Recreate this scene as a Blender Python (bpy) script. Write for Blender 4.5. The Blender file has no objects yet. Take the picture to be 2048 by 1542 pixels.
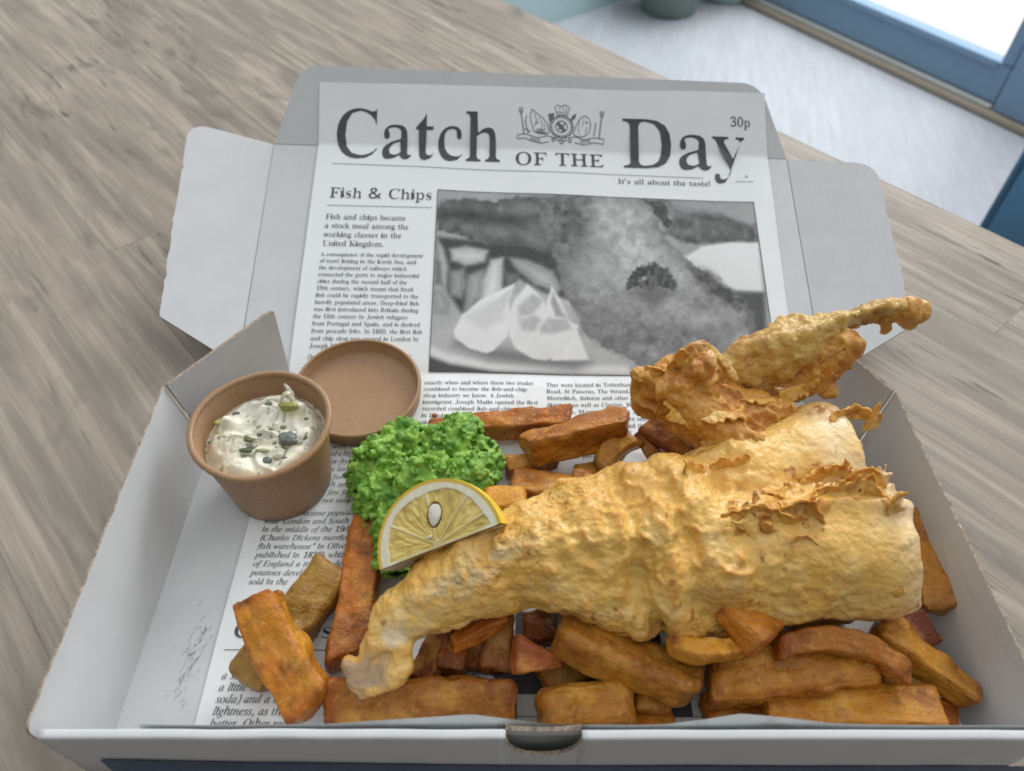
# Fish and chips in an open cardboard takeaway box on a grey wooden table.
import bpy, bmesh, math, random
import numpy as np
from mathutils import Matrix, Vector
from mathutils.geometry import tessellate_polygon
from mathutils.bvhtree import BVHTree

SC = bpy.context.scene
COL = SC.collection
R_ = math.radians

# ------------------------------------------------------------------ camera
CAM = np.array([-.0158, -.0773, .3106])
RM = np.array([[0.9999178, -0.0034059, 0.0123588], [-0.0056925, 0.7458357, 0.6661056], [0.0114863, 0.6661212, -0.7457550]])
FPX = 1490.0                                  # focal length in pixels of a 2048 px wide frame
cd = bpy.data.cameras.new('camera'); cam = bpy.data.objects.new('camera', cd); COL.objects.link(cam)
cd.sensor_width = 36; cd.lens = FPX / 2048 * 36
m = Matrix.Identity(4)
for i in range(3):
    m[i][0] = RM[0][i]; m[i][1] = RM[1][i]; m[i][2] = -RM[2][i]; m[i][3] = CAM[i]
cam.matrix_world = m
cd.clip_start = .01; cd.clip_end = 60
cd.dof.use_dof = True; cd.dof.focus_distance = .340; cd.dof.aperture_fstop = 11.0
SC.camera = cam

# ------------------------------------------------------------------ light
W = bpy.data.worlds.new('World'); SC.world = W; W.use_nodes = True
bg = W.node_tree.nodes['Background']; wt_ = W.node_tree
bg.inputs['Color'].default_value = (.96, .985, 1.0, 1)
# the room is brighter towards its windows (behind the table and to the right) and overhead than behind the camera
tc_ = wt_.nodes.new('ShaderNodeTexCoord'); dp = wt_.nodes.new('ShaderNodeVectorMath'); dp.operation = 'DOT_PRODUCT'
dp.inputs[1].default_value = (.12, .42, .90); wt_.links.new(tc_.outputs['Generated'], dp.inputs[0])
mr = wt_.nodes.new('ShaderNodeMapRange'); mr.interpolation_type = 'SMOOTHSTEP'
for i_, v_ in enumerate((-.15, .97, .0, 1.22)): mr.inputs[i_ + 1].default_value = v_
wt_.links.new(dp.outputs['Value'], mr.inputs[0]); wt_.links.new(mr.outputs[0], bg.inputs['Strength'])

def area(name, loc, target, sx, sy, power, col):
    l = bpy.data.lights.new(name, 'AREA'); l.shape = 'RECTANGLE'; l.size = sx; l.size_y = sy
    l.energy = power; l.color = col
    o = bpy.data.objects.new(name, l); COL.objects.link(o)
    d = Vector(target) - Vector(loc)
    o.location = loc; o.rotation_euler = d.to_track_quat('-Z', 'Y').to_euler()
    return o
# daylight through the glazed door and its neighbours, behind and to the right of the table
area('window_light', (.85, 2.35, .95), (0, .1, 0), 1.0, 1.1, 22, (.97, .985, 1.0))
# daylight from a second window on the right hand side
area('side_window_light', (2.0, .25, .75), (0, .15, .0), 1.5, 1.1, 3, (.97, .985, 1.0))
# open sky over the paving outside
area('outdoor_light', (2.0, 3.6, 2.2), (1.8, 3.0, -.8), 2.2, 2.2, 130, (.97, .98, 1.0))

SC.view_settings.view_transform = 'Standard'; SC.view_settings.look = 'None'
SC.view_settings.exposure = 0; SC.view_settings.gamma = 1; SC.view_settings.use_curve_mapping = False
SC.render.engine = 'CYCLES'
SC.cycles.use_denoising = True
SC.cycles.max_bounces = 8; SC.cycles.diffuse_bounces = 4

# ------------------------------------------------------------------ geometry helpers
def ray(u, v): return RM.T @ np.array([(u - 1024) / FPX, (771 - v) / FPX, 1.])
def at(u, v, z):  d = ray(u, v); return CAM + (z - CAM[2]) / d[2] * d
def aty(u, v, y): d = ray(u, v); return CAM + (y - CAM[1]) / d[1] * d
def atp(u, v, P, n): d = ray(u, v); return CAM + np.dot(np.asarray(P) - CAM, n) / np.dot(d, n) * d
def proj(V): w_ = (np.asarray(V) - CAM) @ RM.T; return np.stack([1024 + FPX * w_[..., 0] / w_[..., 2], 771 - FPX * w_[..., 1] / w_[..., 2]], -1)
def unit(a): a = np.asarray(a, float); return a / (np.linalg.norm(a) + 1e-12)

_HT = np.random.RandomState(7).rand(65536)
def vnoise(P, f=1., seed=0):
    """value noise in -1..1"""
    Q = np.asarray(P, float) * f + seed * 17.31 + 500.
    I = np.floor(Q).astype(np.int64); F = Q - I; F = F * F * F * (F * (F * 6 - 15) + 10)
    def h(dx, dy, dz):
        k = ((I[..., 0] + dx) * 73856093) ^ ((I[..., 1] + dy) * 19349663) ^ ((I[..., 2] + dz) * 83492791)
        k = (k ^ (k >> 13)) * 1274126177
        return _HT[(k ^ (k >> 16)) & 65535]
    x, y, z = F[..., 0], F[..., 1], F[..., 2]
    a = h(0,0,0)*(1-x)+h(1,0,0)*x; b = h(0,1,0)*(1-x)+h(1,1,0)*x
    c = h(0,0,1)*(1-x)+h(1,0,1)*x; d = h(0,1,1)*(1-x)+h(1,1,1)*x
    return 2 * ((a*(1-y)+b*y)*(1-z) + (c*(1-y)+d*y)*z) - 1
def fbm(P, f, o=3, seed=0, g=.5):
    s = 0; a = 1.; n = 0
    for i in range(o):
        s = s + a * vnoise(P, f, seed + i * 3); n += a; a *= g; f *= 2.03
    return s / n
def p2(x, y): return np.stack([x, y, np.zeros_like(x)], -1)
def sst(a, b, x): t = np.clip((x - a) / (b - a), 0, 1); return t * t * (3 - 2 * t)
def mixc(a, b, t): t = np.asarray(t)[..., None]; return np.asarray(a) * (1 - t) + np.asarray(b) * t

def link(o, parent=None):
    COL.objects.link(o)
    if parent is not None: o.parent = parent
    return o
def mk(name, V, F, mats, parent=None, smooth=True, col=None, fmat=None):
    """one mesh object from vertices and faces (list of index tuples or an int array)"""
    me = bpy.data.meshes.new(name)
    V = np.asarray(V, float)
    if isinstance(F, np.ndarray):
        n, k = F.shape
        me.vertices.add(len(V)); me.vertices.foreach_set('co', V.astype(np.float32).ravel())
        me.loops.add(n * k); me.loops.foreach_set('vertex_index', F.astype(np.int32).ravel())
        me.polygons.add(n); me.polygons.foreach_set('loop_start', np.arange(0, n * k, k, dtype=np.int32))
        me.update(calc_edges=True); me.validate()
    else:
        me.from_pydata(V.tolist(), [], [tuple(map(int, f)) for f in F])
    if not isinstance(mats, (list, tuple)): mats = [mats]
    for mm in mats: me.materials.append(mm)
    if fmat is not None: me.polygons.foreach_set('material_index', np.asarray(fmat, np.int32))
    me.polygons.foreach_set('use_smooth', np.full(len(me.polygons), bool(smooth)))
    if col is not None:
        c = np.ones((len(V), 4), np.float32); c[:, :np.shape(col)[1]] = col
        at_ = me.color_attributes.new('Col', 'FLOAT_COLOR', 'POINT'); at_.data.foreach_set('color', c.ravel())
    me.update()
    return link(bpy.data.objects.new(name, me), parent)
def vnormals(V, F):
    n = np.zeros_like(V)
    a = V[F[:, 0]]; b = V[F[:, 1]]; c = V[F[:, 2]]
    fn = np.cross(b - a, c - a)
    if F.shape[1] == 4:
        d = V[F[:, 3]]; fn = np.cross(c - a, d - b)
    for k in range(F.shape[1]):
        for j in range(3): n[:, j] += np.bincount(F[:, k], fn[:, j], len(V))
    return n / (np.linalg.norm(n, axis=1)[:, None] + 1e-12)
def relax(V, F, it=1, w=.5):
    for _ in range(it):
        s = np.zeros_like(V); c = np.zeros(len(V)); k = F.shape[1]
        for i in range(k):
            a, b = F[:, i], F[:, (i + 1) % k]
            for j in range(3):
                s[:, j] += np.bincount(a, V[b, j], len(V)); s[:, j] += np.bincount(b, V[a, j], len(V))
            c += np.bincount(a, minlength=len(V)) + np.bincount(b, minlength=len(V))
        V = V * (1 - w) + w * s / np.maximum(c, 1)[:, None]
    return V

class Field:
    """a distance field on a voxel grid, meshed with surface nets"""
    def __init__(s, lo, hi, h):
        s.lo = np.asarray(lo, float); s.h = h
        s.n = np.ceil((np.asarray(hi) - s.lo) / h).astype(int) + 1
        s.F = np.full(s.n, .02, np.float32)
    def box(s, lo, hi):
        a = np.maximum(np.floor((lo - s.lo) / s.h).astype(int), 0); b = np.minimum(np.ceil((hi - s.lo) / s.h).astype(int) + 1, s.n)
        return a, b
    def cone(s, A, B, ra, rb, k=.003, fl=1., cut=False):
        """smooth union with a round cone from A to B; fl > 1 flattens it in z"""
        A = np.asarray(A, float); B = np.asarray(B, float); r = max(ra, rb) + k * 2 + .002
        a, b = s.box(np.minimum(A, B) - r, np.maximum(A, B) + r)
        if (b <= a).any(): return
        g = [s.lo[i] + s.h * np.arange(a[i], b[i]) for i in range(3)]
        X = g[0][:, None, None] - A[0]; Y = g[1][None, :, None] - A[1]; Z = (g[2][None, None, :] - A[2]) * fl
        D = (B - A) * [1, 1, fl]; L = (D @ D) + 1e-12
        t = np.clip((X * D[0] + Y * D[1] + Z * D[2]) / L, 0, 1)
        d = np.sqrt((X - t * D[0])**2 + (Y - t * D[1])**2 + (Z - t * D[2])**2) - (ra + t * (rb - ra))
        sl = tuple(slice(a[i], b[i]) for i in range(3)); f = s.F[sl]
        if cut:
            h = np.clip(.5 - .5 * (f + d) / k, 0, 1); s.F[sl] = f * (1 - h) + (-d) * h + k * h * (1 - h)
        else:
            h = np.clip(.5 + .5 * (f - d) / k, 0, 1); s.F[sl] = f * (1 - h) + d * h - k * h * (1 - h)
    def clip(s, p0, n, k):
        g = [s.lo[i] + s.h * np.arange(s.n[i]) for i in range(3)]; n = unit(n)
        d = ((g[0][:, None, None] - p0[0]) * n[0] + (g[1][None, :, None] - p0[1]) * n[1] + (g[2][None, None, :] - p0[2]) * n[2]).astype(np.float32)
        h = np.clip(.5 - .5 * (s.F - d) / k, 0, 1); s.F = s.F * (1 - h) + d * h + k * h * (1 - h)
    def chain(s, pts, k=.003, fl=1.):
        for p, q in zip(pts[:-1], pts[1:]): s.cone(p[0], q[0], p[1], q[1], k, fl)
    def mesh(s):
        F = s.F; n = s.n
        S = F < 0
        c = np.zeros(n - 1, np.int8)
        offs = [(i, j, k) for i in (0, 1) for j in (0, 1) for k in (0, 1)]
        def sh(A, o): return A[o[0]:n[0]-1+o[0], o[1]:n[1]-1+o[1], o[2]:n[2]-1+o[2]]
        for o in offs: c += sh(S, o)
        idx = np.argwhere((c > 0) & (c < 8))
        vals = {o: F[idx[:, 0]+o[0], idx[:, 1]+o[1], idx[:, 2]+o[2]] for o in offs}
        acc = np.zeros((len(idx), 3)); cnt = np.zeros(len(idx))
        for o in offs:
            for ax in range(3):
                if o[ax] == 0:
                    q = list(o); q[ax] = 1; q = tuple(q)
                    a, b = vals[o], vals[q]; mm = (a < 0) != (b < 0)
                    t = np.where(mm, a / np.where(mm, a - b, 1), 0)
                    p = np.tile(np.array(o, float), (len(idx), 1)); p[:, ax] = t
                    acc += p * mm[:, None]; cnt += mm
        V = s.lo + s.h * (idx + acc / cnt[:, None])
        vid = np.full(n - 1, -1, np.int64); vid[tuple(idx.T)] = np.arange(len(idx))
        Q = []
        for ax in range(3):
            u, w = [(1, 2), (2, 0), (0, 1)][ax]
            sl0 = [slice(1, n[i]-1) for i in range(3)]; sl1 = list(sl0)
            sl0[ax] = slice(0, n[ax]-1); sl1[ax] = slice(1, n[ax])
            A = S[tuple(sl0)]; B = S[tuple(sl1)]
            e = np.argwhere(A != B)
            base = e.copy(); base[:, u] += 1; base[:, w] += 1
            flip = A[tuple(e.T)]
            def cell(du, dw):
                q = base.copy(); q[:, u] -= du; q[:, w] -= dw; return vid[tuple(q.T)]
            q = np.stack([cell(1, 1), cell(0, 1), cell(0, 0), cell(1, 0)], 1)
            q[~flip] = q[~flip][:, ::-1]; Q.append(q)
        Q = np.concatenate(Q); Q = Q[(Q >= 0).all(1)]
        return V, Q

def grid_faces(nu, nv, closeu=False, closev=False):
    i = np.arange(nu if closeu else nu - 1); j = np.arange(nv if closev else nv - 1)
    I, J = np.meshgrid(i, j, indexing='ij'); I = I.ravel(); J = J.ravel()
    I2 = (I + 1) % nu; J2 = (J + 1) % nv
    return np.stack([I*nv+J, I2*nv+J, I2*nv+J2, I*nv+J2], 1)
def lathe(profile, n=96, dr=None):
    """profile of (r, z); returns verts, faces"""
    pr = np.asarray(profile, float); a = np.linspace(0, 2*np.pi, n, endpoint=False)
    V = np.stack([np.outer(np.cos(a), pr[:, 0]), np.outer(np.sin(a), pr[:, 0]), np.tile(pr[:, 1], (n, 1))], -1).reshape(-1, 3)
    return V, grid_faces(n, len(pr), closeu=True)

def empty(name, loc=(0, 0, 0)):
    o = bpy.data.objects.new(name, None); o.location = loc; o.empty_display_size = .01; return link(o)
def tag(o, label=None, cat=None, group=None, kind=None):
    if label: o['label'] = label
    if cat: o['category'] = cat
    if group: o['group'] = group
    if kind: o['kind'] = kind
    return o
def under(root, *objs):
    """parent objects built in world space to a root that stands away from the origin"""
    for o in objs:
        o.parent = root; o.matrix_parent_inverse = Matrix.Translation(root.location).inverted()

# ------------------------------------------------------------------ material helper
def new_mat(name):
    mt = bpy.data.materials.new(name); mt.use_nodes = True
    nt = mt.node_tree; b = nt.nodes['Principled BSDF']
    return mt, nt, b
def N(nt, t, **kw):
    n = nt.nodes.new(t)
    for k, v in kw.items():
        if k in n.inputs: n.inputs[k].default_value = v
        else: setattr(n, k, v)
    return n
def coords(nt, scale=(1, 1, 1), rot=(0, 0, 0), src='Object'):
    tc = N(nt, 'ShaderNodeTexCoord'); mp = N(nt, 'ShaderNodeMapping')
    mp.inputs['Scale'].default_value = scale; mp.inputs['Rotation'].default_value = rot
    nt.links.new(tc.outputs[src], mp.inputs['Vector']); return mp.outputs['Vector']
def noise(nt, vec, scale, detail=4, rough=.55, dist=0.):
    n = N(nt, 'ShaderNodeTexNoise'); n.inputs['Scale'].default_value = scale; n.inputs['Detail'].default_value = detail
    n.inputs['Roughness'].default_value = rough; n.inputs['Distortion'].default_value = dist
    nt.links.new(vec, n.inputs['Vector']); return n.outputs['Fac']
def ramp(nt, fac, stops):
    r = N(nt, 'ShaderNodeValToRGB'); e = r.color_ramp.elements
    while len(e) < len(stops): e.new(.5)
    for el, (p, c) in zip(e, stops):
        el.position = p; el.color = (c, c, c, 1) if np.isscalar(c) else (*c, 1)
    nt.links.new(fac, r.inputs['Fac']); return r.outputs['Color']
def mix(nt, fac, a, b, mode='MIX'):
    n = N(nt, 'ShaderNodeMix'); n.data_type = 'RGBA'; n.blend_type = mode
    for sock, v in ((n.inputs[0], fac), (n.inputs[6], a), (n.inputs[7], b)):
        if hasattr(v, 'links'): nt.links.new(v, sock)
        elif np.isscalar(v): sock.default_value = v
        else: sock.default_value = (*v, 1)
    return n.outputs[2]
def math_(nt, op, a, b=None):
    n = N(nt, 'ShaderNodeMath'); n.operation = op
    for i, v in enumerate((a, b)):
        if v is None: continue
        if hasattr(v, 'links'): nt.links.new(v, n.inputs[i])
        else: n.inputs[i].default_value = v
    return n.outputs[0]
def bump(nt, b, h, strength, dist, prev=None):
    n = N(nt, 'ShaderNodeBump'); n.inputs['Strength'].default_value = strength; n.inputs['Distance'].default_value = dist
    nt.links.new(h, n.inputs['Height'])
    if prev is not None: nt.links.new(prev, n.inputs['Normal'])
    nt.links.new(n.outputs['Normal'], b.inputs['Normal']); return n.outputs['Normal']
def setp(b, **kw):
    al = dict(rough='Roughness', spec='Specular IOR Level', sss='Subsurface Weight', sscale='Subsurface Scale', srad='Subsurface Radius',
              coat='Coat Weight', coatr='Coat Roughness', trans='Transmission Weight', ior='IOR', base='Base Color', metal='Metallic')
    for k, v in kw.items():
        s = b.inputs[al[k]]
        s.default_value = (*v, 1) if k == 'base' else v
def attr_col(nt, name='Col'):
    a = N(nt, 'ShaderNodeAttribute'); a.attribute_name = name; return a.outputs['Color']

def card_mat():
    mt, nt, b = new_mat('white_card'); v = coords(nt)
    c = mix(nt, ramp(nt, noise(nt, v, 60, 5), [(.3, 0), (.7, 1)]), (.555, .57, .578), (.595, .605, .61))
    vf = coords(nt, (1, 1, 1))
    c = mix(nt, ramp(nt, noise(nt, v, 700, 2), [(.60, 0), (.78, .16)]), c, (.52, .53, .55))
    nt.links.new(c, b.inputs['Base Color']); setp(b, rough=.62, spec=.2)
    w = N(nt, 'ShaderNodeTexWave'); w.inputs['Scale'].default_value = 95; w.inputs['Distortion'].default_value = .6
    nt.links.new(vf, w.inputs['Vector'])
    p = bump(nt, b, w.outputs['Fac'], .06, .0003)
    bump(nt, b, noise(nt, v, 900, 3), .06, .0003, p)
    return mt
def edge_mat():
    mt, nt, b = new_mat('cut_card_edge'); v = coords(nt)
    c = ramp(nt, noise(nt, v, 500, 3), [(.30, (.20, .145, .105)), (.5, (.34, .27, .21)), (.75, (.48, .42, .35))])
    nt.links.new(c, b.inputs['Base Color']); setp(b, rough=.85, spec=.2)
    bump(nt, b, noise(nt, v, 900, 3), .7, .0006); return mt
def paper_mat():
    mt, nt, b = new_mat('greaseproof_paper'); v = coords(nt)
    c = mix(nt, noise(nt, v, 40, 4), (.745, .77, .775), (.80, .82, .825))
    # grease soaked into the sheet round the fried food
    ds = N(nt, 'ShaderNodeVectorMath'); ds.operation = 'DISTANCE'; ds.inputs[1].default_value = (.035, -.135, 0); nt.links.new(v, ds.inputs[0])
    gz = math_(nt, 'MULTIPLY', ramp(nt, ds.outputs['Value'], [(.07, 1), (.19, 0)]), ramp(nt, noise(nt, v, 34, 4), [(.46, 0), (.54, .75)]))
    c = mix(nt, gz, c, (.56, .555, .52))
    nt.links.new(c, b.inputs['Base Color']); setp(b, rough=.42, spec=.4)
    p = bump(nt, b, noise(nt, v, 26, 3), .25, .0015)
    bump(nt, b, noise(nt, v, 600, 3), .05, .0003, p); return mt
def ink_mat(name, col):
    mt, nt, b = new_mat(name); v = coords(nt)
    c = mix(nt, noise(nt, v, 1500, 2), tuple(x * .75 for x in col), tuple(x * 1.35 for x in col))
    nt.links.new(c, b.inputs['Base Color']); setp(b, rough=.5, spec=.35); return mt
def attr_mat(name, rough=.45, spec=.4, sss=0., srad=(1, .5, .25), sscale=.004, bumps=(), mott=(), coat=0, coatr=.15, rvar=None, blis=()):
    mt, nt, b = new_mat(name); v = coords(nt); c = attr_col(nt)
    for sc, lo, hi, colr, amt in mott:
        f = ramp(nt, noise(nt, v, sc, 4), [(lo, 0), (hi, amt)]); c = mix(nt, f, c, colr)
    nt.links.new(c, b.inputs['Base Color'])
    setp(b, rough=rough, spec=spec, sss=sss, srad=srad, sscale=sscale, coat=coat, coatr=coatr)
    if rvar: nt.links.new(ramp(nt, noise(nt, v, rvar[0], 4), [(.35, rvar[1]), (.65, rvar[2])]), b.inputs['Roughness'])
    p = None
    for sc, st, di in blis:        # small blisters, each a dome
        vo = N(nt, 'ShaderNodeTexVoronoi'); vo.feature = 'SMOOTH_F1'; vo.inputs['Scale'].default_value = sc; vo.inputs['Smoothness'].default_value = .35
        nz = N(nt, 'ShaderNodeVectorMath'); nz.operation = 'MULTIPLY_ADD'; nn_ = N(nt, 'ShaderNodeTexNoise'); nn_.inputs['Scale'].default_value = sc * .7; nt.links.new(v, nn_.inputs['Vector'])
        nt.links.new(nn_.outputs['Color'], nz.inputs[0]); nz.inputs[1].default_value = (.9 / sc,) * 3; nt.links.new(v, nz.inputs[2]); nt.links.new(nz.outputs[0], vo.inputs['Vector'])
        dome = math_(nt, 'SUBTRACT', 1.0, math_(nt, 'MULTIPLY', vo.outputs['Distance'], vo.outputs['Distance']))
        at2 = N(nt, 'ShaderNodeAttribute'); at2.attribute_name = 'Col'; dome = math_(nt, 'MULTIPLY', dome, at2.outputs['Alpha'])
        msk = math_(nt, 'MULTIPLY', dome, ramp(nt, noise(nt, v, sc * .22, 3), [(.38, .15), (.62, 1)])); p = bump(nt, b, msk, st, di, p)
    for sc, st, di in bumps: p = bump(nt, b, noise(nt, v, sc, 4, .6), st, di, p)
    return mt

# ------------------------------------------------------------------ the room around: floor, wall, paving, table
GRAIN = math.atan2(.41, .358)
def wood_mat(name, light, mid, dark, rot, row, length, grain=1., rough=(.46, .62), ticks=True, offs=(0, 0, 0)):
    mt, nt, b = new_mat(name)
    base = coords(nt, rot=(0, 0, rot))
    sh = N(nt, 'ShaderNodeMapping'); sh.inputs['Location'].default_value = offs; nt.links.new(base, sh.inputs['Vector']); base = sh.outputs['Vector']
    def sc(x, y):
        mp = N(nt, 'ShaderNodeMapping'); mp.inputs['Scale'].default_value = (x, y, 1); nt.links.new(base, mp.inputs['Vector']); return mp.outputs['Vector']
    br = N(nt, 'ShaderNodeTexBrick'); br.inputs['Scale'].default_value = 1; br.inputs['Brick Width'].default_value = length
    br.inputs['Row Height'].default_value = row; br.inputs['Mortar Size'].default_value = .0006; br.inputs['Mortar Smooth'].default_value = .3
    br.inputs['Color1'].default_value = (0, 0, 0, 1); br.inputs['Color2'].default_value = (1, 1, 1, 1); br.inputs['Mortar'].default_value = (.4, .4, .4, 1)
    br.offset = .37; nt.links.new(base, br.inputs['Vector'])
    # shift the grain from plank to plank
    ad = N(nt, 'ShaderNodeVectorMath'); ad.operation = 'MULTIPLY_ADD'; nt.links.new(br.outputs['Color'], ad.inputs[0]); ad.inputs[1].default_value = (3.1, 1.7, 5.3)
    nt.links.new(base, ad.inputs[2]); keep = base; base = ad.outputs[0]
    big = noise(nt, sc(5, 22), 1, 5, .6, .8)
    fine = noise(nt, sc(9, 260 * grain), 1, 4, .65, .3)
    mid_ = noise(nt, sc(7, 70), 1, 5, .6, .6)
    c = mix(nt, ramp(nt, big, [(.32, 0), (.68, 1)]), mid, light)
    c = mix(nt, ramp(nt, mid_, [(.36, .75), (.58, 0)]), c, dark)
    c = mix(nt, ramp(nt, fine, [(.30, .80 if ticks else .25), (.62, 0)]), c, tuple(.62 * x for x in mid))
    c = mix(nt, ramp(nt, br.outputs['Color'], [(0, 0), (1, .35)]), c, tuple(.80 * x for x in light))
    if ticks:
        knots = noise(nt, sc(7, 16), 1, 3, .5, 1.6)
        c = mix(nt, ramp(nt, knots, [(.60, 0), (.74, .62)]), c, tuple(.9 * x for x in dark))
        t = noise(nt, sc(22, 150), 1, 2, .5, .4)
        t2 = noise(nt, sc(4, 7), 1, 2, .5)
        tt = math_(nt, 'MULTIPLY', ramp(nt, t, [(.62, 0), (.71, .85)]), ramp(nt, t2, [(.46, 0), (.62, .8)]))
        c = mix(nt, tt, c, tuple(.5 * x for x in dark))
        saw = noise(nt, sc(240, 22), 1, 2, .5, .2)
        c = mix(nt, ramp(nt, saw, [(.60, 0), (.8, .16)]), c, tuple(.55 * x for x in mid))
    c = mix(nt, math_(nt, 'MULTIPLY', br.outputs['Fac'], .30), c, tuple(.9 * x for x in dark))
    nt.links.new(c, b.inputs['Base Color']); setp(b, spec=.2)
    nt.links.new(ramp(nt, fine, [(.2, rough[1]), (.8, rough[0])]), b.inputs['Roughness'])
    bump(nt, b, fine, .22, .0006)
    return mt

TW = wood_mat('grey_oak_laminate', (.45, .385, .315), (.330, .282, .228), (.120, .110, .097), GRAIN, .125, 1.15)
e0 = at(1010, 0, -.004); e1 = at(2048, 490, -.004); ed = unit(e1 - e0); en = np.array([ed[1], -ed[0], 0])   # en points to the table's inside
if np.dot(en, np.array([-.3, 0, 0]) - e0) < 0: en = -en
zt = -.0042
q = [e0 - ed * .75, e0 + ed * 1.25, e0 + ed * 1.25 + en * 1.05, e0 - ed * .75 + en * 1.05]
bm = bmesh.new()
vs = [bm.verts.new((p[0], p[1], zt)) for p in q]; f = bm.faces.new(vs)
if f.normal.z == 0: f.normal_update()
ex = bmesh.ops.extrude_face_region(bm, geom=[f])
for v in [g for g in ex['geom'] if isinstance(g, bmesh.types.BMVert)]: v.co.z -= .027
bmesh.ops.recalc_face_normals(bm, faces=bm.faces)
bmesh.ops.bevel(bm, geom=list(bm.edges), offset=.0022, segments=3, affect='EDGES')
me = bpy.data.meshes.new('tabletop'); bm.to_mesh(me); bm.free(); me.materials.append(TW)
tbl = empty('dining_table', (float(np.mean([p[0] for p in q])), float(np.mean([p[1] for p in q])), -.75))
tag(tbl, 'grey oak effect wooden table that the open food box stands on', 'table')
tt_ = link(bpy.data.objects.new('tabletop', me)); under(tbl, tt_)
mt_leg, nt, b = new_mat('dark_steel'); setp(b, base=(.03, .03, .035), rough=.45, metal=.6)
for fu, fv in ((.08, .08), (.92, .08), (.92, .92), (.08, .92)):
    p = q[0] + (q[1] - q[0]) * fu + (q[3] - q[0]) * fv; s = .022
    V = [(p[0]+a*s, p[1]+c*s, z) for z in (-.75, zt - .0265) for a, c in ((-1,-1),(1,-1),(1,1),(-1,1))]
    o = mk('leg', V, [(0,1,2,3),(4,5,6,7),(0,1,5,4),(1,2,6,5),(2,3,7,6),(3,0,4,7)], mt_leg, smooth=False); under(tbl, o)

ZF = -.75
d0 = at(1500, 0, ZF); d1 = at(2000, 232, ZF); dd = unit(d1 - d0); dn = np.array([-dd[1], dd[0], 0.])
if dn[1] < 0: dn = -dn                                     # dn points outdoors
d0 = d0 + dn * .0; ddeg = math.atan2(dd[1], dd[0])
FW = wood_mat('pale_floor_planks', (.45, .475, .52), (.425, .445, .48), (.37, .375, .385), -ddeg + R_(45), .11, .55, .5, (.28, .40), False)
def quad(name, P, mt, kind='structure'):
    o = mk(name, P, [tuple(range(len(P)))], mt, smooth=False)
    if kind: o['kind'] = kind
    return o
fo = lambda a, n, z=ZF: tuple(d0 + dd * a + dn * n + np.array([0, 0, z - ZF]))
quad('floor', [fo(-3.2, -4.5), fo(3.5, -4.5), fo(3.5, 0.05), fo(-3.2, 0.05)], FW)
mt, nt, b = new_mat('pale_paving'); v = coords(nt)
c = mix(nt, noise(nt, v, 14, 5), (.60, .54, .49), (.72, .67, .61))
nt.links.new(c, b.inputs['Base Color']); setp(b, rough=.8); bump(nt, b, noise(nt, v, 40, 4), .3, .01)
quad('pavement', [fo(-4, .05, ZF - .012), fo(5, .05, ZF - .012), fo(5, 5, ZF - .012), fo(-4, 5, ZF - .012)], mt)

def paint(name, col, rough=.45, ns=30, amt=.08, spec=.4):
    mt, nt, b = new_mat(name); v = coords(nt)
    c = mix(nt, noise(nt, v, ns, 4), tuple(x * (1 - amt) for x in col), tuple(x * (1 + amt) for x in col))
    nt.links.new(c, b.inputs['Base Color']); setp(b, rough=rough, spec=spec); return mt
BLUE = paint('blue_grey_door_paint', (.215, .335, .475), .4)
SILL = paint('beige_threshold', (.34, .29, .225), .5); ALU = paint('pale_metal_strip', (.55, .56, .54), .35)
GAP_DARK = paint('dark_gap', (.02, .025, .035), .5)
glass, nt, b = new_mat('clear_glass'); setp(b, base=(1, 1, 1), rough=.02, trans=1., ior=1.45)
mxs = N(nt, 'ShaderNodeMixShader'); tr = N(nt, 'ShaderNodeBsdfTransparent'); mxs.inputs[0].default_value = .12
nt.links.new(tr.outputs[0], mxs.inputs[1]); nt.links.new(b.outputs[0], mxs.inputs[2]); nt.links.new(mxs.outputs[0], nt.nodes['Material Output'].inputs['Surface'])
def bar(name, a0, a1, n0, n1, z0, z1, mt, parent, bev=.004):
    bm = bmesh.new(); P = [fo(a, n, z) for z in (z0, z1) for a, n in ((a0, n0), (a1, n0), (a1, n1), (a0, n1))]
    v = [bm.verts.new(p) for p in P]
    for f in ((3,2,1,0),(4,5,6,7),(0,1,5,4),(1,2,6,5),(2,3,7,6),(3,0,4,7)): bm.faces.new([v[i] for i in f])
    bmesh.ops.recalc_face_normals(bm, faces=bm.faces)
    if bev: bmesh.ops.bevel(bm, geom=list(bm.edges), offset=bev, segments=2, affect='EDGES')
    me = bpy.data.meshes.new(name); bm.to_mesh(me); bm.free(); me.materials.append(mt)
    o = link(bpy.data.objects.new(name, me)); under(parent, o); return o
def along(p): return float(np.dot(np.asarray(p) - d0, dd))
aS = along(atp(2015, 105, d0, dn)); aR = along(atp(2000, 200, d0, dn))
door = empty('glazed_door', fo(aS - .6, 0)); tag(door, 'blue grey framed glass door with pale beige threshold, bright outdoors beyond', 'door')
bar('threshold', -1.6, aR + .9, -.055, .06, ZF + .0005, ZF + .016, SILL, door)
bar('weather_strip', -1.6, aR - .004, -.032, -.012, ZF + .0165, ZF + .026, ALU, door, .002)
bar('bottom_rail', aS - 1.9, aR - .004, -.012, .045, ZF + .0265, ZF + .132, BLUE, door)
bar('glazing_bead', aS - 1.9, aS, -.020, -.0125, ZF + .118, ZF + .136, BLUE, door, .002)
bar('stile', aS, aR - .004, -.0118, .0448, ZF + .1325, ZF + 2.1, BLUE, door)
bar('glass_pane', aS - 1.9, aS - .0005, .012, .018, ZF + .1365, ZF + 2.05, glass, door, 0)
jam = empty('door_post', fo(aR + .1, 0)); tag(jam, 'blue grey post standing beside the glass door, partly out of frame', 'door frame')
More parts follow.
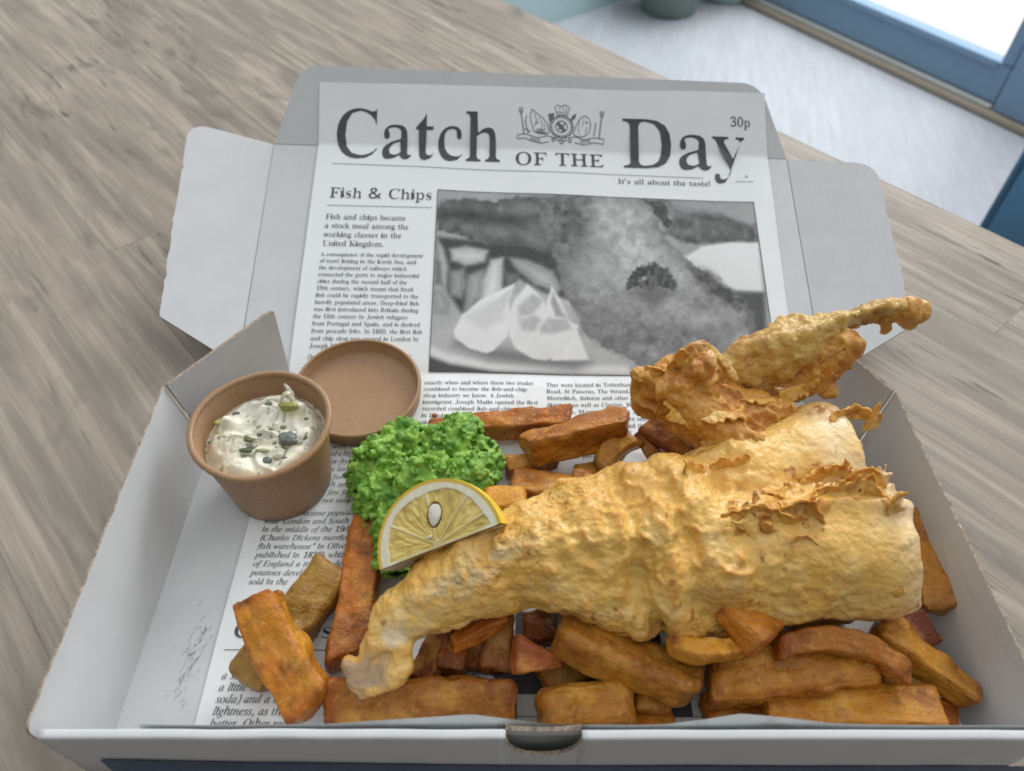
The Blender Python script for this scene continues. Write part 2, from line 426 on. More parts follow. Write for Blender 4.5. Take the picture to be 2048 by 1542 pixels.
bar('post', aR + .003, aR + .16, -.03, .06, ZF + .017, ZF + 2.15, BLUE, jam)
bar('gap_strip', aR - .003, aR + .0025, .0, .04, ZF + .03, ZF + 2.1, GAP_DARK, jam, 0)  # dark strip put in to stand for the shaded gap between door and post

WALL = paint('pale_aqua_wall', (.50, .66, .68), .6, 12, .03)
w0 = at(1105, 48, ZF); w1 = at(1255, -2, ZF); wd = unit(w1 - w0); wn = np.array([-wd[1], wd[0], 0])
if wn[1] < 0: wn = -wn
a, c = w0 - wd * 2.2, w0 + wd * .62
V = [tuple(p + np.array([0, 0, z])) for z in (0, 1.1) for p in (a, c, c + wn * .12, a + wn * .12)]
o = mk('partition', V, [(0,1,2,3),(4,5,6,7),(0,1,5,4),(1,2,6,5),(2,3,7,6),(3,0,4,7)], WALL, smooth=False)
tag(o, 'low pale aqua painted partition behind the far end of the table', 'partition')

def pot(name, c, rt, rb, h, mt, label):
    pr = [(0, .0), (rb - .006, 0), (rb, .006), (rb + (rt - rb) * .9, h * .9), (rt + .006, h * .91), (rt + .008, h), (rt - .006, h), (rt - .012, h * .86), (0, h * .85)]
    o = empty(name, tuple(c)); tag(o, label, 'plant pot', 'plant pots by the door')
    V, F = lathe(pr[:-2], 64); mk('body', V, F, mt, o)
    V, F = lathe(pr[-3:], 64); mk('soil', V + [0, 0, -.001], F, SOIL, o); return o
SOIL = paint('dark_soil', (.045, .035, .025), .9)
pc = at(1336, 18, ZF); pc2 = at(1448, -8, ZF)
pot('plant_pot', pc, .135, .095, .26, paint('sage_green_glaze', (.235, .30, .265), .35), 'sage green tapered pot on the floor nearest the aqua partition')
pot('plant_pot', pc2, .12, .085, .24, paint('mint_glaze', (.50, .63, .60), .35), 'pale mint pot on the floor between the sage green pot and the door')

# a blue chair standing beyond the table's corner; only its edge shows
CH = paint('teal_blue_fabric', (.024, .092, .165), .75, 300, .25)
ctr = aty(2302, 430, .86); ctr[2] = ZF
ch = empty('tub_chair', tuple(ctr)); tag(ch, 'teal blue upholstered chair at the frame edge beyond the table', 'chair')
def cbox(name, lo, hi, bev, mt=CH):
    bm = bmesh.new(); bmesh.ops.create_cube(bm, size=1)
    for v in bm.verts: v.co = [lo[i] + (v.co[i] + .5) * (hi[i] - lo[i]) for i in range(3)]
    bmesh.ops.bevel(bm, geom=list(bm.edges), offset=bev, segments=4, affect='EDGES')
    me = bpy.data.meshes.new(name); bm.to_mesh(me); bm.free(); me.materials.append(mt)
    for p in me.polygons: p.use_smooth = True
    o = link(bpy.data.objects.new(name, me), ch); return o
cbox('seat', (-.08, -.22, .36), (.40, .24, .47), .03); cbox('backrest', (-.095, .13, .07), (.415, .245, .72), .045)
cbox('armrest', (-.105, -.22, .07), (-.02, .20, .60), .035); cbox('armrest', (.335, -.22, .07), (.42, .20, .60), .035)
for lx in (-.06, .37):
    for ly in (-.19, .20): cbox('leg', (lx - .015, ly - .015, .0), (lx + .015, ly + .015, .10), .006, mt_leg)

# ------------------------------------------------------------------ the box
CARD = card_mat(); EDGE = edge_mat(); PAPER = paper_mat()
box = empty('takeaway_box', (0, .08, -.0042)); tag(box, 'white corrugated card food box lying open with lid folded back', 'food box')
TH = .0017
rng = np.random.RandomState(3)
def fillet(P, i, r, n=7):
    P = [np.asarray(p, float) for p in P]; a, b, c = P[i-1], P[i], P[(i+1) % len(P)]
    p = b + unit(a - b) * r; q_ = b + unit(c - b) * r
    arc = [(1-t)**2*p + 2*t*(1-t)*b + t*t*q_ for t in np.linspace(0, 1, n)]
    return P[:i] + arc + P[i+1:]
def panel(name, P, out, parent=box, th=TH, jit=0., rough_edges=(), mats=None):
    """a flat card panel: polygon P is the seen face, `out` the direction its thickness goes"""
    P = [np.asarray(p, float) for p in P]; Q = []; nrm = unit(np.cross(P[1] - P[0], P[2] - P[0]))
    for i, p in enumerate(P):
        n_ = P[(i+1) % len(P)]; L = np.linalg.norm(n_ - p); k = max(1, int(L / .0035))
        for j in range(k):
            r = p + (n_ - p) * j / k
            if i in rough_edges and j > 0:
                e = unit(np.cross(n_ - p, nrm)); w = vnoise(np.array([j * .9, i * 7.1, 3.3])) * jit
                if j % 11 == 6: w += jit * 2.4 * (1 if (j // 11) % 2 else -1)
                r = r + e * w
            Q.append(r)
    Q = np.array(Q); n = len(Q); out = unit(out); V = np.concatenate([Q, Q + out * th])
    F = [tuple(range(n)), tuple(range(2*n-1, n-1, -1))] + [(i, (i+1) % n, (i+1) % n + n, i + n) for i in range(n)]
    return mk(name, V, F, mats or [CARD, EDGE], parent, smooth=False, fmat=[0, 0] + [1] * n)
bx = box.location
def P3(*a): return np.array(a, float) - np.array(bx)
KS = [0, .157, .2074, .361, .414]
KL = np.array([[-.166, 0, 0], [-.166, .157, 0], [-.166, .2074, .0], [-.16589, .36336, .0516], [-.16589, .40436, .0851]])
KR = np.array([[.166, 0, 0], [.166, .157, 0], [.166, .2074, .0], [.16589, .35104, .0516], [.16589, .39304, .0826]])
tkn = np.cross(KR[3] - KL[3], KL[4] - KL[3]); KR[4, 2] = KR[3, 2] - (tkn[0] * (KR[4, 0] - KR[3, 0]) + tkn[1] * (KR[4, 1] - KR[3, 1])) / tkn[2]
DN = np.array([0, 0, -1.])
panel('floor_panel', [P3(-.168, -.005, 0), P3(.168, -.005, 0), P3(.168, .157, 0), P3(-.168, .157, 0)], DN)
tBL = at(327, 773, .0495); tBR = at(1790, 785, .0495); tFL = at(47, 1462, .0500); tFR = np.array([.172, .0008, .0478]); tFL = tFL + np.array([0, .0004, -.0012])
P = [P3(-.1675, .0005, 0), P3(-.1675, .1555, 0), P3(*tBL), P3(*tFL)]
panel('side_wall', fillet(P, 3, .004), np.array([-1, 0, 0]), th=.0009, jit=.00028, rough_edges=(2,))
panel('side_wall', fillet([P3(.1675, .0005, 0), P3(.1675, .1555, 0), P3(*tBR), P3(*tFR)], 3, .004), np.array([1., 0, 0]), th=.0009, jit=.00028, rough_edges=(2,))
fl = [np.array([-.1660, .1560, .0012]), np.array([-.1364, .209, .0012]), np.array([-.1343, .2075, .0495]), tBL + [.0015, .0006, 0]]
panel('corner_flap', fillet([P3(*p) for p in fl], 2, .003), np.cross(fl[3] - fl[0], fl[1] - fl[0]), jit=.0003, rough_edges=(9,))
fr = [np.array([.1660, .1560, .0012]), np.array([.140, .206, .0012]), np.array([.1385, .206, .0495]), tBR + [-.0012, .0006, 0]]
panel('corner_flap', fillet([P3(*p) for p in fr], 2, .003), -np.cross(fr[3] - fr[0], fr[1] - fr[0]), jit=.0003, rough_edges=(9,))
panel('back_wall', [P3(*KL[1]), P3(*KR[1]), P3(*KR[2]), P3(*KL[2])], DN)
lid = [KL[2], KR[2], KR[3], KL[3]]
lp = panel('lid_panel', [P3(*p) for p in lid], np.cross(KR[2] - KL[2], KL[2] - KL[3])); 
for side, crease, hinge, tops, bots in ((-1, KL[3], KL[2], [(378, 244, .0668)], [(318, 632), (432, 703)]), (1, KR[3], KR[2], [(1752, 327, .0575)], [(1826, 650), (1733, 707)])):
    T = at(*tops[0]); n_ = unit(np.cross(hinge - crease, T - crease)); n_ = n_ if n_[2] > 0 else -n_
    g = np.array([side * .0004, 0, 0])
    pts = [crease + g, T, atp(*bots[0], crease, n_), atp(*bots[1], crease, n_), hinge + g]
    pts = [P3(*p) for p in pts]
    pp = fillet(fillet(pts, 2, .002), 1, .014, 9)
    panel('lid_side_flap', pp, -n_, jit=.0004, rough_edges=(9,))
tk = unit(np.cross(KR[3] - KL[3], KL[4] - KL[3])); 
TL = at(596, 131, .085); TR = at(1517, 167, .0826)
pts = [KL[3] + [0, .0003, .0002], KR[3] + [0, .0003, .0002], atp(1519, 167, KR[3], tk), atp(603, 130, KL[3], tk)]
pts = [P3(*p) for p in pts]
panel('tuck_flap', fillet(fillet(pts, 3, .013, 9), 2, .013, 9), -tk if tk[2] > 0 else tk)

# front wall: two thicknesses of card with a rolled top, and a thumb notch cut through the fold
XC, NW, ZT, YW = -.0016, .0128, .0474, -.0010
def prof(t):     # closed loop: outside face up, over the fold, inside face down, and back inside the card
    w_ = .0017; c_ = (.0010 + w_, ZT - w_); sq = lambda v: math.copysign(abs(v)**.6, v)
    o_ = [(.0010, .0), (.0010, .02), (.0010, .04), (.0010, ZT - .0030), (.0010, ZT - .0020)]
    o_ += [(c_[0] - w_ * sq(math.cos(a)), c_[1] + w_ * sq(math.sin(a))) for a in np.linspace(.12, math.pi - .12, 13)]
    o_ += [(.0044, ZT - .0020), (.0044, ZT - .0030), (.0044, 0)]
    i_ = [(.0044 - t, 0), (.0044 - t, ZT - .0022), (.0010 + t, ZT - .0022), (.0010 + t, 0)]
    return o_ + i_
def loft(xa0, xa1, xb0, xb1, n):
    """card roll between two ends; each end has its own x at the bottom and at the top"""
    pr = prof(.0013); V = []
    for i in range(n):
        t = i / (n - 1)
        for (y, z) in pr:
            k = z / ZT; x = (xa0 + (xa1 - xa0) * k) * (1 - t) + (xb0 + (xb1 - xb0) * k) * t
            w = .00018 * vnoise(np.array([x * 55, z * 40, 1.7])) + .0003 * vnoise(np.array([x * 14, z * 9, 8.7]))
            V.append((x, y + w + YW, z))
    m_ = len(pr); F = grid_faces(n, m_, closev=True).tolist()
    F += [tuple(range(m_)), tuple(range((n-1)*m_, n*m_))[::-1]]
    return V, F, m_
fw = empty('front_wall'); fw.parent = box
mt_fw = [CARD, EDGE]
for (a0, a1, b0, b1, n) in ((-.168, -.1695, XC - NW, XC - NW, 60), (XC + NW, XC + NW, .168, .172, 60)):
    V, F, m_ = loft(a0, a1, b0, b1, n); V = np.array(V) - np.array(bx)
    o = mk('wall_section', V, F, mt_fw, fw, smooth=True, fmat=[0] * (len(F) - 2) + [1, 1])
    o.data.polygons.foreach_set('use_smooth', [True] * (len(F) - 2) + [False] * 2)
xs = np.linspace(-1, 1, 25)
cut = [(XC + NW * s, ZT - .0003 - .0178 * (1 - abs(s)**2.4)**.55) for s in xs]
P = [P3(XC - NW, .0010 + YW, 0), P3(XC + NW, .0010 + YW, 0)] + [P3(x, .0010 + YW, z) for x, z in cut[::-1]]
panel('notched_panel', P, np.array([0, 1., 0]), fw, th=.0013)
cut = [(XC + NW * s, ZT - .0004 - .0022 * (1 - abs(s)**2.6)**.6) for s in xs]
P = [P3(XC - NW, .0044 + YW, ZT - .0066), P3(XC + NW, .0044 + YW, ZT - .0066)] + [P3(x, .0044 + YW, z) for x, z in cut[::-1]]
panel('inner_panel', P, np.array([0, 1., 0]), fw, th=.0016)
# zig-zag flutes seen in the two cut edges
def flutes(y0, depth, name):
    V = []; F = []; n = 61
    for i in range(n):
        s = -1 + 2 * i / (n - 1); x = XC + NW * .985 * s; z = ZT + .00005 - depth * (1 - abs(s)**2.4)**.55
        yy = y0 + YW + .0008 + .00065 * math.sin(i * 1.35)
        for k in (-1, 1): V.append((x, yy + k * .00014, z)); V.append((x, yy + k * .00014, z - .003))
    for i in range(n - 1):
        a = i * 4; F += [(a, a+4, a+6, a+2), (a, a+1, a+5, a+4), (a+2, a+6, a+7, a+3)]
    return mk(name, np.array(V) - np.array(bx), F, EDGE, fw)
flutes(.0010, .0178 + .0003, 'flutes'); flutes(.0044, .0026, 'flutes')
NAVY = paint('navy_print', (.022, .055, .125), .45, 200, .15)
yp = .0004 + YW; pl = (np.array([0, yp, 0]), np.array([0, 1., 0]))
a = atp(199, 1520, *pl); a2 = atp(226, 1543, *pl); sl = (a2 - a) / (a2[2] - a[2])
topc = [atp(u, v, *pl) for u, v in ((520, 1526), (1100, 1532.5), (1600, 1533), (2140, 1532))]
P = [a] + topc + [np.array([.1685, yp, .004]), a + sl * (.004 - a[2])]
o = mk('navy_print', np.array(P) - np.array(bx), [tuple(range(len(P)))], NAVY, fw, smooth=False)
# nothing but the card shows of the base; grey ink rubbed off on the floor panel
SM = ink_mat('rubbed_ink', (.46, .46, .47)); V = []; F = []
r = np.random.RandomState(11)
for i in range(75):
    t = r.rand(); u = 352 + 62 * t + r.randn() * 9; v_ = 1395 - 150 * t + r.randn() * 16
    p = at(u, v_, .00022); L = .0004 + r.rand()**3 * .0028; w = .00012 + r.rand() * .0003; a = R_(64 + r.randn() * 14)
    d = np.array([math.cos(a), math.sin(a), 0]) * L; e = np.array([-d[1], d[0], 0]) / L * w; k = len(V)
    V += [p - d - e * .2, p - d * .3 - e, p + d - e * .3, p + d * .6 + e, p - d * .5 + e * .8]; F.append((k, k+1, k+2, k+3, k+4))
mk('ink_smudge', np.array(V) - np.array(bx), F, SM, box, smooth=False)

# ------------------------------------------------------------------ the printed sheet that lines the box
def surf(X, S):
    X = np.asarray(X, float); S = np.asarray(S, float)
    i = np.clip(np.searchsorted(KS, S) - 1, 0, 3); ks = np.array(KS); t = ((S - ks[i]) / (ks[i+1] - ks[i]))[..., None]
    L = KL[i] + t * (KL[i+1] - KL[i]); Q = KR[i] + t * (KR[i+1] - KR[i]); s = ((X + .166) / .332)[..., None]
    return L + s * (Q - L)
def sheet(X, S, off=0.):
    X = np.asarray(X, float); S = np.asarray(S, float); X, S = np.broadcast_arrays(X, S)
    P = surf(X, np.maximum(S, .0))
    wav = .0012 + .0008 * vnoise(p2(X, S), 22, 2) + .0006 * np.exp(-((S - .157) / .01)**2)
    P[..., 2] += np.maximum(wav, .0004) + off
    # the front end turns up the inside of the front wall
    h = np.maximum(.0095 - S, 0.); r_ = .005; a = np.minimum(h / r_, math.pi / 2); up = np.maximum(h - r_ * math.pi / 2, 0)
    m_ = h > 0; lean = np.maximum(up - .040, 0) * .75 + .0010 * vnoise(p2(X, S), 30, 5) * sst(.01, .04, up)
    P[..., 1] = np.where(m_, np.maximum(.0095 + .0022 - r_ * np.sin(a) - .0012 * sst(0, .03, up), .0046) + lean, P[..., 1])
    P[..., 2] = np.where(m_, .0012 + off + r_ * (1 - np.cos(a)) + up, P[..., 2])
    return P
nx, ns = 150, 260
xl = lambda S: -.1368 - .002 * sst(.02, -.04, S)
def xr(S): return np.interp(S, [-.05, .01, .05, .12, .18, .197, .36, .402], [.170, .1700, .168, .160, .1541, .1500, .1535, .152])
tx = np.linspace(0, 1, nx); hts = np.interp(tx, [0, .1, .2, .365, .46, .55, .66, .77, .86, 1], [.0484, .0476, .0482, .0510, .0478, .0474, .0514, .0480, .0470, .0468])
Sb = .0095 - hts + .0006
G = np.linspace(0, 1, ns)[None, :]; Sg = Sb[:, None] + (.4018 - Sb[:, None]) * G
Xg = xl(Sg) + (xr(Sg) - xl(Sg)) * tx[:, None]
V = sheet(Xg, Sg).reshape(-1, 3)
paper = empty('newspaper_sheet', (0, .2, 0)); tag(paper, 'printed mock newspaper sheet lining the box and its open lid', 'paper liner')
pb = np.array(paper.location)
mk('sheet', V - pb, grid_faces(nx, ns), PAPER, paper)

FONT = [
(0,65,218,26,-4,0,-4,9,5,11,12,15,25,37,103,233,112,233,192,43,206,17,212,11,222,9,222,0,115,0,115,9,135,13,142,23,136,41,126,66,52,66,39,35,38,29,37,24,43,13,62,9,64,9,64,0,3,57,80,121,80,88,160),
(0,97,172,46,127,-5,108,1,100,17,76,1,48,-4,32,-2,20,6,13,17,10,32,15,52,32,68,59,82,99,95,99,121,98,133,93,141,85,146,74,148,58,145,52,137,57,128,61,116,60,107,55,101,48,97,39,95,29,97,22,102,18,109,16,118,19,129,25,139,34,147,47,154,63,158,81,159,112,156,132,146,143,129,146,105,146,31,147,20,152,17,160,21,165,14,147,0,8,76,17,87,20,99,32,99,85,77,76,64,61,59,42,63,23),
(0,66,221,25,8,0,8,9,22,11,31,16,36,26,37,41,37,184,35,206,26,216,8,219,8,228,110,228,159,222,188,204,198,175,192,151,174,134,143,124,180,112,202,92,209,66,203,38,186,17,157,4,119,0,13,91,126,94,126,117,128,132,136,140,150,142,173,140,192,135,206,124,214,108,217,99,216,94,212,91,195,13,111,12,129,15,142,25,148,41,150,64,147,88,139,104,123,113,99,116,91,116,91,33,95,17,101,13),
(0,98,180,24,21,-6,21,194,18,214,4,220,4,228,69,228,69,139,88,154,110,159,127,157,142,149,154,138,163,123,169,104,171,83,169,59,161,38,150,20,135,6,117,-2,96,-5,74,0,52,14,27,-6,14,91,7,106,11,116,25,121,47,123,80,121,107,116,125,106,136,92,140,78,135,72,129,69,121,69,34,75,14),
(0,67,234,38,128,-5,97,-2,69,10,45,28,28,52,17,81,13,114,17,147,28,175,46,199,69,217,98,229,130,233,155,230,184,220,194,218,204,221,210,233,218,233,218,154,210,154,196,182,178,203,157,217,133,222,99,210,79,173,72,113,79,57,102,23,139,12,159,14,179,22,198,35,214,53,224,44,198,17,166,0),
(0,99,147,38,78,-5,60,-2,43,5,29,18,19,34,12,53,10,75,12,98,20,118,32,135,48,148,67,157,87,160,109,157,125,149,135,137,139,123,137,114,133,108,127,103,118,102,103,108,98,125,98,131,99,136,95,145,85,148,69,142,59,124,56,94,59,61,69,38,83,24,102,19,119,23,136,36,142,30,114,4),
(0,68,248,21,10,0,10,9,23,11,31,15,36,23,37,37,37,187,35,203,30,213,21,218,7,219,7,228,111,228,164,220,203,198,226,162,234,114,227,64,204,28,167,7,114,0,14,111,12,140,18,160,37,171,69,175,115,168,171,147,205,111,217,101,215,95,212,91,192,91,36,95,17,101,13),
(0,100,185,30,70,-5,53,-2,39,5,27,17,17,33,12,52,10,74,12,98,18,119,28,136,41,149,56,157,73,159,94,154,111,140,111,200,110,209,106,215,88,220,88,228,160,228,160,38,162,20,167,16,177,14,177,5,147,3,111,-5,111,19,94,1,16,86,14,93,16,101,21,107,28,111,38,111,121,109,129,103,135,87,140,74,136,65,125,60,105,59,77,60,49,65,29,73,18),
(0,69,221,48,7,0,7,8,22,10,31,15,36,24,38,39,38,184,36,202,31,213,22,218,8,219,8,228,199,228,199,160,192,160,184,186,170,203,148,212,116,215,100,214,93,208,91,194,91,123,97,123,116,126,130,134,138,150,144,173,152,173,152,59,144,59,137,91,130,100,120,107,93,111,91,111,91,34,93,23,96,17,115,14,138,15,157,19,172,27,185,37,196,52,206,72,215,72,201,0),
(0,101,150,26,77,-5,59,-2,42,5,29,18,18,34,12,55,10,79,12,101,19,120,30,136,43,149,60,157,79,159,104,154,124,140,137,117,141,87,141,83,58,83,63,49,77,28,100,21,118,27,135,43,142,36,114,5,8,58,96,101,96,101,107,97,139,90,146,81,148,64,137,58,102),
(0,70,202,44,8,0,8,9,22,11,31,17,36,26,37,42,37,187,36,202,31,212,22,217,7,219,7,228,197,228,197,160,189,160,184,178,178,193,168,203,155,210,137,214,115,216,100,215,93,211,91,199,91,124,95,124,114,126,128,135,137,150,142,173,151,173,151,59,142,59,137,84,128,100,114,109,94,112,91,112,91,40,94,21,98,15,105,12,128,9,128,0),
(0,102,107,43,7,0,7,8,20,11,25,17,26,37,26,138,8,138,8,155,26,155,26,177,30,200,42,218,62,229,87,232,106,230,120,223,129,212,132,200,130,190,126,183,120,179,112,178,98,183,94,188,92,195,96,210,98,213,99,216,97,220,90,222,81,220,77,215,74,195,74,155,102,155,102,138,74,138,74,33,75,20,79,13,87,9,100,8,100,0),
(0,71,254,52,134,-5,100,-1,71,10,47,28,29,51,18,81,14,115,18,147,29,176,46,200,70,218,97,229,129,233,156,230,185,220,194,218,203,221,210,233,219,233,219,154,210,154,202,173,191,189,179,203,165,213,149,219,134,222,100,210,80,174,73,114,77,67,90,34,110,13,138,6,154,8,164,14,169,23,171,36,171,64,170,77,165,85,154,89,138,91,138,99,250,99,250,91,236,89,228,85,224,77,223,64,223,14,179,0),
(0,103,164,50,73,-70,44,-68,24,-61,11,-50,7,-37,14,-23,34,-13,17,0,12,15,14,27,21,37,33,46,51,55,21,75,11,106,13,121,20,134,30,144,44,152,60,157,79,159,98,157,117,152,158,152,158,134,134,134,143,119,146,102,144,88,138,76,129,65,117,58,102,53,86,51,78,52,71,52,56,47,52,42,50,36,55,27,71,25,88,25,129,20,143,15,151,6,156,-5,158,-18,152,-40,136,-56,110,-67,16,79,62,89,65,95,73,99,86,100,105,99,125,95,138,89,146,79,148,69,146,62,138,58,125,57,105,58,86,62,73,69,65,13,80,-58,109,-55,126,-47,132,-33,130,-25,125,-21,102,-17,48,-17,40,-26,37,-36,39,-45,47,-52,61,-56),
(0,72,262,50,8,0,8,9,22,11,31,16,36,25,37,40,37,189,36,203,31,212,22,217,8,219,8,228,121,228,121,219,102,216,93,208,91,189,91,125,171,125,171,189,169,208,160,216,141,219,141,228,254,228,254,219,239,217,230,212,226,203,225,189,225,40,226,26,231,16,239,11,254,9,254,0,141,0,141,9,155,11,165,15,169,24,171,40,171,110,91,110,91,40,93,25,97,16,106,11,121,9,121,0),
(0,104,190,37,9,0,9,8,22,13,26,28,26,199,23,215,18,218,9,220,9,228,74,228,74,133,95,153,122,159,146,153,160,135,165,106,165,28,169,13,174,9,182,8,182,0,101,0,101,8,103,8,114,13,118,28,118,108,115,129,110,134,101,136,87,131,74,118,74,28,77,13,82,9,90,8,90,0),
(0,73,130,23,7,0,7,9,21,11,31,16,36,24,38,38,38,193,36,206,32,214,22,218,7,219,7,228,122,228,122,219,107,218,98,214,93,206,91,193,91,39,94,22,103,13,123,9,123,0),
(0,105,99,16,50,181,41,183,32,188,27,196,25,206,27,216,32,224,41,230,50,232,60,230,68,224,74,216,76,206,74,196,68,188,60,183,13,9,0,9,8,23,13,26,28,26,126,23,142,10,147,10,155,74,155,74,28,77,13,90,8,90,0),
(0,74,165,37,54,-33,39,-31,26,-27,14,-20,6,-11,0,0,-2,11,0,22,5,30,13,36,22,37,32,36,40,31,45,23,46,14,42,-1,38,-10,42,-18,52,-20,63,-18,69,-12,74,11,74,183,71,204,67,211,61,215,40,219,40,228,157,228,157,219,138,215,133,211,130,205,128,183,128,44,119,2,95,-24),
(0,106,105,16,53,182,43,183,35,189,30,197,28,207,30,217,35,225,43,231,53,232,63,231,71,225,77,217,79,207,77,197,71,189,63,184,29,18,-70,-5,-65,-22,-53,-26,-44,-28,-35,-26,-26,-22,-20,-16,-16,-7,-14,7,-19,12,-25,13,-33,9,-44,5,-51,8,-57,15,-58,24,-56,29,-50,32,-27,32,125,28,142,22,146,11,147,11,155,80,155,80,-11,76,-37,63,-55,44,-66),
(0,75,255,48,8,0,8,9,23,11,32,16,36,25,38,40,38,189,36,203,31,212,23,217,8,219,8,228,121,228,121,219,102,216,94,208,91,189,91,117,161,187,171,199,174,209,167,217,145,219,145,228,243,228,243,219,238,219,207,210,172,180,135,142,232,23,243,12,260,9,260,0,140,0,140,9,153,9,161,10,167,17,158,33,100,107,91,99,91,40,93,25,97,16,106,11,121,9,121,0),
(0,107,179,39,9,0,9,8,23,13,26,28,26,199,24,215,19,218,10,220,10,228,74,228,74,84,113,124,120,132,122,139,118,145,104,147,103,147,103,155,173,155,173,147,154,142,137,130,111,104,173,17,180,10,188,8,188,0,105,0,105,8,108,8,117,10,120,16,116,25,81,74,74,67,74,28,77,13,90,8,90,0),
(0,76,213,30,8,0,8,9,22,11,31,16,36,25,37,40,37,189,36,204,31,212,22,217,8,219,8,228,125,228,125,219,104,217,98,214,94,208,91,189,91,41,93,24,100,16,117,14,139,15,157,20,172,28,185,40,195,56,204,77,214,77,201,0),
(0,108,100,14,9,0,9,8,23,13,26,28,26,199,24,215,19,218,10,220,10,228,74,228,74,28,77,13,90,8,90,0),
(0,77,317,40,7,0,7,9,21,11,31,16,36,25,38,40,38,191,35,208,26,216,7,219,7,228,92,228,158,71,225,228,309,228,309,219,295,217,286,212,282,203,280,189,280,43,282,21,291,12,308,9,308,0,198,0,198,9,216,12,225,22,227,42,227,199,144,0,135,0,53,194,53,40,54,24,60,15,70,10,85,9,85,0),
(0,109,277,57,9,0,9,8,22,13,26,28,26,127,23,142,18,146,9,147,9,155,73,155,73,132,94,152,119,159,146,152,160,131,182,152,209,159,233,153,247,135,252,106,252,28,255,13,260,9,268,8,268,0,189,0,189,8,197,9,201,13,205,28,205,108,202,129,197,134,189,136,175,131,162,119,162,28,165,13,170,9,178,8,178,0,100,0,100,8,108,9,112,13,116,28,116,108,113,129,108,134,100,136,85,131,73,118,73,28,76,13,81,10,89,8,89,0),
(0,78,247,31,201,-5,53,175,53,39,55,24,59,15,68,11,83,9,83,0,9,0,9,9,27,12,36,21,38,39,38,194,18,217,9,219,9,228,78,228,195,84,195,189,193,207,184,216,166,219,166,228,240,228,240,219,225,217,217,212,212,203,211,188,211,-5),
(0,110,190,37,9,0,9,8,22,13,26,28,26,127,23,142,18,146,9,147,9,155,74,155,74,134,95,153,122,159,146,153,160,135,165,106,165,28,169,13,174,9,182,8,182,0,101,0,101,8,103,8,114,13,118,28,118,108,115,129,110,134,101,136,87,131,74,118,74,28,77,13,82,9,90,8,90,0),
(0,79,263,32,130,-5,106,-3,84,4,64,15,47,29,33,46,22,67,16,89,14,114,16,138,22,161,33,181,47,199,65,213,85,224,108,231,133,233,157,231,179,224,198,213,216,199,230,182,240,162,247,139,249,114,247,89,240,67,230,46,215,29,198,15,177,4,155,-3,14,132,6,164,18,183,54,190,114,186,160,174,194,155,215,130,222,98,210,79,174,73,114,77,67,89,34,108,13),
(0,111,168,24,84,-5,63,-2,45,6,30,18,19,35,12,55,9,77,12,99,19,119,30,136,45,149,63,157,84,159,105,157,123,149,138,136,149,120,156,100,158,77,156,54,149,34,138,18,123,5,105,-2,16,84,6,96,9,104,19,109,41,110,77,108,114,104,135,96,146,84,149,72,146,64,135,60,114,58,77,60,41,64,19,72,9),
(0,80,209,30,8,0,8,9,22,11,31,16,36,25,37,40,37,189,36,203,31,212,22,217,8,219,8,228,107,228,144,226,168,220,183,211,195,199,202,184,204,166,199,140,183,120,157,107,121,103,91,103,91,40,93,25,97,16,106,11,121,9,121,0,12,91,115,101,115,122,118,136,126,144,142,146,165,144,187,138,203,126,212,108,216,95,212,91,199),
(0,112,186,32,9,-70,9,-62,20,-59,25,-50,26,-32,26,122,23,142,10,147,10,155,72,155,72,131,90,152,115,160,132,157,146,149,158,137,167,121,173,102,175,80,173,57,167,36,158,19,146,6,131,-2,113,-5,91,0,74,16,74,-29,76,-49,83,-59,99,-61,99,-70,13,98,14,111,18,120,30,125,50,126,77,125,104,121,124,113,135,99,139,85,134,74,118,74,34,84,19),
(0,81,263,35,189,-58,148,-51,116,-32,93,0,70,10,51,25,35,43,23,64,16,88,14,114,16,138,22,161,33,181,47,199,65,213,85,224,108,231,133,233,157,231,179,224,198,213,216,199,230,182,240,162,247,139,249,114,244,76,227,43,200,17,165,0,189,-30,222,-40,246,-37,247,-46,218,-55,14,133,6,165,18,184,54,190,114,186,160,174,194,155,215,130,222,98,210,79,174,73,114,77,67,89,34,108,13),
(0,113,182,29,87,-70,87,-61,107,-57,111,-51,112,-42,112,14,93,0,71,-5,54,-2,39,5,27,17,18,32,12,51,10,72,13,96,20,117,31,135,47,148,65,157,85,160,107,155,129,141,154,160,160,160,160,-42,163,-57,168,-60,177,-61,177,-70,14,89,15,104,20,109,26,112,34,112,121,106,141,90,147,75,143,65,131,60,109,58,78,60,50,65,30,75,19),
(0,82,236,34,8,0,8,9,22,11,31,16,36,25,37,40,37,189,36,203,31,212,22,217,8,219,8,228,108,228,152,224,184,213,202,194,209,167,203,143,186,124,157,112,216,25,226,13,239,9,240,9,240,0,169,0,101,106,91,106,91,40,93,25,97,16,106,11,121,9,121,0,12,91,117,102,117,124,120,140,129,149,145,152,168,147,194,134,210,112,216,101,214,95,211,91,193),
(0,114,144,34,9,0,9,8,23,13,26,28,26,126,23,143,10,147,10,155,73,155,73,126,82,140,94,151,105,157,117,159,129,157,138,152,143,144,145,133,143,124,139,117,132,113,124,111,111,115,103,125,94,130,87,128,81,121,76,110,75,96,75,28,76,18,79,13,99,8,99,0),
(0,83,195,63,21,-5,21,79,31,79,41,47,56,25,75,12,98,7,115,10,128,18,137,30,139,45,133,65,112,80,81,95,56,110,38,126,28,144,25,166,27,185,34,201,44,215,58,225,74,231,92,233,115,231,141,224,146,223,150,222,157,225,160,233,170,233,170,160,161,160,155,177,147,192,136,205,124,214,111,220,97,222,82,220,70,213,62,203,60,190,62,178,69,168,94,151,127,136,159,117,169,106,175,94,180,66,177,46,169,29,157,15,140,4,120,-3,96,-5,79,-4,63,0,49,5,42,6,35,4,31,-5),
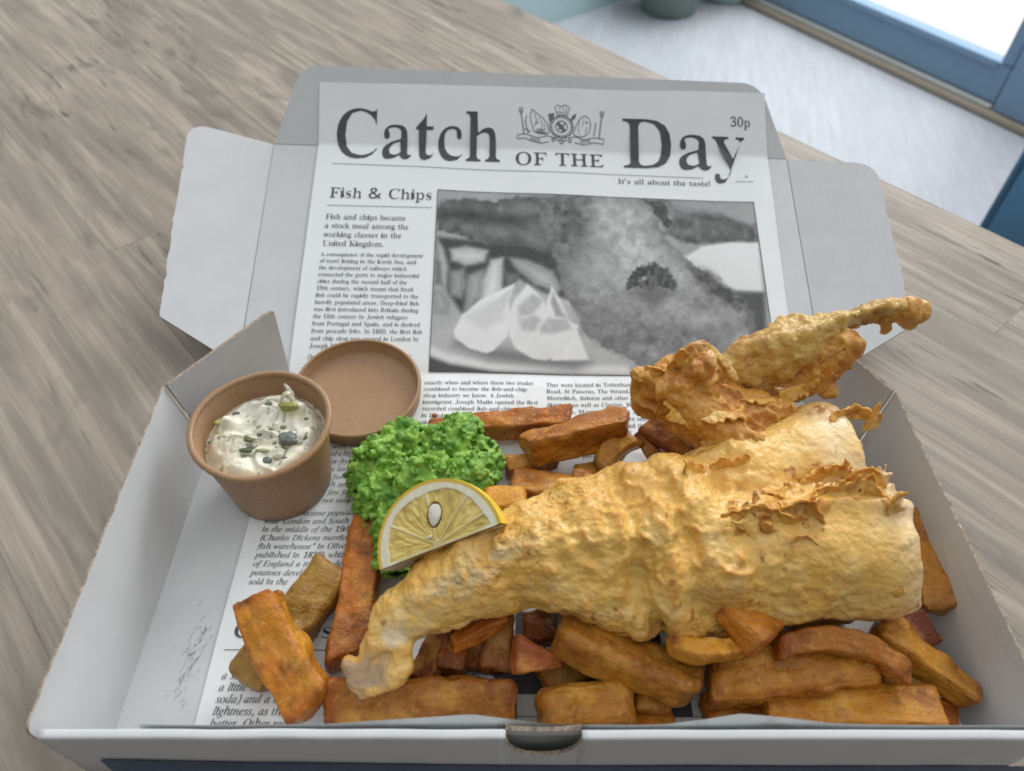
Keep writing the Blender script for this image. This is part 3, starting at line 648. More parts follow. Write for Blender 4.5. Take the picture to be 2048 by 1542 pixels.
(0,115,144,55,76,-5,61,-3,43,3,37,4,30,2,26,-4,18,-4,18,53,27,53,33,34,43,19,56,10,70,7,81,9,89,13,94,20,96,29,92,42,78,52,53,65,38,74,27,85,21,97,18,110,22,130,32,145,49,156,71,160,83,158,99,154,103,153,106,152,111,154,115,160,122,160,122,111,114,111,107,127,98,139,87,146,75,148,65,147,58,143,54,137,52,130,58,116,73,106,96,95,111,86,121,76,127,63,129,47,125,26,114,9,97,-2),
(0,84,212,27,46,0,46,9,61,10,71,15,76,25,78,40,78,217,75,217,51,213,33,202,20,183,14,159,5,159,5,228,205,228,205,158,197,158,187,191,166,210,134,217,132,217,132,40,133,25,138,15,148,10,164,9,164,0),
(0,116,114,23,62,-5,44,-2,33,5,26,18,24,36,24,139,10,139,10,150,44,185,64,212,72,212,72,155,104,155,104,139,72,139,72,41,75,25,78,21,84,20,95,24,103,37,111,33,91,5),
(0,85,246,40,124,-6,84,-1,57,14,42,40,37,78,37,189,35,203,30,212,22,217,7,219,7,228,120,228,120,219,101,216,93,208,90,189,90,70,93,44,102,26,116,15,137,11,170,19,190,42,196,80,196,189,195,203,190,212,180,217,164,219,164,228,237,228,237,219,224,216,216,211,213,202,211,189,211,91,206,46,190,16,163,-1),
(0,117,187,33,65,-5,46,-2,33,9,25,25,23,48,23,124,20,141,15,145,6,147,6,155,71,155,71,37,75,23,81,19,88,18,103,22,114,33,114,124,110,142,105,146,95,147,95,155,162,155,162,35,166,19,180,15,180,6,150,4,114,-5,114,20,105,10,93,2,80,-3),
(0,86,214,25,106,-6,22,190,11,210,4,216,-7,219,-7,228,105,228,105,219,83,216,78,212,76,205,81,189,129,72,174,189,177,204,176,212,171,216,149,219,149,228,221,228,221,219,212,218,204,214,191,191,115,-6),
(0,118,153,24,71,-5,19,124,11,141,6,145,-1,147,-1,155,82,155,82,147,78,147,68,145,64,138,65,134,92,61,118,126,121,136,116,144,102,147,102,155,152,155,152,147,144,144,139,139,130,122,80,-5),
(0,87,306,40,85,-5,16,196,8,214,1,218,-8,219,-8,228,90,228,90,219,75,216,71,212,70,205,74,186,111,77,150,176,143,199,139,209,134,215,115,219,115,228,220,228,220,219,202,216,196,206,199,193,237,83,270,185,274,203,273,211,269,215,252,219,252,228,312,228,312,219,303,216,297,211,287,190,223,-5,214,-5,158,154,95,-5),
(0,119,217,37,61,-5,8,132,3,142,-5,147,-5,155,69,155,69,147,60,145,57,138,58,133,60,126,83,63,105,118,100,133,95,144,84,147,84,155,162,155,162,147,151,144,148,138,148,134,149,131,168,71,191,128,193,138,190,144,178,147,178,155,223,155,223,147,212,142,206,129,152,-5,144,-5,111,98,70,-5),
(0,88,235,47,6,0,6,9,26,15,45,33,97,104,39,193,24,213,16,218,8,219,7,219,7,228,122,228,122,219,115,219,100,216,95,208,101,194,132,145,161,187,170,207,164,216,146,219,146,228,229,228,229,219,227,219,213,217,201,211,178,187,140,132,207,29,218,14,231,9,232,9,232,0,119,0,119,9,122,9,139,12,145,20,137,40,105,91,69,40,62,22,68,12,87,9,87,0),
(0,120,160,41,2,0,2,7,17,15,31,28,61,68,21,132,12,142,2,147,2,155,84,155,84,147,74,145,70,140,75,130,92,103,112,128,117,139,113,145,100,147,100,155,155,155,155,148,141,141,127,127,99,92,146,18,151,11,160,8,160,0,78,0,78,8,89,10,93,15,87,30,69,57,49,31,42,17,46,10,57,7,59,7,59,0),
(0,89,213,37,51,0,51,9,65,11,74,16,79,25,80,40,80,89,23,193,15,207,7,215,0,218,-7,219,-7,228,103,228,103,219,98,219,83,216,78,208,82,196,124,113,167,183,174,204,168,215,149,219,147,219,147,228,220,228,220,219,204,212,191,196,134,102,134,40,135,25,140,16,149,11,164,9,164,0),
(0,121,150,48,26,-70,15,-68,5,-62,-1,-53,-3,-42,-2,-34,2,-27,9,-21,18,-20,32,-25,36,-30,37,-38,37,-41,37,-44,38,-48,43,-49,49,-46,57,-37,65,-22,70,-2,18,125,12,138,8,144,-2,147,-2,147,-2,155,81,155,81,147,68,145,64,137,65,133,66,128,93,59,115,121,118,130,119,137,115,145,101,147,101,155,150,155,150,147,143,145,139,140,130,121,81,-12,65,-48,56,-59,48,-65),
(0,90,221,21,10,0,10,5,138,215,107,215,71,210,58,203,47,193,38,178,31,158,22,158,29,228,203,228,203,222,77,14,120,14,151,18,175,31,192,51,203,82,212,82,203,0),
(0,122,146,20,6,0,6,7,84,144,64,144,48,142,36,136,28,125,22,108,13,108,16,155,137,155,137,145,63,12,76,12,97,15,111,22,122,35,130,54,138,54,134,0),
(0,48,188,24,94,-3,67,1,45,12,30,31,19,55,13,86,11,121,13,155,19,185,30,210,45,228,67,239,94,243,121,239,142,228,157,210,168,185,174,155,176,120,174,85,168,55,157,31,141,12,120,1,16,94,18,110,25,119,45,123,77,124,120,123,163,119,195,110,215,94,221,79,215,70,195,65,163,63,120,65,77,70,45,79,25),
(0,49,188,24,33,0,33,18,60,18,68,19,73,22,77,40,77,208,54,183,44,175,34,173,26,175,20,180,16,188,14,198,37,206,66,224,89,241,127,241,127,40,130,24,135,19,144,18,171,18,171,0),
(0,50,188,41,12,0,12,35,61,85,93,123,109,153,113,186,111,202,106,214,98,220,87,223,72,219,63,208,58,190,56,165,39,166,25,172,16,182,13,198,15,209,21,220,32,230,46,237,64,242,87,243,120,239,144,228,159,211,164,187,160,165,146,140,119,110,77,69,44,37,122,37,132,38,140,43,146,50,150,60,152,71,172,71,171,0),
(0,51,188,65,82,-3,59,-2,40,2,27,9,17,17,11,27,9,37,12,48,18,56,27,61,38,63,41,44,49,31,63,23,79,20,100,25,108,30,115,40,119,52,121,70,117,87,107,101,91,110,69,113,48,113,48,134,70,134,89,138,102,148,110,164,112,184,111,200,105,212,97,220,85,223,74,221,66,215,58,196,56,171,37,172,24,178,15,187,12,200,17,217,31,231,54,240,86,243,118,240,143,229,159,212,164,188,160,168,149,151,133,137,112,128,140,119,152,111,163,101,170,87,172,69,170,50,165,35,156,22,144,12,115,0),
(0,52,188,21,60,0,60,18,70,18,89,22,95,29,97,42,97,62,4,62,4,83,100,240,146,240,146,85,181,85,181,62,146,62,146,42,148,29,154,22,174,18,178,18,178,0,9,28,85,97,85,97,143,98,175,100,208,95,197,87,183,79,169,73,160),
(0,53,188,47,82,-3,60,-2,42,3,29,9,20,18,15,27,13,37,15,48,21,55,29,59,40,60,44,42,55,26,65,22,77,20,98,25,106,32,113,42,117,56,119,74,116,96,107,111,92,121,73,124,52,122,36,118,20,124,31,240,158,240,160,179,140,179,138,190,133,199,122,203,52,203,47,141,63,144,84,146,119,141,146,128,164,105,170,74,168,54,162,37,153,24,141,14,113,1),
(0,54,188,42,98,-3,75,0,55,9,38,24,26,47,18,75,15,111,17,138,21,163,28,185,39,205,52,221,69,233,88,241,111,243,130,242,146,238,157,232,164,224,169,216,170,206,168,196,161,188,149,182,130,180,128,200,122,217,116,222,108,223,90,218,76,200,67,172,62,135,80,143,109,147,136,143,158,129,171,107,176,78,171,45,156,19,132,2,14,99,19,111,22,120,32,125,49,127,74,125,98,119,114,109,123,96,127,77,121,62,110,65,69,73,40,85,24),
(0,55,188,11,55,0,145,203,56,203,43,199,37,186,35,169,15,169,16,240,177,240,177,223,84,0),
(0,56,188,35,92,-3,66,-1,46,5,30,16,19,29,12,44,10,61,13,81,24,97,39,110,59,121,42,134,29,148,20,164,18,182,20,197,25,212,35,224,50,234,70,241,96,243,127,239,149,226,163,208,167,184,164,166,155,152,122,130,148,115,165,100,174,83,178,63,172,35,155,14,128,1,15,101,141,112,149,119,158,124,170,125,185,121,203,111,218,103,222,94,224,82,221,73,213,67,201,65,186,67,171,75,159,15,93,16,109,19,121,28,128,41,131,58,128,73,119,85,104,96,82,108,63,89,57,76,55,60,58,42,66,28,78,19),
(0,57,188,40,76,-3,58,-2,44,2,34,9,27,16,21,35,25,47,38,54,43,40,52,28,63,20,78,18,103,29,118,61,125,115,106,99,93,94,78,92,51,97,30,110,16,132,12,162,14,185,21,204,32,221,48,233,66,241,89,243,112,240,132,231,149,216,162,195,170,166,173,130,167,78,160,56,150,36,137,19,120,7,100,-1,14,92,117,103,118,112,123,125,139,123,176,116,201,105,216,91,221,78,217,68,206,62,189,60,164,64,138,74,122),
(1,65,232,30,-42,0,-41,6,-20,12,0,28,54,91,178,237,185,237,176,29,178,19,183,12,192,8,206,6,204,0,110,0,112,6,115,6,128,8,136,13,141,23,143,39,144,79,66,79,58,75,33,45,20,28,16,18,17,12,21,9,39,6,38,0,3,72,91,145,91,149,183),
(1,97,171,30,25,-4,13,-2,4,5,-1,17,-3,32,0,60,9,88,25,114,45,137,68,153,92,158,108,154,116,140,121,154,146,154,116,45,111,22,112,19,117,17,126,23,141,40,146,36,120,6,98,-4,87,0,84,11,95,59,77,31,60,12,43,0,16,41,16,49,18,58,24,76,43,93,71,105,101,109,129,105,144,92,149,77,145,62,133,48,113,37,88,29,61,27,37,30,21),
(1,66,219,29,-17,0,-15,7,-13,7,0,8,10,13,16,22,21,36,63,192,66,210,64,217,60,222,41,226,42,232,128,232,171,227,197,210,205,182,199,158,180,139,148,126,170,114,184,96,188,73,185,52,175,34,160,20,140,9,115,2,86,0,14,96,129,128,133,151,144,165,161,170,184,165,205,151,217,127,221,112,220,105,215,100,205,94,183,82,135,85,130,16,77,10,108,15,131,28,146,49,150,76,147,95,137,108,121,116,97,119,82,118,75,111,55,36,53,29,52,22,54,16,58,13),
(1,98,170,32,41,-4,23,-2,9,3,1,10,-2,18,-1,25,44,202,46,212,46,218,43,226,31,228,25,228,27,234,47,236,61,239,78,243,81,243,81,240,51,125,78,150,107,158,126,155,140,145,150,129,153,109,151,89,144,69,133,50,119,32,102,17,83,6,62,-2,18,47,5,66,8,84,20,100,37,112,59,120,83,123,105,121,121,115,132,105,139,93,142,77,138,63,127,51,109,41,83,27,33,25,19,30,8),
(1,67,235,47,109,-5,82,-2,58,6,39,20,25,39,16,62,13,89,15,114,23,138,35,161,51,182,70,201,91,217,125,232,161,237,182,235,206,229,215,227,222,229,227,235,233,235,220,166,213,166,213,172,213,177,210,198,200,213,185,223,164,226,143,224,123,215,104,202,87,185,73,164,62,140,55,115,52,87,57,55,70,30,91,15,118,9,161,20,199,51,206,46,184,23,162,7,137,-2),
(1,99,149,40,50,-4,29,0,13,11,3,30,0,54,1,71,6,87,24,119,51,143,75,154,100,158,114,156,124,151,131,143,133,133,129,119,123,115,117,114,106,118,102,128,103,134,107,140,109,142,110,145,107,148,99,149,81,146,65,135,51,119,39,98,32,75,30,54,32,36,38,23,48,14,61,11,87,19,114,41,119,35,85,6),
(1,68,254,28,-18,0,-16,7,-14,7,0,8,9,13,15,22,21,36,63,192,66,210,64,217,60,221,40,226,42,232,131,232,163,229,189,221,210,207,226,188,236,164,239,136,237,109,228,84,215,61,197,41,174,24,147,11,117,3,83,0,21,85,11,112,14,135,22,155,35,171,52,184,72,193,94,199,119,200,144,196,177,182,201,159,216,127,221,111,219,103,212,96,193,56,45,52,25,54,18,60,14,70,12),
(1,100,177,42,31,-4,16,-1,5,7,-2,20,-4,37,-3,53,3,72,22,109,50,139,73,154,96,158,112,155,121,147,136,208,137,213,138,218,134,225,122,227,117,227,118,234,153,239,169,243,172,240,172,237,171,234,120,40,118,30,117,22,119,17,125,15,136,21,153,40,158,36,131,6,120,-2,108,-4,96,0,91,13,101,56,83,29,66,11,49,0,19,45,14,54,16,64,22,83,43,99,71,111,102,116,130,111,145,106,149,99,150,83,146,66,134,51,115,38,89,29,62,26,39,27,28,31,20,37,15),
(1,69,227,54,-17,0,-15,7,-14,7,0,8,9,13,16,22,21,37,63,192,66,210,64,217,60,221,41,226,42,232,220,232,210,182,204,182,204,183,201,207,195,214,186,218,154,221,126,221,111,219,103,213,98,198,80,130,108,130,130,132,144,138,154,148,161,163,167,163,143,81,137,81,138,94,136,110,126,117,107,119,77,119,56,42,54,31,52,24,54,18,58,14,77,12,100,12,122,13,141,17,157,24,170,34,182,47,193,64,200,64,176,0),
(1,101,144,30,44,-3,25,0,10,10,1,27,-2,49,0,66,5,83,23,115,50,142,74,154,98,158,111,157,121,152,127,144,129,133,123,113,104,95,73,80,31,71,29,59,28,49,32,29,42,17,59,13,84,20,110,41,116,36,99,18,82,6,64,-1,10,32,79,62,86,84,99,98,116,102,136,99,146,90,149,79,147,68,140,48,115),
(1,70,203,47,-15,0,-13,7,-12,7,5,9,15,18,22,37,64,192,67,210,66,217,61,221,42,226,44,232,211,232,200,177,193,177,194,180,194,184,191,201,185,213,172,219,153,221,127,221,109,218,103,209,98,187,83,129,101,129,129,132,146,142,158,163,165,163,143,78,136,78,137,86,137,95,135,106,131,113,122,116,106,118,80,118,58,35,57,28,56,22,58,14,63,10,85,6,84,0),
(1,102,99,48,-24,-77,-33,-75,-40,-71,-44,-65,-46,-58,-43,-47,-33,-43,-25,-46,-22,-54,-23,-59,-25,-63,-21,-67,-12,-64,-5,-54,1,-37,7,-12,36,141,3,141,6,152,38,152,42,170,52,201,67,224,86,239,108,243,120,242,129,237,136,229,138,219,134,208,122,204,112,207,109,217,110,221,110,224,112,228,109,232,103,234,86,224,74,192,66,152,105,152,103,141,64,141,50,75,34,4,16,-43,-2,-68),
(1,71,271,57,123,-5,92,-2,65,7,43,21,27,40,17,63,13,90,16,115,24,139,35,162,51,184,70,202,91,217,126,232,164,237,186,235,207,229,223,223,232,221,243,224,252,235,257,235,242,164,236,164,229,190,214,210,193,222,166,226,136,221,109,207,86,183,69,153,57,119,53,87,58,52,73,27,96,11,127,5,144,7,160,13,171,21,177,32,189,79,191,86,191,93,190,100,185,104,161,107,163,113,259,113,257,107,238,104,228,94,225,85,222,73,208,17,167,1),
(1,103,143,45,32,-77,8,-74,-10,-65,-22,-53,-26,-37,-15,-11,18,12,7,19,3,29,11,42,29,60,11,76,5,97,7,113,14,128,26,141,40,151,57,157,76,159,103,153,123,148,145,148,145,133,122,133,124,118,122,102,115,87,104,74,89,65,73,59,55,57,41,58,33,50,30,43,37,35,56,27,79,19,97,9,108,-3,111,-20,109,-36,102,-50,90,-61,74,-70,54,-75,15,56,64,66,67,75,73,90,95,95,125,94,136,89,144,82,149,74,151,64,149,54,143,39,120,35,106,33,91,39,71,13,38,-66,66,-62,82,-50,88,-30,86,-22,82,-16,66,-5,47,3,26,9,3,-10,-5,-32,0,-51,14,-62),
(1,72,260,67,-17,0,-15,7,-14,7,3,9,14,18,21,36,63,192,66,210,64,217,60,221,41,226,42,232,135,232,133,226,132,226,119,224,109,220,103,210,97,195,83,143,82,135,84,131,93,130,179,130,187,131,190,137,205,192,208,210,207,217,202,221,183,226,185,232,277,232,275,226,273,226,260,224,251,219,245,211,239,196,198,40,195,30,194,22,196,15,200,11,220,7,218,0,126,0,127,7,129,7,146,9,156,18,163,36,182,106,183,109,183,111,180,116,172,117,86,117,78,116,74,110,55,40,53,30,52,22,54,15,58,11,78,7,76,0),
(1,104,201,45,152,-3,139,-1,130,6,124,16,122,30,123,49,128,76,136,110,139,128,141,142,137,157,125,162,106,155,87,136,71,110,62,86,44,0,12,0,56,208,59,225,53,237,36,241,33,241,36,255,98,255,85,193,78,166,71,138,75,138,104,172,137,183,157,179,169,166,173,146,171,131,167,109,158,69,155,50,154,34,157,22,166,18,176,20,187,26,193,16,172,1),
(1,73,123,25,-15,0,-13,7,-12,7,5,9,15,18,22,36,64,192,67,210,66,217,61,221,42,226,44,232,138,232,136,226,133,226,121,224,112,219,105,211,100,196,58,40,55,22,57,15,61,11,80,7,79,0),
(1,105,89,8,61,197,49,202,44,214,49,226,61,231,73,226,79,214,74,202,26,16,-4,4,1,0,14,2,27,6,43,28,121,29,127,30,132,29,138,25,141,9,144,10,149,32,152,48,155,62,158,65,154,65,151,64,148,32,39,29,26,31,19,36,16,48,23,65,42,70,37,42,6),
(1,74,128,35,11,-5,-4,-3,-16,3,-23,13,-26,25,-21,38,-15,42,-8,43,4,39,9,28,8,24,7,20,6,13,8,7,14,5,21,7,26,13,29,24,34,38,74,190,78,210,76,217,71,222,48,225,50,232,146,232,144,226,131,224,122,221,116,213,111,199,76,67,65,35,51,13,33,-1),
(1,106,87,8,62,197,50,202,45,214,50,226,62,231,74,226,80,214,75,202,32,-25,-77,-34,-75,-42,-70,-47,-64,-48,-55,-45,-45,-36,-42,-28,-45,-25,-54,-25,-58,-26,-63,-24,-66,-21,-67,-14,-62,-6,-44,3,-13,12,34,31,124,31,128,31,132,28,141,9,144,11,150,30,152,45,155,59,158,62,157,63,153,37,29,25,-18,10,-50,-6,-70),
(1,75,227,60,-17,0,-15,7,-14,7,3,9,14,18,21,36,63,192,66,210,64,217,60,221,41,226,42,232,134,232,132,226,130,226,118,224,109,221,103,212,98,198,81,133,80,130,80,128,82,125,86,127,168,193,183,207,187,217,183,223,170,226,168,226,169,232,251,232,248,226,246,226,232,223,216,213,168,177,111,132,178,35,197,13,207,8,219,6,217,0,118,0,120,6,122,6,139,9,142,13,144,18,141,28,134,40,84,114,80,117,75,112,55,37,52,23,54,15,59,10,81,7,79,0),
(1,107,170,42,109,-4,100,-2,94,5,80,32,60,80,39,64,20,0,-7,0,51,207,53,217,49,226,36,228,31,228,33,234,55,237,70,240,79,243,84,243,88,240,86,233,42,79,97,120,110,131,115,140,111,145,99,147,101,153,169,153,167,147,166,147,146,142,123,128,82,96,107,36,114,23,124,18,136,23,150,40,155,34,143,18,131,6,119,-1),
(1,76,224,33,-12,0,-10,7,-9,7,5,8,14,13,21,22,26,36,67,192,70,202,71,210,69,217,65,221,45,226,47,232,139,232,137,226,124,224,115,220,108,211,103,196,62,46,59,32,58,26,59,19,63,14,82,12,106,12,149,16,164,23,177,33,199,66,206,66,184,0),
(1,108,86,26,16,-4,4,1,-1,13,1,27,7,50,49,206,51,216,50,223,46,227,29,229,30,235,52,238,67,241,82,243,86,240,84,233,31,42,28,25,29,19,34,17,45,23,61,41,66,36,52,18,39,6,26,-1),
(1,77,295,43,-18,0,-16,7,2,9,12,18,20,36,64,192,67,210,65,217,61,221,41,226,43,232,106,232,130,54,248,232,312,232,310,226,307,226,295,224,286,219,279,211,274,196,232,40,230,30,229,22,231,15,235,11,255,7,253,0,161,0,163,6,180,9,190,19,198,41,240,196,109,0,105,0,79,196,38,51,33,24,35,16,39,11,59,6,57,0),
(1,109,275,62,205,-4,192,1,188,15,192,39,212,109,215,127,213,135,206,137,196,135,186,129,162,105,140,69,125,36,114,0,88,0,118,101,123,129,120,135,113,137,98,131,78,115,57,89,43,64,32,35,20,0,-6,0,25,106,29,122,31,132,29,137,25,141,8,144,10,150,47,155,57,157,61,158,65,154,65,151,64,148,45,89,92,141,132,158,147,153,152,138,142,92,172,129,199,151,224,158,239,153,244,138,243,126,239,111,218,33,217,29,217,25,218,19,223,17,234,24,241,32,249,43,254,38,230,7),
(1,78,250,39,169,-5,77,186,38,42,35,30,34,21,35,14,40,10,61,7,59,0,-17,0,-15,7,-1,8,8,13,15,21,21,36,65,196,66,200,66,204,65,212,60,219,52,224,43,226,41,226,42,232,91,232,177,54,214,190,216,202,217,211,216,218,211,222,190,226,192,232,268,232,266,226,249,223,238,215,230,196,175,-5),
(1,110,182,43,111,-4,99,0,94,14,108,70,121,127,119,135,112,137,98,132,80,116,61,95,46,71,34,41,21,0,-6,0,27,110,31,131,27,140,11,142,9,142,10,148,34,152,50,155,65,158,66,157,66,154,46,89,71,119,94,141,115,153,132,157,146,153,151,139,150,126,146,111,127,44,124,32,123,25,124,19,130,17,141,24,156,45,161,41,137,7),
(1,79,258,28,100,-5,74,-2,53,5,35,18,22,35,13,56,11,81,13,104,19,126,29,148,42,169,58,188,76,204,95,218,116,229,138,235,160,237,185,235,207,227,224,214,237,196,245,175,247,151,241,113,224,76,200,42,170,16,137,0,23,100,5,117,7,134,14,149,26,164,40,188,77,203,120,209,166,206,192,196,212,181,223,160,227,142,225,124,217,107,204,91,187,77,167,65,143,53,106,49,69,52,41,62,21,79,9),
(1,111,175,22,53,-4,30,0,13,11,2,28,-2,51,0,70,7,89,17,107,31,124,47,138,64,149,82,156,101,158,124,154,142,143,153,126,157,103,155,86,150,69,130,37,102,11,78,0,18,56,6,70,8,83,16,95,28,106,43,121,78,127,113,120,140,99,149,82,146,66,134,51,115,39,92,31,66,28,42,30,26,35,15,44,8),
(1,80,201,32,-17,0,-15,7,-13,7,0,8,9,12,16,21,21,36,63,192,66,210,64,217,60,222,41,226,42,232,134,232,173,227,196,209,204,180,201,161,193,145,179,131,160,120,137,113,110,111,80,111,74,107,54,32,53,28,52,23,54,15,59,10,83,7,81,0,14,96,121,127,125,149,137,162,157,166,182,164,200,155,213,142,220,122,222,108,219,99,202,80,132,80,126,82,122),
(1,112,170,41,-48,-75,-46,-69,-33,-67,-24,-63,-19,-55,-14,-43,27,118,29,125,30,131,29,137,26,140,8,143,10,149,31,151,47,154,62,158,65,155,64,149,56,125,84,150,113,158,130,155,143,146,151,132,154,113,152,93,145,72,135,53,122,34,106,19,89,7,70,-1,50,-4,36,-2,25,3,15,-41,11,-57,13,-62,18,-66,38,-69,37,-75,19,50,5,64,7,78,15,90,26,101,41,118,77,124,114,122,126,118,135,110,141,100,143,83,139,68,126,55,107,46,81,33,32,32,26,31,20,36,8),
(1,81,258,48,147,-65,124,-63,97,-56,72,-50,54,-47,35,-51,14,-63,10,-57,72,-2,46,10,27,27,15,51,11,81,13,105,19,128,29,150,43,171,58,189,76,205,95,219,116,229,136,235,156,237,182,235,203,227,221,214,234,198,242,177,245,153,240,117,225,82,202,49,171,21,134,2,95,-4,82,-7,63,-23,72,-22,80,-22,102,-25,130,-32,172,-41,198,-34,224,-13,230,-17,210,-39,190,-54,170,-62,22,100,5,126,11,150,27,172,53,191,87,203,126,208,164,204,191,194,211,179,223,157,227,139,224,121,216,104,203,89,187,76,166,64,143,52,105,48,67,52,41,62,21,78,9),
(1,113,170,33,40,-75,42,-69,60,-67,69,-60,76,-41,102,53,84,28,66,11,47,0,29,-3,14,0,4,8,-3,21,-5,39,-3,58,3,77,23,113,37,128,52,141,75,154,97,158,117,153,127,138,132,154,157,154,105,-35,102,-49,101,-56,102,-62,106,-66,123,-69,126,-69,126,-75,20,45,15,59,18,74,28,89,46,104,73,116,100,120,124,118,134,114,142,108,147,99,149,87,147,76,140,53,117,36,87,28,63,26,41,27,30,31,21,37,16),
(1,82,225,39,-17,0,-15,7,-13,7,0,8,10,13,16,22,21,36,63,192,66,210,64,217,60,222,41,226,42,232,141,232,172,229,194,219,207,203,212,182,204,154,182,132,145,118,176,43,191,15,199,9,210,7,211,7,209,0,157,0,110,114,103,114,88,115,76,116,57,44,53,23,55,15,59,10,77,6,81,6,79,0,13,101,125,132,129,155,140,169,158,173,182,168,204,152,217,126,221,112,220,104,214,99,199,79,126,89,125),
(1,114,112,25,-6,0,23,104,28,130,27,136,23,139,6,142,7,148,30,152,45,155,59,158,62,157,62,154,45,90,79,141,104,158,115,154,119,141,117,133,113,126,107,122,100,120,90,124,85,134,48,79,20,0),
(1,83,184,62,77,-5,54,-2,29,5,25,6,21,7,13,4,7,-4,1,-4,13,73,19,73,23,44,34,23,51,10,73,5,85,7,96,12,105,19,112,28,116,40,118,52,114,70,103,87,92,101,77,116,51,148,46,162,44,177,46,193,52,208,62,220,76,230,92,235,111,237,126,237,140,233,151,230,156,228,164,230,169,236,176,236,165,168,160,168,156,194,148,212,134,223,116,227,100,224,88,216,80,204,77,188,79,178,84,167,100,145,116,129,132,112,146,89,150,63,148,45,141,28,130,15,115,4,97,-2),
(1,115,124,50,39,-4,16,0,3,3,-2,2,-4,-2,-11,-2,-4,53,2,53,5,32,12,17,22,8,36,5,46,7,55,13,61,22,63,34,60,47,52,60,42,73,32,87,23,103,20,119,23,134,32,147,45,155,61,158,83,155,97,151,102,153,104,157,110,157,103,107,98,107,87,139,65,149,57,148,51,144,47,138,45,130,48,118,58,104,68,91,78,77,86,61,90,44,88,32,83,20,75,10,65,3,53,-2),
(1,84,210,36,25,0,26,7,29,7,48,10,60,21,70,45,114,209,115,215,113,219,106,220,97,220,63,216,51,210,42,202,30,176,22,177,37,232,230,232,220,175,213,175,214,180,214,186,211,202,205,212,193,218,173,220,159,220,153,218,149,212,104,46,99,21,101,14,106,10,129,7,132,7,130,0),
(1,116,93,23,16,-4,4,0,0,13,1,22,3,31,33,141,10,141,11,148,41,163,68,196,76,196,63,152,91,152,89,141,60,141,33,39,30,22,31,17,36,15,47,21,62,40,67,34,41,5),
(1,85,245,50,100,-5,69,-1,46,12,31,31,26,56,32,91,59,194,62,210,61,217,56,222,34,226,36,232,134,232,132,226,129,226,115,224,105,218,98,207,92,191,67,96,59,55,63,37,72,23,87,14,108,11,126,13,142,19,155,28,166,40,175,59,185,91,208,177,213,206,212,216,208,222,186,226,188,232,266,232,265,226,260,226,244,222,234,210,229,198,223,178,198,82,188,53,177,31,163,14,146,3,125,-3),
(1,117,182,47,23,-4,14,-3,7,2,3,9,2,19,4,34,9,58,25,114,27,123,28,133,27,138,23,142,7,144,8,150,30,153,45,155,59,158,64,156,63,152,62,148,35,53,31,37,30,27,32,19,40,16,50,19,62,27,88,57,113,102,131,154,157,154,128,46,123,24,125,18,130,16,142,23,157,42,162,37,137,6,111,-4,99,0,94,13,99,41,110,77,85,41,63,16,43,1),
(1,86,218,30,40,-5,48,197,47,211,43,219,35,224,22,226,19,226,20,232,113,232,111,226,109,226,95,225,87,220,83,210,81,193,75,48,192,187,205,204,209,215,207,220,203,224,185,226,187,232,258,232,256,226,255,226,246,224,236,217,213,192,47,-5),
(1,118,148,30,31,-4,25,85,22,116,18,133,11,140,0,143,-3,143,-2,149,14,152,26,155,34,157,40,158,47,142,51,94,55,29,82,58,102,85,116,106,120,120,116,127,108,135,104,144,109,155,120,158,127,157,132,153,136,137,122,98,80,43,38,-4),
(1,87,296,45,41,-5,49,197,48,211,43,220,34,224,20,226,21,232,115,232,113,226,110,226,97,225,88,220,84,210,82,193,77,58,161,177,162,198,161,211,156,219,148,224,136,226,134,226,135,232,224,232,222,226,205,223,197,213,194,189,188,60,272,186,282,203,285,216,279,223,261,226,263,232,333,232,332,226,331,226,321,224,312,217,291,191,160,-5,153,-5,160,155,48,-5),
(1,119,223,35,24,-4,22,87,20,117,16,134,10,142,0,144,-2,144,-1,150,15,153,27,156,35,158,40,158,46,140,48,86,49,46,119,158,125,158,138,35,162,64,186,98,194,120,188,130,183,136,181,143,185,154,196,158,202,157,207,152,211,137,201,104,170,58,120,-4,115,-4,102,110,30,-4),
(1,88,229,53,-31,0,-29,6,-7,13,17,32,100,115,77,185,66,211,54,222,33,226,30,226,32,232,135,232,133,226,127,226,111,222,106,213,110,194,129,139,182,191,195,206,199,216,194,224,179,226,175,226,177,232,258,232,256,226,255,226,244,224,233,218,208,196,133,125,159,45,169,20,181,10,201,6,204,6,202,0,97,0,99,6,105,6,122,9,127,13,129,20,128,28,125,38,104,100,49,45,37,30,32,17,39,9,59,5,57,0),
(1,120,139,52,77,-4,69,-3,63,2,54,29,47,60,23,27,4,5,-6,-1,-16,-3,-27,1,-31,11,-27,21,-17,26,-9,23,-1,20,7,23,15,32,45,74,35,123,28,138,14,143,6,142,-1,141,0,148,32,154,41,157,48,158,53,156,56,148,65,103,89,135,101,151,110,156,119,157,131,154,135,144,131,134,122,131,113,133,109,135,106,135,98,132,68,90,78,44,81,32,84,24,87,19,92,17,104,24,119,43,124,38,98,6),
(1,89,206,40,24,0,26,6,48,9,59,17,65,33,83,100,53,183,41,209,27,222,7,226,8,232,109,232,107,226,86,222,81,218,80,212,81,204,83,196,112,118,166,179,183,200,189,214,187,219,182,223,173,225,161,226,163,232,243,232,241,225,231,223,221,217,196,191,118,102,99,33,97,27,96,20,98,13,104,9,129,6,127,0),
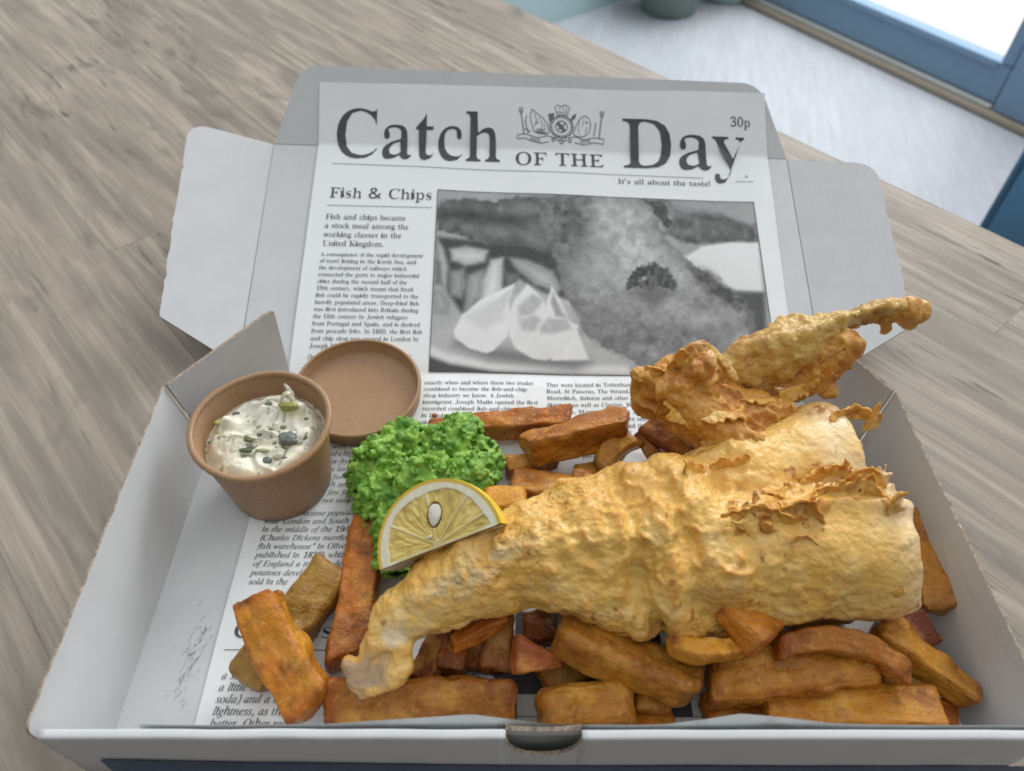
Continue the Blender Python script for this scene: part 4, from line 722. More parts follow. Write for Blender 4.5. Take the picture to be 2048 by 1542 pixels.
(1,121,135,45,-22,-77,-34,-73,-39,-62,-35,-53,-24,-49,-15,-52,-4,-54,5,-49,17,-35,40,-3,22,88,18,108,14,122,5,138,-2,142,-12,144,-11,149,4,152,16,155,31,158,37,151,42,129,50,89,61,29,86,69,100,93,106,107,108,117,106,124,100,130,95,134,92,144,96,154,107,158,114,156,120,152,125,136,119,112,104,79,88,51,66,17,43,-17,19,-47,-3,-69,-13,-75),
(1,90,229,21,-6,0,-6,5,177,220,114,220,79,215,67,210,56,202,40,176,34,176,52,232,227,232,227,229,44,13,103,13,139,15,162,20,178,32,189,45,199,64,206,64,185,0),
(1,122,133,38,72,-4,57,-3,38,2,6,8,-3,6,-13,-1,-15,-2,-17,-2,-21,1,-16,9,94,130,75,128,53,132,35,135,22,132,13,119,8,122,20,149,28,155,37,157,52,156,70,153,88,149,99,148,116,153,125,158,129,154,128,151,125,147,13,25,33,27,57,24,79,20,94,26,105,43,110,40,99,12,87,-1),
(2,38,246,37,93,-3,62,1,38,14,23,35,18,62,21,86,32,104,48,119,70,133,50,159,43,174,40,191,44,213,57,230,77,240,102,243,126,240,145,230,156,214,160,192,157,172,147,156,131,142,112,129,177,66,191,90,200,120,230,120,217,80,208,63,196,48,245,0,205,0,176,28,159,15,141,5,119,-1,14,94,146,122,168,129,179,131,192,129,203,123,212,113,217,101,219,88,217,78,212,71,203,69,191,71,180,76,169,11,94,23,114,25,131,30,157,47,87,115,59,93,51,80,49,63,52,47,61,34,76,26),
(2,46,90,12,45,-5,30,1,26,8,24,18,26,29,30,36,45,41,60,36,64,29,66,18,64,8,60,1),
(2,44,90,7,14,-43,23,-1,31,39,62,39,64,35,52,-4,36,-43),
(2,39,76,4,29,153,22,240,54,240,47,153),
(2,33,90,4,36,67,27,240,63,240,55,67,12,45,-5,30,1,26,8,24,18,26,29,30,36,45,41,60,36,64,29,66,18,64,8,60,1),
(2,45,108,4,13,77,13,103,95,103,95,77),
(2,40,101,18,63,-53,41,-22,25,14,16,52,13,92,16,132,25,171,41,207,63,240,91,240,70,207,55,170,46,132,43,92,46,54,55,16,70,-20,90,-53),
(2,41,101,18,10,-53,31,-20,46,16,54,54,57,92,54,132,46,170,31,207,10,240,38,240,60,207,75,171,84,132,87,92,84,52,75,14,60,-22,38,-53),
(2,34,150,7,14,167,23,209,31,249,62,249,64,245,52,206,36,167,7,74,167,83,209,91,249,122,249,124,245,112,206,96,167),
]
# --- lettering: glyph outlines of a serif face, bold and italic, packed as text
GLY = {}
def unpack():
    # one row a glyph: style (0 bold, 1 italic, 2 marks), character code, advance, then for each outline its point count and x, y pairs, in 1/500 em
    for row in FONT:
        adv = row[2] / 500; sp = []; i = 3
        while i < len(row):
            k = row[i]; sp.append(np.array(row[i+1:i+1+2*k], float).reshape(-1, 2) / 500); i += 1 + 2 * k
        GLY['BIP'[row[0]] + chr(row[1])] = (adv, sp)
def sarea(P): return .5 * np.sum(P[:, 0] * np.roll(P[:, 1], -1) - np.roll(P[:, 0], -1) * P[:, 1])
_gc = {}
def glyph(st, ch, t):
    """(advance, verts, tris); t thins the bold strokes sideways into a regular weight"""
    k = (st, ch, t)
    if k in _gc: return _gc[k]
    key = st + ch if st + ch in GLY else ('B' + ch if 'B' + ch in GLY else 'P' + ch)
    adv, sp = GLY[key]; bold = key[0] == 'B'; tt = t if bold else 0
    big = max(sp, key=lambda s: abs(sarea(s))); sg = np.sign(sarea(big)); out = []
    for P in sp:
        if tt:
            a = P - np.roll(P, 1, 0); b_ = np.roll(P, -1, 0) - P
            a /= np.linalg.norm(a, axis=1)[:, None] + 1e-9; b_ /= np.linalg.norm(b_, axis=1)[:, None] + 1e-9
            nn = np.stack([a[:, 1] + b_[:, 1], -a[:, 0] - b_[:, 0]], 1); l = np.linalg.norm(nn, axis=1)[:, None]; nn = nn / np.maximum(l, .3)
            P = P.copy(); P[:, 0] -= np.sign(nn[:, 0]) * np.abs(nn[:, 0])**1.5 * tt * sg
        if st == 'I' and key[0] != 'I': P = P + np.stack([P[:, 1] * .22, P[:, 1] * 0], 1)
        out.append(P)
    tri = tessellate_polygon([[Vector((x, y, 0)) for x, y in P] for P in out])
    r = (adv - tt * 1.2, np.concatenate(out), np.array(tri)); _gc[k] = r; return r
class Print:
    def __init__(s): s.V = []; s.F = []; s.n = 0
    def add(s, V, F): s.V.append(V); s.F.append(np.asarray(F) + s.n); s.n += len(V)
    def width(s, txt, st, t, track=0, sp=.21): return sum((sp if c == ' ' else glyph(st, c, t)[0]) + track for c in txt) - track
    def text(s, txt, X, S, size, st='B', t=.016, ang=0., track=0., sp=.21, sx=1.):
        x = 0; ca, sa = math.cos(ang), math.sin(ang)
        for c in txt:
            if c == ' ': x += sp + track; continue
            adv, V, F = glyph(st, c, t); u = (V[:, 0] + x) * size * sx; w = V[:, 1] * size
            s.add(np.stack([X + u * ca - w * sa, S + u * sa + w * ca], 1), F); x += adv + track
    def fit(s, txt, X0, X1, S, size, **k):
        w = s.width(txt, k.get('st', 'B'), k.get('t', .016), k.get('track', 0), k.get('sp', .21))
        s.text(txt, X0, S, size, sx=(X1 - X0) / (w * size), **k)
    def line(s, pts, w):
        P = np.asarray(pts, float)
        for a, b_ in zip(P[:-1], P[1:]):
            d = b_ - a; L = np.linalg.norm(d) + 1e-9; n = np.array([-d[1], d[0]]) / L * w / 2; e = d / L * w * .3
            s.add(np.array([a - n - e, b_ - n + e, b_ + n + e, a + n - e]), [(0, 1, 2), (0, 2, 3)])
    def rule(s, x0, x1, s0, w=.00028, s1=None):
        k = 12; s1 = s0 if s1 is None else s1
        s.line([(x0 + (x1 - x0) * i / k, s0 + (s1 - s0) * i / k) for i in range(k + 1)], w)
    def build(s, name, mt, off=.00035):
        XY = np.concatenate(s.V); V = sheet(XY[:, 0], XY[:, 1], off)
        return mk(name, V - pb, np.concatenate(s.F), mt, paper, smooth=False)
unpack()
INK = ink_mat('black_ink', (.06, .06, .065)); GREY = ink_mat('grey_ink', (.15, .15, .16))
hd = Print()
hd.fit('Catch', -.1280, -.0185, .3512, .0730, t=.018)
hd.fit('Day', .0583, .1378, .3497, .0735, t=.018)
hd.fit('OF THE', -.0098, .0477, .3493, .0212, t=.019, track=.012)
hd.build('headline', INK)
tx_ = Print()
from_px = lambda *a: a
tx_.fit('30p', .1295, .1425, .3795, .0130, t=.018)
tx_.fit("It's all about the taste!", .0560, .1150, .3372, .0080, t=.018)
tx_.rule(-.1262, .1105, .3460, .0003, .3432); tx_.rule(.1310, .1420, .3408, .0003)
tx_.line([(.1380 + .0007 * math.cos(a), .3447 + .0007 * math.sin(a)) for a in np.linspace(0, 6.28, 9)], .0003)
tx_.fit('Fish & Chips', -.1260, -.0612, .3210, .0158, t=.021)
tx_.rule(-.1263, -.0612, .3153, .0003)
def block(lines, X, S, ls, size, st='B', t=.017, sx=1., **k):
    for i, l in enumerate(lines):
        if l: tx_.text(l, X, S - i * ls, size, st=st, t=t, sx=sx, **k)
block(['Fish and chips became', 'a stock meal among the', 'working classes in the', 'United Kingdom.'], -.1264, .3056, .00615, .0079, t=.018)
w = tx_.width('A consequence of the rapid development', 'B', .017)
block(['A consequence of the rapid development', 'of trawl fishing in the North Sea, and', 'the development of railways which', 'connected the ports to major industrial',
       'cities during the second half of the', '19th century, which meant that fresh', 'fish could be rapidly transported to the', 'heavily populated areas. Deep-fried fish',
       'was first introduced into Britain during', 'the 16th century by Jewish refugees', 'from Portugal and Spain, and is derived', 'from pescado frito. In 1860, the first fish',
       'and chip shop was opened in London by', 'Joseph Malin.'], -.1268, .2803, .00446, .0056, t=.017, sx=.0620 / (w * .0056))
block(['Deep-fried chips may have first appeared', 'in Britain in about the same period', 'and were sold by street vendors', 'from trays hung round their necks'], -.1272, .2160, .00446, .0054, st='I', sx=.95)
w = tx_.width('exactly when and where these two trades', 'B', .017); s5 = .0607 / (w * .0059)
block(['exactly when and where these two trades', 'combined to become the fish-and-chip', 'shop industry we know. A Jewish', 'immigrant, Joseph Malin opened the first',
       'recorded combined fish-and-chip shop', 'in London in 1860 or in 1865 while a', 'pioneer in the north of England sold', 'chips from a wooden hut in the market', '', 'The shops soon became a'], -.0597, .1994, .0047, .0059, t=.017, sx=s5)
block(['They were located in Tottenham Court', 'Road, St Pancras, The Strand, Hoxton', 'Shoreditch, Brixton and other London', 'districts, as well as Clacton, Brighton,',
       'Ramsgate, Margate and other seaside', 'resorts and towns. Menus were small', 'since the late 19th century and the', 'fare was the other way round', '', 'and the shop was', 'like an old picture'], .0079, .1984, .00485, .0059, t=.017, sx=s5)
block(['fish and chips were commonly thro', 'and the fish-and-chip trade with', 'good facilities for frying oil', 'were usually of a large sort', 'and operated by families', 'World War II fish and chips', 'were one of the few foods', 'and were then not subject to'], -.1290, .1542, .00462, .0062, st='I', sx=.98)
block(['The dish became popular in', 'wide London and South East E', 'in the middle of the 19th century', '(Charles Dickens mentions a', 'fish warehouse" in Oliver Tw', 'published in 1838), while in th', 'of England a trade in deep', 'potatoes developed and', 'sold in the', '', 'what was'], -.1293, .1146, .00450, .0062, st='I', sx=.95)
tx_.rule(-.1325, -.0660, .0700, .00032); tx_.rule(-.1325, -.0660, .0488, .00032)
tx_.fit('Calories', -.1310, -.0885, .0541, .0150, t=.017)
block(['a slurry of flour and', 'a little sodium bicarb', 'soda) and a little vine', 'lightness, as they creat', 'batter. Other recipes'], -.1306, .0366, .0047, .0071, st='I', sx=.92)
# a crossword printed where the chips lie
r = np.random.RandomState(5)
for i in range(15):
    for j in range(5):
        x, s_ = -.045 + i * .0088, .022 + j * .0088
        if r.rand() < .5: tx_.add(np.array([(x, s_), (x + .0088, s_), (x + .0088, s_ + .0088), (x, s_ + .0088)]), [(0, 1, 2), (0, 2, 3)])
for i in range(16): tx_.line([(-.045 + i * .0088, .022), (-.045 + i * .0088, .066)], .0003)
for j in range(6): tx_.rule(-.045, .087, .022 + j * .0088)
tx_.build('printed_text', INK)

def inv(u, v):
    best = (9e9, None)
    for s0 in (.05, .18, .28, .38):
        q_ = np.array([(u - 1024) / 3700, s0])
        def g(q_):
            w_ = RM @ (surf(q_[0], q_[1]) + [0, 0, .0012] - CAM); return np.array([1024 + FPX * w_[0] / w_[2] - u, 771 - FPX * w_[1] / w_[2] - v])
        for _ in range(14):
            r_ = g(q_); J = np.stack([(g(q_ + [1e-6, 0]) - r_) / 1e-6, (g(q_ + [0, 1e-6]) - r_) / 1e-6], 1)
            q_ = q_ + np.clip(np.linalg.solve(J, -r_), -.03, .03)
        e = np.abs(g(q_)).max()
        if e < best[0]: best = (e, q_)
        if e < .01: break
    return best[1]
# --- the little coat of arms between the words
em = Print()
cx_, cy_ = inv(580 + 1112/2.048, 120 + 270/2.048); ex_ = inv(580 + 1312/2.048, 120 + 278/2.048); ey_ = inv(580 + 1112/2.048, 120 + 200/2.048)
AX = (np.array(ex_) - [cx_, cy_]) / 200; AY = (np.array(ey_) - [cx_, cy_]) / 70
def E(pts, w=.00034): em.line([np.array([cx_, cy_]) + (x - 1112) * AX + (270 - y) * AY for x, y in pts], w)
def circ(x, y, r1, r2=None, a0=0, a1=6.2832, n=28): r2 = r2 or r1; return [(x + r1 * math.cos(a), y + r2 * math.sin(a)) for a in np.linspace(a0, a1, n)]
E([(1092,217),(1084,198),(1096,187),(1112,193),(1122,186),(1138,189),(1146,200),(1138,219),(1092,217)], .0004); E([(1092,226),(1138,228),(1138,219),(1092,217),(1092,226)])
E([(1104,196),(1106,214)]); E([(1120,193),(1120,214)]); E([(1133,197),(1130,214)])
E(circ(1112,275,48,46), .00055); E(circ(1112,275,40,38)); E(circ(1112,275,24,23), .0005)
for a in np.linspace(0, 6.28, 22): E([(1112+41*math.cos(a),275+39*math.sin(a)),(1112+46*math.cos(a+.05),275+44*math.sin(a+.05))], .0006)
E([(1098,262),(1108,272),(1122,290)], .0022); E([(1100,284),(1112,280),(1126,262)], .0009)
for k in range(5):
    E([(1064+k*3,252-k*3),(1060+k*5,226-k)], .0008); E([(1150+k*4,250-k*3),(1158+k*3,230-k*2)], .0008)
E([(990,208),(1008,222),(1034,240),(1052,262),(1062,300),(1046,306),(1020,308),(998,296),(990,270),(984,240),(990,208)], .0005)
E([(1000,226),(1010,250),(1000,280)]); E(circ(1012,262,4)); E([(1020,240),(1032,262),(1030,296)]); E([(1040,262),(1044,296)])
E([(1004,300),(1030,300),(1052,306)], .0009); E([(1010,290),(1040,292)], .0007)
E([(1160,304),(1172,268),(1190,236),(1208,226),(1224,236),(1232,262),(1226,292),(1206,310),(1180,314),(1160,304)], .0005)
E([(1186,246),(1180,280),(1186,306)]); E([(1204,240),(1196,270)]); E(circ(1214,254,4)); E([(1216,270),(1208,296)])
for x, d in ((946, 1), (1278, -1)):
    E([(x,226),(x+d*6,262),(x+d*12,312)], .0007)
    for k in (-7, 0, 7): E([(x+k,204),(x+k*.8,222),(x,228)], .0005)
E([(968,238),(964,262),(976,306)], .0006); E([(1252,252),(1250,276),(1244,306)], .0006); E([(962,290),(984,300)], .0005)
E([(932,316),(962,310),(990,318),(1020,324),(1052,314),(1086,322)], .0005); E([(930,332),(962,328),(990,338),(1030,346),(1060,338)], .0005); E([(932,316),(930,332)])
E([(1140,320),(1172,314),(1206,324),(1244,314),(1286,318)], .0005); E([(1166,338),(1206,346),(1244,334),(1284,338)], .0005); E([(1286,318),(1284,338)])
for k in range(5): E([(985+k*9,324+k*1.5),(987+k*9,336+k*1.5)], .0006)
for k in range(5): E([(1190+k*9,326-k*1),(1192+k*9,338-k*1)], .0006)
for x, y, r_ in ((1098,324,8),(1124,326,8),(1112,338,7),(1078,330,6),(1146,332,6)): E(circ(x,y,r_), .0005)
em.build('emblem', GREY)

# --- the printed black and white picture: fish, chips, lemon wedges and a sprig on a plate
x0, x1, s0_, s1_ = -.0578, .1400, .2085, .3285
fr_ = Print()
sk = lambda x: -.0035 * (x - x0) / (x1 - x0)
for a, b_ in (((x0, s1_), (x1, s1_)), ((x0, s0_), (x1, s0_)), ((x0, s0_), (x0, s1_)), ((x1, s0_), (x1, s1_))):
    fr_.line([(a[0] + (b_[0]-a[0])*t, a[1] + (b_[1]-a[1])*t + sk(a[0] + (b_[0]-a[0])*t)) for t in np.linspace(0, 1, 16)], .0004)
fr_.build('picture_border', INK, .0006)
nu_, nv_ = 520, 330
U, Vv = np.meshgrid(np.linspace(0, 1, nu_), np.linspace(0, 1, nv_), indexing='ij')
def cp(x, y):            # picture coordinates of a point measured on the print
    X, S_ = inv(840 + x / 2.8444, 360 + y / 2.8444); return ((X - x0) / (x1 - x0), (S_ - sk(X) - s0_) / (s1_ - s0_))
G_ = np.full(U.shape, .66); asp = (x1 - x0) / (s1_ - s0_); T3 = np.stack([U * asp, Vv, 0 * U], -1)
def pdist(poly):
    P = np.array([cp(*p) for p in poly]) * [asp, 1]; x = T3[..., 0]; y = T3[..., 1]
    d = np.full(U.shape, 9.); ins = np.zeros(U.shape, bool)
    for a, b_ in zip(P, np.roll(P, -1, 0)):
        e = b_ - a; t = np.clip(((x - a[0]) * e[0] + (y - a[1]) * e[1]) / (e @ e + 1e-12), 0, 1)
        d = np.minimum(d, np.hypot(x - a[0] - t * e[0], y - a[1] - t * e[1]))
        if a[1] != b_[1]: ins ^= ((a[1] > y) != (b_[1] > y)) & (x < (b_[0] - a[0]) * (y - a[1]) / (b_[1] - a[1]) + a[0])
    return np.where(ins, -d, d)
def shape(poly, g, soft=.012, rag=0., tex=0., tf=30, rim=0., seed=0, gx=0., gy=0.):
    """paint one printed shape: mean grey g, ragged outline, crumb texture, darker rim, tonal slope"""
    global G_
    d = pdist(poly)
    if rag: d = d + rag * fbm(T3, 26, 3, seed)
    m_ = sst(soft, -soft, d); v = g + (U - .5) * gx + (Vv - .5) * gy
    if tex: v = v + tex * fbm(T3, tf, 4, seed + 4, .6)
    if rim: v = v - rim * sst(-.07, 0., d)
    G_ = G_ * (1 - m_) + v * m_
shape([(0,40),(2100,40),(2100,420),(0,420)], .62, tex=.05, tf=6)
shape([(60,900),(420,640),(1000,700),(1300,1060),(1280,1180),(0,1180)], .72, .03, gy=.1)                       # plate
shape([(40,985),(180,1040),(420,1085),(1250,1120),(1250,1190),(0,1190)], .27, .02); shape([(44,1000),(170,1048),(420,1090),(1200,1110),(1180,1060),(400,1040),(160,990),(50,940)], .82, .02)
shape([(100,330),(780,380),(900,700),(700,640),(560,560),(380,700),(240,760),(100,560)], .24, .02, tex=.05)                     # the dark under the fish
for pl_, g in (([(100,340),(140,400),(165,500),(150,640),(95,560)], .70), ([(170,395),(260,375),(390,400),(370,470),(260,490),(180,460)], .74), ([(165,520),(255,500),(270,600),(235,680),(165,660)], .56),
               ([(270,540),(370,500),(360,660),(300,730),(245,760)], .60), ([(400,450),(475,440),(470,620),(430,690),(340,690),(360,560)], .78), ([(500,440),(610,450),(760,520),(810,620),(780,650),(650,600),(540,500)], .62),
               ([(70,620),(140,640),(170,700),(165,770),(75,760)], .62), ([(480,520),(560,540),(540,590),(490,600)], .46), ([(90,460),(120,470),(125,590),(85,600)], .48)):
    shape(pl_, g + .10, .018, .004, .04, 20, .16, seed=len(pl_))
shape([(110,130),(200,110),(420,120),(640,90),(760,120),(800,300),(790,440),(700,420),(560,370),(380,370),(230,320),(105,290)], .44, .014, .02, .16, 16, .10, 7)
shape([(110,170),(300,170),(560,210),(690,200),(560,260),(300,240),(105,220)], .24, .05, .02, .10, 22, 0, 9)
shape([(1280,110),(1400,130),(1440,220),(1560,300),(1700,330),(1920,330),(1900,260),(1700,200),(1480,170),(1400,110)], .50, .03, .02, .12, 20, .1, 3)
shape([(1420,240),(1560,200),(1720,210),(1900,280),(1920,350),(1700,370),(1480,360),(1400,300)], .40, .02, .02, .16, 24, .08, 5)
shape([(1270,110),(1370,120),(1420,200),(1430,290),(1380,270),(1300,180)], .27, .012, .03, .15, 40, 0, 6)
shape([(1500,450),(1600,385),(1760,360),(1925,360),(1950,640),(1800,625),(1640,560)], .86, .012, 0, .02, 5, 0, 2, gy=.1)
shape([(1700,640),(1960,640),(1990,1130),(1500,1130)], .30, .02, 0, .03)
shape([(660,150),(720,100),(980,85),(1240,95),(1330,170),(1400,330),(1500,440),(1640,560),(1760,640),(1880,680),(1900,800),(1960,1130),(1290,1090),(1180,1010),(1040,950),(940,880),(880,740),(800,600),(780,480),(720,330)], .56, .010, .02, .24, 15, .10, 1, gy=.05)
shape([(1000,100),(1220,100),(1330,300),(1420,470),(1560,560),(1400,700),(1150,600),(1000,330)], .68, .10, .05, .18, 22, 0, 12)
shape([(700,120),(960,90),(960,260),(900,380),(800,500),(740,330)], .40, .07, .04, .22, 26, 0, 15)
shape([(1520,500),(1640,520),(1780,640),(1880,680),(1900,760),(1790,740),(1640,640)], .34, .03, .02, .2, 30, 0, 16)
shape([(900,760),(1100,800),(1400,850),(1760,860),(1700,960),(1280,1040),(1120,960),(960,860)], .47, .08, .04, .24, 24, 0, 17)
fronds = [(1215,585,34,30),(1195,600,26,20),(1240,545,34,30),(1262,520,30,30),(1300,505,34,34),(1335,500,30,34),(1372,530,32,32),(1400,545,26,28),(1420,590,34,28),(1440,606,22,16),(1300,560,34,34),(1345,555,36,36),(1390,590,30,30),(1262,590,32,30),(1320,610,30,34)]
shape([(1200,640),(1330,725),(1440,650),(1330,600)], .38, .05)
for fx, fy, ra_, rb_ in fronds: shape([(fx + ra_ * math.cos(t) * (1 + .25 * math.sin(t * 7)), fy + rb_ * math.sin(t) * (1 + .25 * math.sin(t * 7))) for t in np.linspace(0, 6.1, 22)], .27, .012, .02, .22, 60, 0, 20)
for a in ((1200,598),(1245,550),(1300,515),(1345,510),(1398,552),(1435,600)): shape([(1322,690),(a[0]-5,a[1]),(a[0]+5,a[1]),(1336,690)], .42, .010)
shape([(240,880),(420,960),(760,1010),(960,1040),(880,1080),(400,1020),(200,940)], .42, .05)
L1 = [(540,590),(505,690),(520,800),(500,890),(420,975),(380,990),(280,960),(200,900),(190,860),(240,770),(330,690),(450,630)]
shape(L1, .90, .010, .003, .03, 12, .0, 22, gy=.12); shape([(520,620),(480,720),(370,800),(430,700)], .74, .02); shape([(250,780),(400,700),(500,660),(470,800),(360,860)], .80, .03)
L3 = [(750,605),(800,690),(840,790),(890,850),(960,1025),(750,1030),(700,900),(720,700)]
shape(L3, .86, .010, 0, .03, 12, 0, 23); shape([(755,640),(800,740),(830,790),(770,780),(745,700)], .62, .012, .003, .05, 30)
L2 = [(610,595),(660,640),(705,690),(720,730),(745,760),(760,790),(820,800),(900,830),(880,880),(800,990),(720,1030),(640,1020),(540,960),(505,880),(505,760),(540,680)]
shape(L2, .88, .010, .003, .03, 12, 0, 24, gy=.1)
for pl_ in ([(560,720),(640,650),(700,690),(640,770),(560,780)], [(560,800),(660,775),(690,800),(650,865),(580,860)], [(680,850),(730,790),(840,800),(860,850),(760,880),(690,880)]): shape(pl_, .70, .016, .004, .05, 30, 0, 25)
G_ = np.clip(G_ + .012 * vnoise(T3, 160, 3), .05, .95)
lin = np.where(G_ < .04045, G_ / 12.92, ((G_ + .055) / 1.055)**2.4)
Xp = x0 + (x1 - x0) * U; Sp = s0_ + (s1_ - s0_) * Vv + sk(Xp)
PIC = attr_mat('halftone_print', .48, .35)
mk('printed_picture', sheet(Xp, Sp, .00032).reshape(-1, 3) - pb, grid_faces(nu_, nv_), PIC, paper, col=np.repeat(lin.reshape(-1, 1), 3, 1))

# ------------------------------------------------------------------ sauce pot, its lid, the sauce
def kraft_mat():
    mt, nt, b = new_mat('kraft_card'); v = coords(nt); vf = coords(nt, (260, 260, 60))
    c = mix(nt, noise(nt, v, 45, 5), (.300, .170, .084), (.370, .225, .116))
    f = N(nt, 'ShaderNodeTexNoise'); f.inputs['Scale'].default_value = 5; f.inputs['Detail'].default_value = 5; nt.links.new(vf, f.inputs['Vector'])
    c = mix(nt, ramp(nt, f.outputs['Fac'], [(.54, 0), (.72, .5)]), c, (.19, .10, .05))
    c = mix(nt, ramp(nt, f.outputs['Fac'], [(.25, .3), (.42, 0)]), c, (.44, .29, .17))
    nt.links.new(c, b.inputs['Base Color']); setp(b, rough=.42, spec=.4)
    bump(nt, b, f.outputs['Fac'], .10, .0004); return mt
KRAFT = kraft_mat()
zb = .0022
cc = (at(373, 882, .046) + at(660, 842, .046)) / 2; cup_c = np.array([-.1257, .1352, zb])
RT, RB, HC = .0302, .0243, .0445
pot_ = empty('sauce_pot', tuple(cup_c)); tag(pot_, 'brown kraft card pot filled with white herb sauce', 'sauce pot')
def ring(t, r0, z0, rr, n=12, a0=0, a1=2 * math.pi): return [(r0 + rr * math.cos(a), z0 + rr * math.sin(a)) for a in np.linspace(a0, a1, n)]
pr = [(0, .002), (RB - .001, .002), (RB - .0005, .0), (RB, .0)] + [(RB + (RT - RB) * k, HC * k - .0) for k in (.1, .3, .5, .7, .85, .955)]
pin = [(RT + .0002, HC * .985), (RT - .0010, HC * .975), (RT - .0009 - (RT - RB) * .5, HC * .5), (RB - .0008, .004), (0, .0035)]
V, F = lathe(pr + pin, 128); mk('body', V, F, KRAFT, pot_)
a = np.linspace(0, 2 * np.pi, 14); V, F = lathe([(RT + .0004 + .0016 * math.cos(t), HC - .0006 + .0015 * math.sin(t)) for t in a[:-1]] + [(RT + .0020, HC - .0006)], 128)
th = np.arctan2(V[:, 1], V[:, 0]); V[:, 2] += .0004 * np.sin(th * 2 + 1) + .0002 * np.sin(th * 5)
mk('rim', V, F, KRAFT, pot_)
# a nick in the rim where the rolled card overlaps
t0 = -1.98; V = []; 
for k, dt in enumerate((0, .03, .012)):
    for q_ in np.linspace(-.9, 1.3, 8): V.append(((RT + .0006 + .00165 * math.cos(q_)) * math.cos(t0 + dt * (1 if k < 2 else 0)), (RT + .0006 + .00165 * math.cos(q_)) * math.sin(t0 + dt * (1 if k < 2 else 0)), HC - .0006 + .0017 * math.sin(q_)))
mk('rim_seam', V[:16], grid_faces(2, 8), EDGE, pot_)

lc = (at(592, 785, .009) + at(839, 775, .009)) / 2
lid_c = np.array([-.0937, .1880, .0042]); RL = .0332
pl_ = empty('pot_lid', tuple(lid_c)); tag(pl_, 'round brown kraft card lid lying upturned behind the sauce pot', 'lid')
pr = [(0, 0), (RL - .0016, 0), (RL - .0004, .0006), (RL + .0004, .0074), (RL + .0006, .0086), (RL - .0002, .0090), (RL - .0012, .0086), (RL - .0016, .0080), (RL - .0024, .0019), (RL - .0034, .0014), (0, .0016)]
V, F = lathe(pr, 128); mk('body', V, F, KRAFT, pl_)
a = np.linspace(0, 2 * np.pi, 10); V, F = lathe([(RL - .0006 + .0010 * math.cos(t), .0086 + .0010 * math.sin(t)) for t in a], 128); mk('rim', V, F, KRAFT, pl_)
pl_.rotation_euler = (R_(3.0), R_(.5), 0)

# tartare sauce: a spooned, peaked surface
SAUCE = attr_mat('herb_sauce', .34, .42, .15, (1, .8, .55), .002, ((420, .25, .0009),), coat=.0)
nr, na = 110, 240
r_, a_ = np.meshgrid(np.linspace(0, 1, nr), np.linspace(0, 2*np.pi, na, endpoint=False), indexing='ij')
RS = .0276
x = r_ * RS * np.cos(a_); y = r_ * RS * np.sin(a_); P = p2(x, y)
wx = x + .004 * vnoise(P, 95, 3); wy = y + .004 * vnoise(P, 95, 9); Q = p2(wx, wy)
z = .0012 * vnoise(Q, 110, 1) + .0021 * np.exp(-(vnoise(p2(wx * .7 + wy * .5, wy * 1.5), 95, 4) / .42)**2) + .0009 * fbm(Q, 260, 3, 6)
def peak(px, py, r, h, sx=1., rot=0.):
    dx, dy = x - px, y - py; u = dx * math.cos(rot) + dy * math.sin(rot); w = -dx * math.sin(rot) + dy * math.cos(rot)
    return h * np.exp(-((u / r / sx)**2 + (w / r)**2))
z += peak(-.0175, .004, .0036, .0065) + peak(-.012, -.005, .005, .004, 2.2, .25) + peak(.010, .012, .0045, .0055, 1.6, .4) + peak(.004, .003, .003, .003, 2.6, .35)
z += peak(-.002, .015, .006, .0025) + peak(.014, -.004, .004, .003) - peak(-.008, .001, .004, .0035, 1.6, .2) - peak(.004, -.004, .003, .0022, 1.5, .6)
z *= sst(1.02, .80, r_)
z += .0372 - .0045 * sst(.75, 1.0, r_) - .0012
base = mixc((.88, .835, .69), (.80, .745, .58), sst(-.2, .6, fbm(P, 90, 3, 14)))
base = mixc(base, (.62, .475, .30), .55 * sst(.1, .5, fbm(P, 70, 2, 31)) * sst(-.002, -.02, y))
fl1 = fbm(Q, 520, 2, 21); base = mixc(base, (.16, .19, .11), .85 * sst(.20, .36, fl1) * sst(-.5, .0, vnoise(P, 110, 40)))
fl2 = fbm(p2(wx * 1.8, wy * .7), 330, 3, 51); base = mixc(base, (.13, .155, .14), .75 * sst(.28, .42, fl2) * sst(-.25, .15, vnoise(P, 90, 44)))
base = mixc(base, (.50, .52, .45), .40 * sst(.05, .5, vnoise(Q, 130, 61)))
base = mixc(base, (.42, .40, .12), .8 * np.exp(-(((x - .0105) / .0045)**2 + ((y - .0105) / .0032)**2)))
V = np.stack([x, y, z], -1).reshape(-1, 3); sauce = mk('tartare_sauce', V, grid_faces(nr, na, closev=True), SAUCE, None, col=base.reshape(-1, 3))
sauce.location = tuple(cup_c); tag(sauce, 'creamy white sauce with green herb flecks inside the kraft pot', 'sauce')
def blob(name, parent, c, r, col, mt, sc=(1, 1, 1), seed=0, amp=.12, f=1.4, n=3):
    bm = bmesh.new(); bmesh.ops.create_icosphere(bm, subdivisions=n + 1, radius=1)
    V = np.array([v.co[:] for v in bm.verts]); F = np.array([[v.index for v in f_.verts] for f_ in bm.faces]); bm.free()
    V = V * (1 + amp * fbm(V + seed, f, 3, seed))[:, None] * np.array(sc) * r + np.array(c)
    return mk(name, V, F, mt, parent, col=np.tile(np.array(col), (len(V), 1)) * (1 + .25 * fbm(V, 900, 2, seed))[:, None])
cap = blob('caper', sauce, (.0130, -.0052, .0388), .0042, (.15, .165, .145), SAUCE, (1.2, 1, .8), 5, .3)
blob('caper', sauce, (.0172, -.0036, .0388), .0030, (.62, .60, .50), SAUCE, (.8, 1.3, .8), 9, .3)
blob('gherkin', sauce, (.0102, .0118, .0420), .0034, (.30, .31, .09), SAUCE, (1.4, .6, .6), 2, .4)
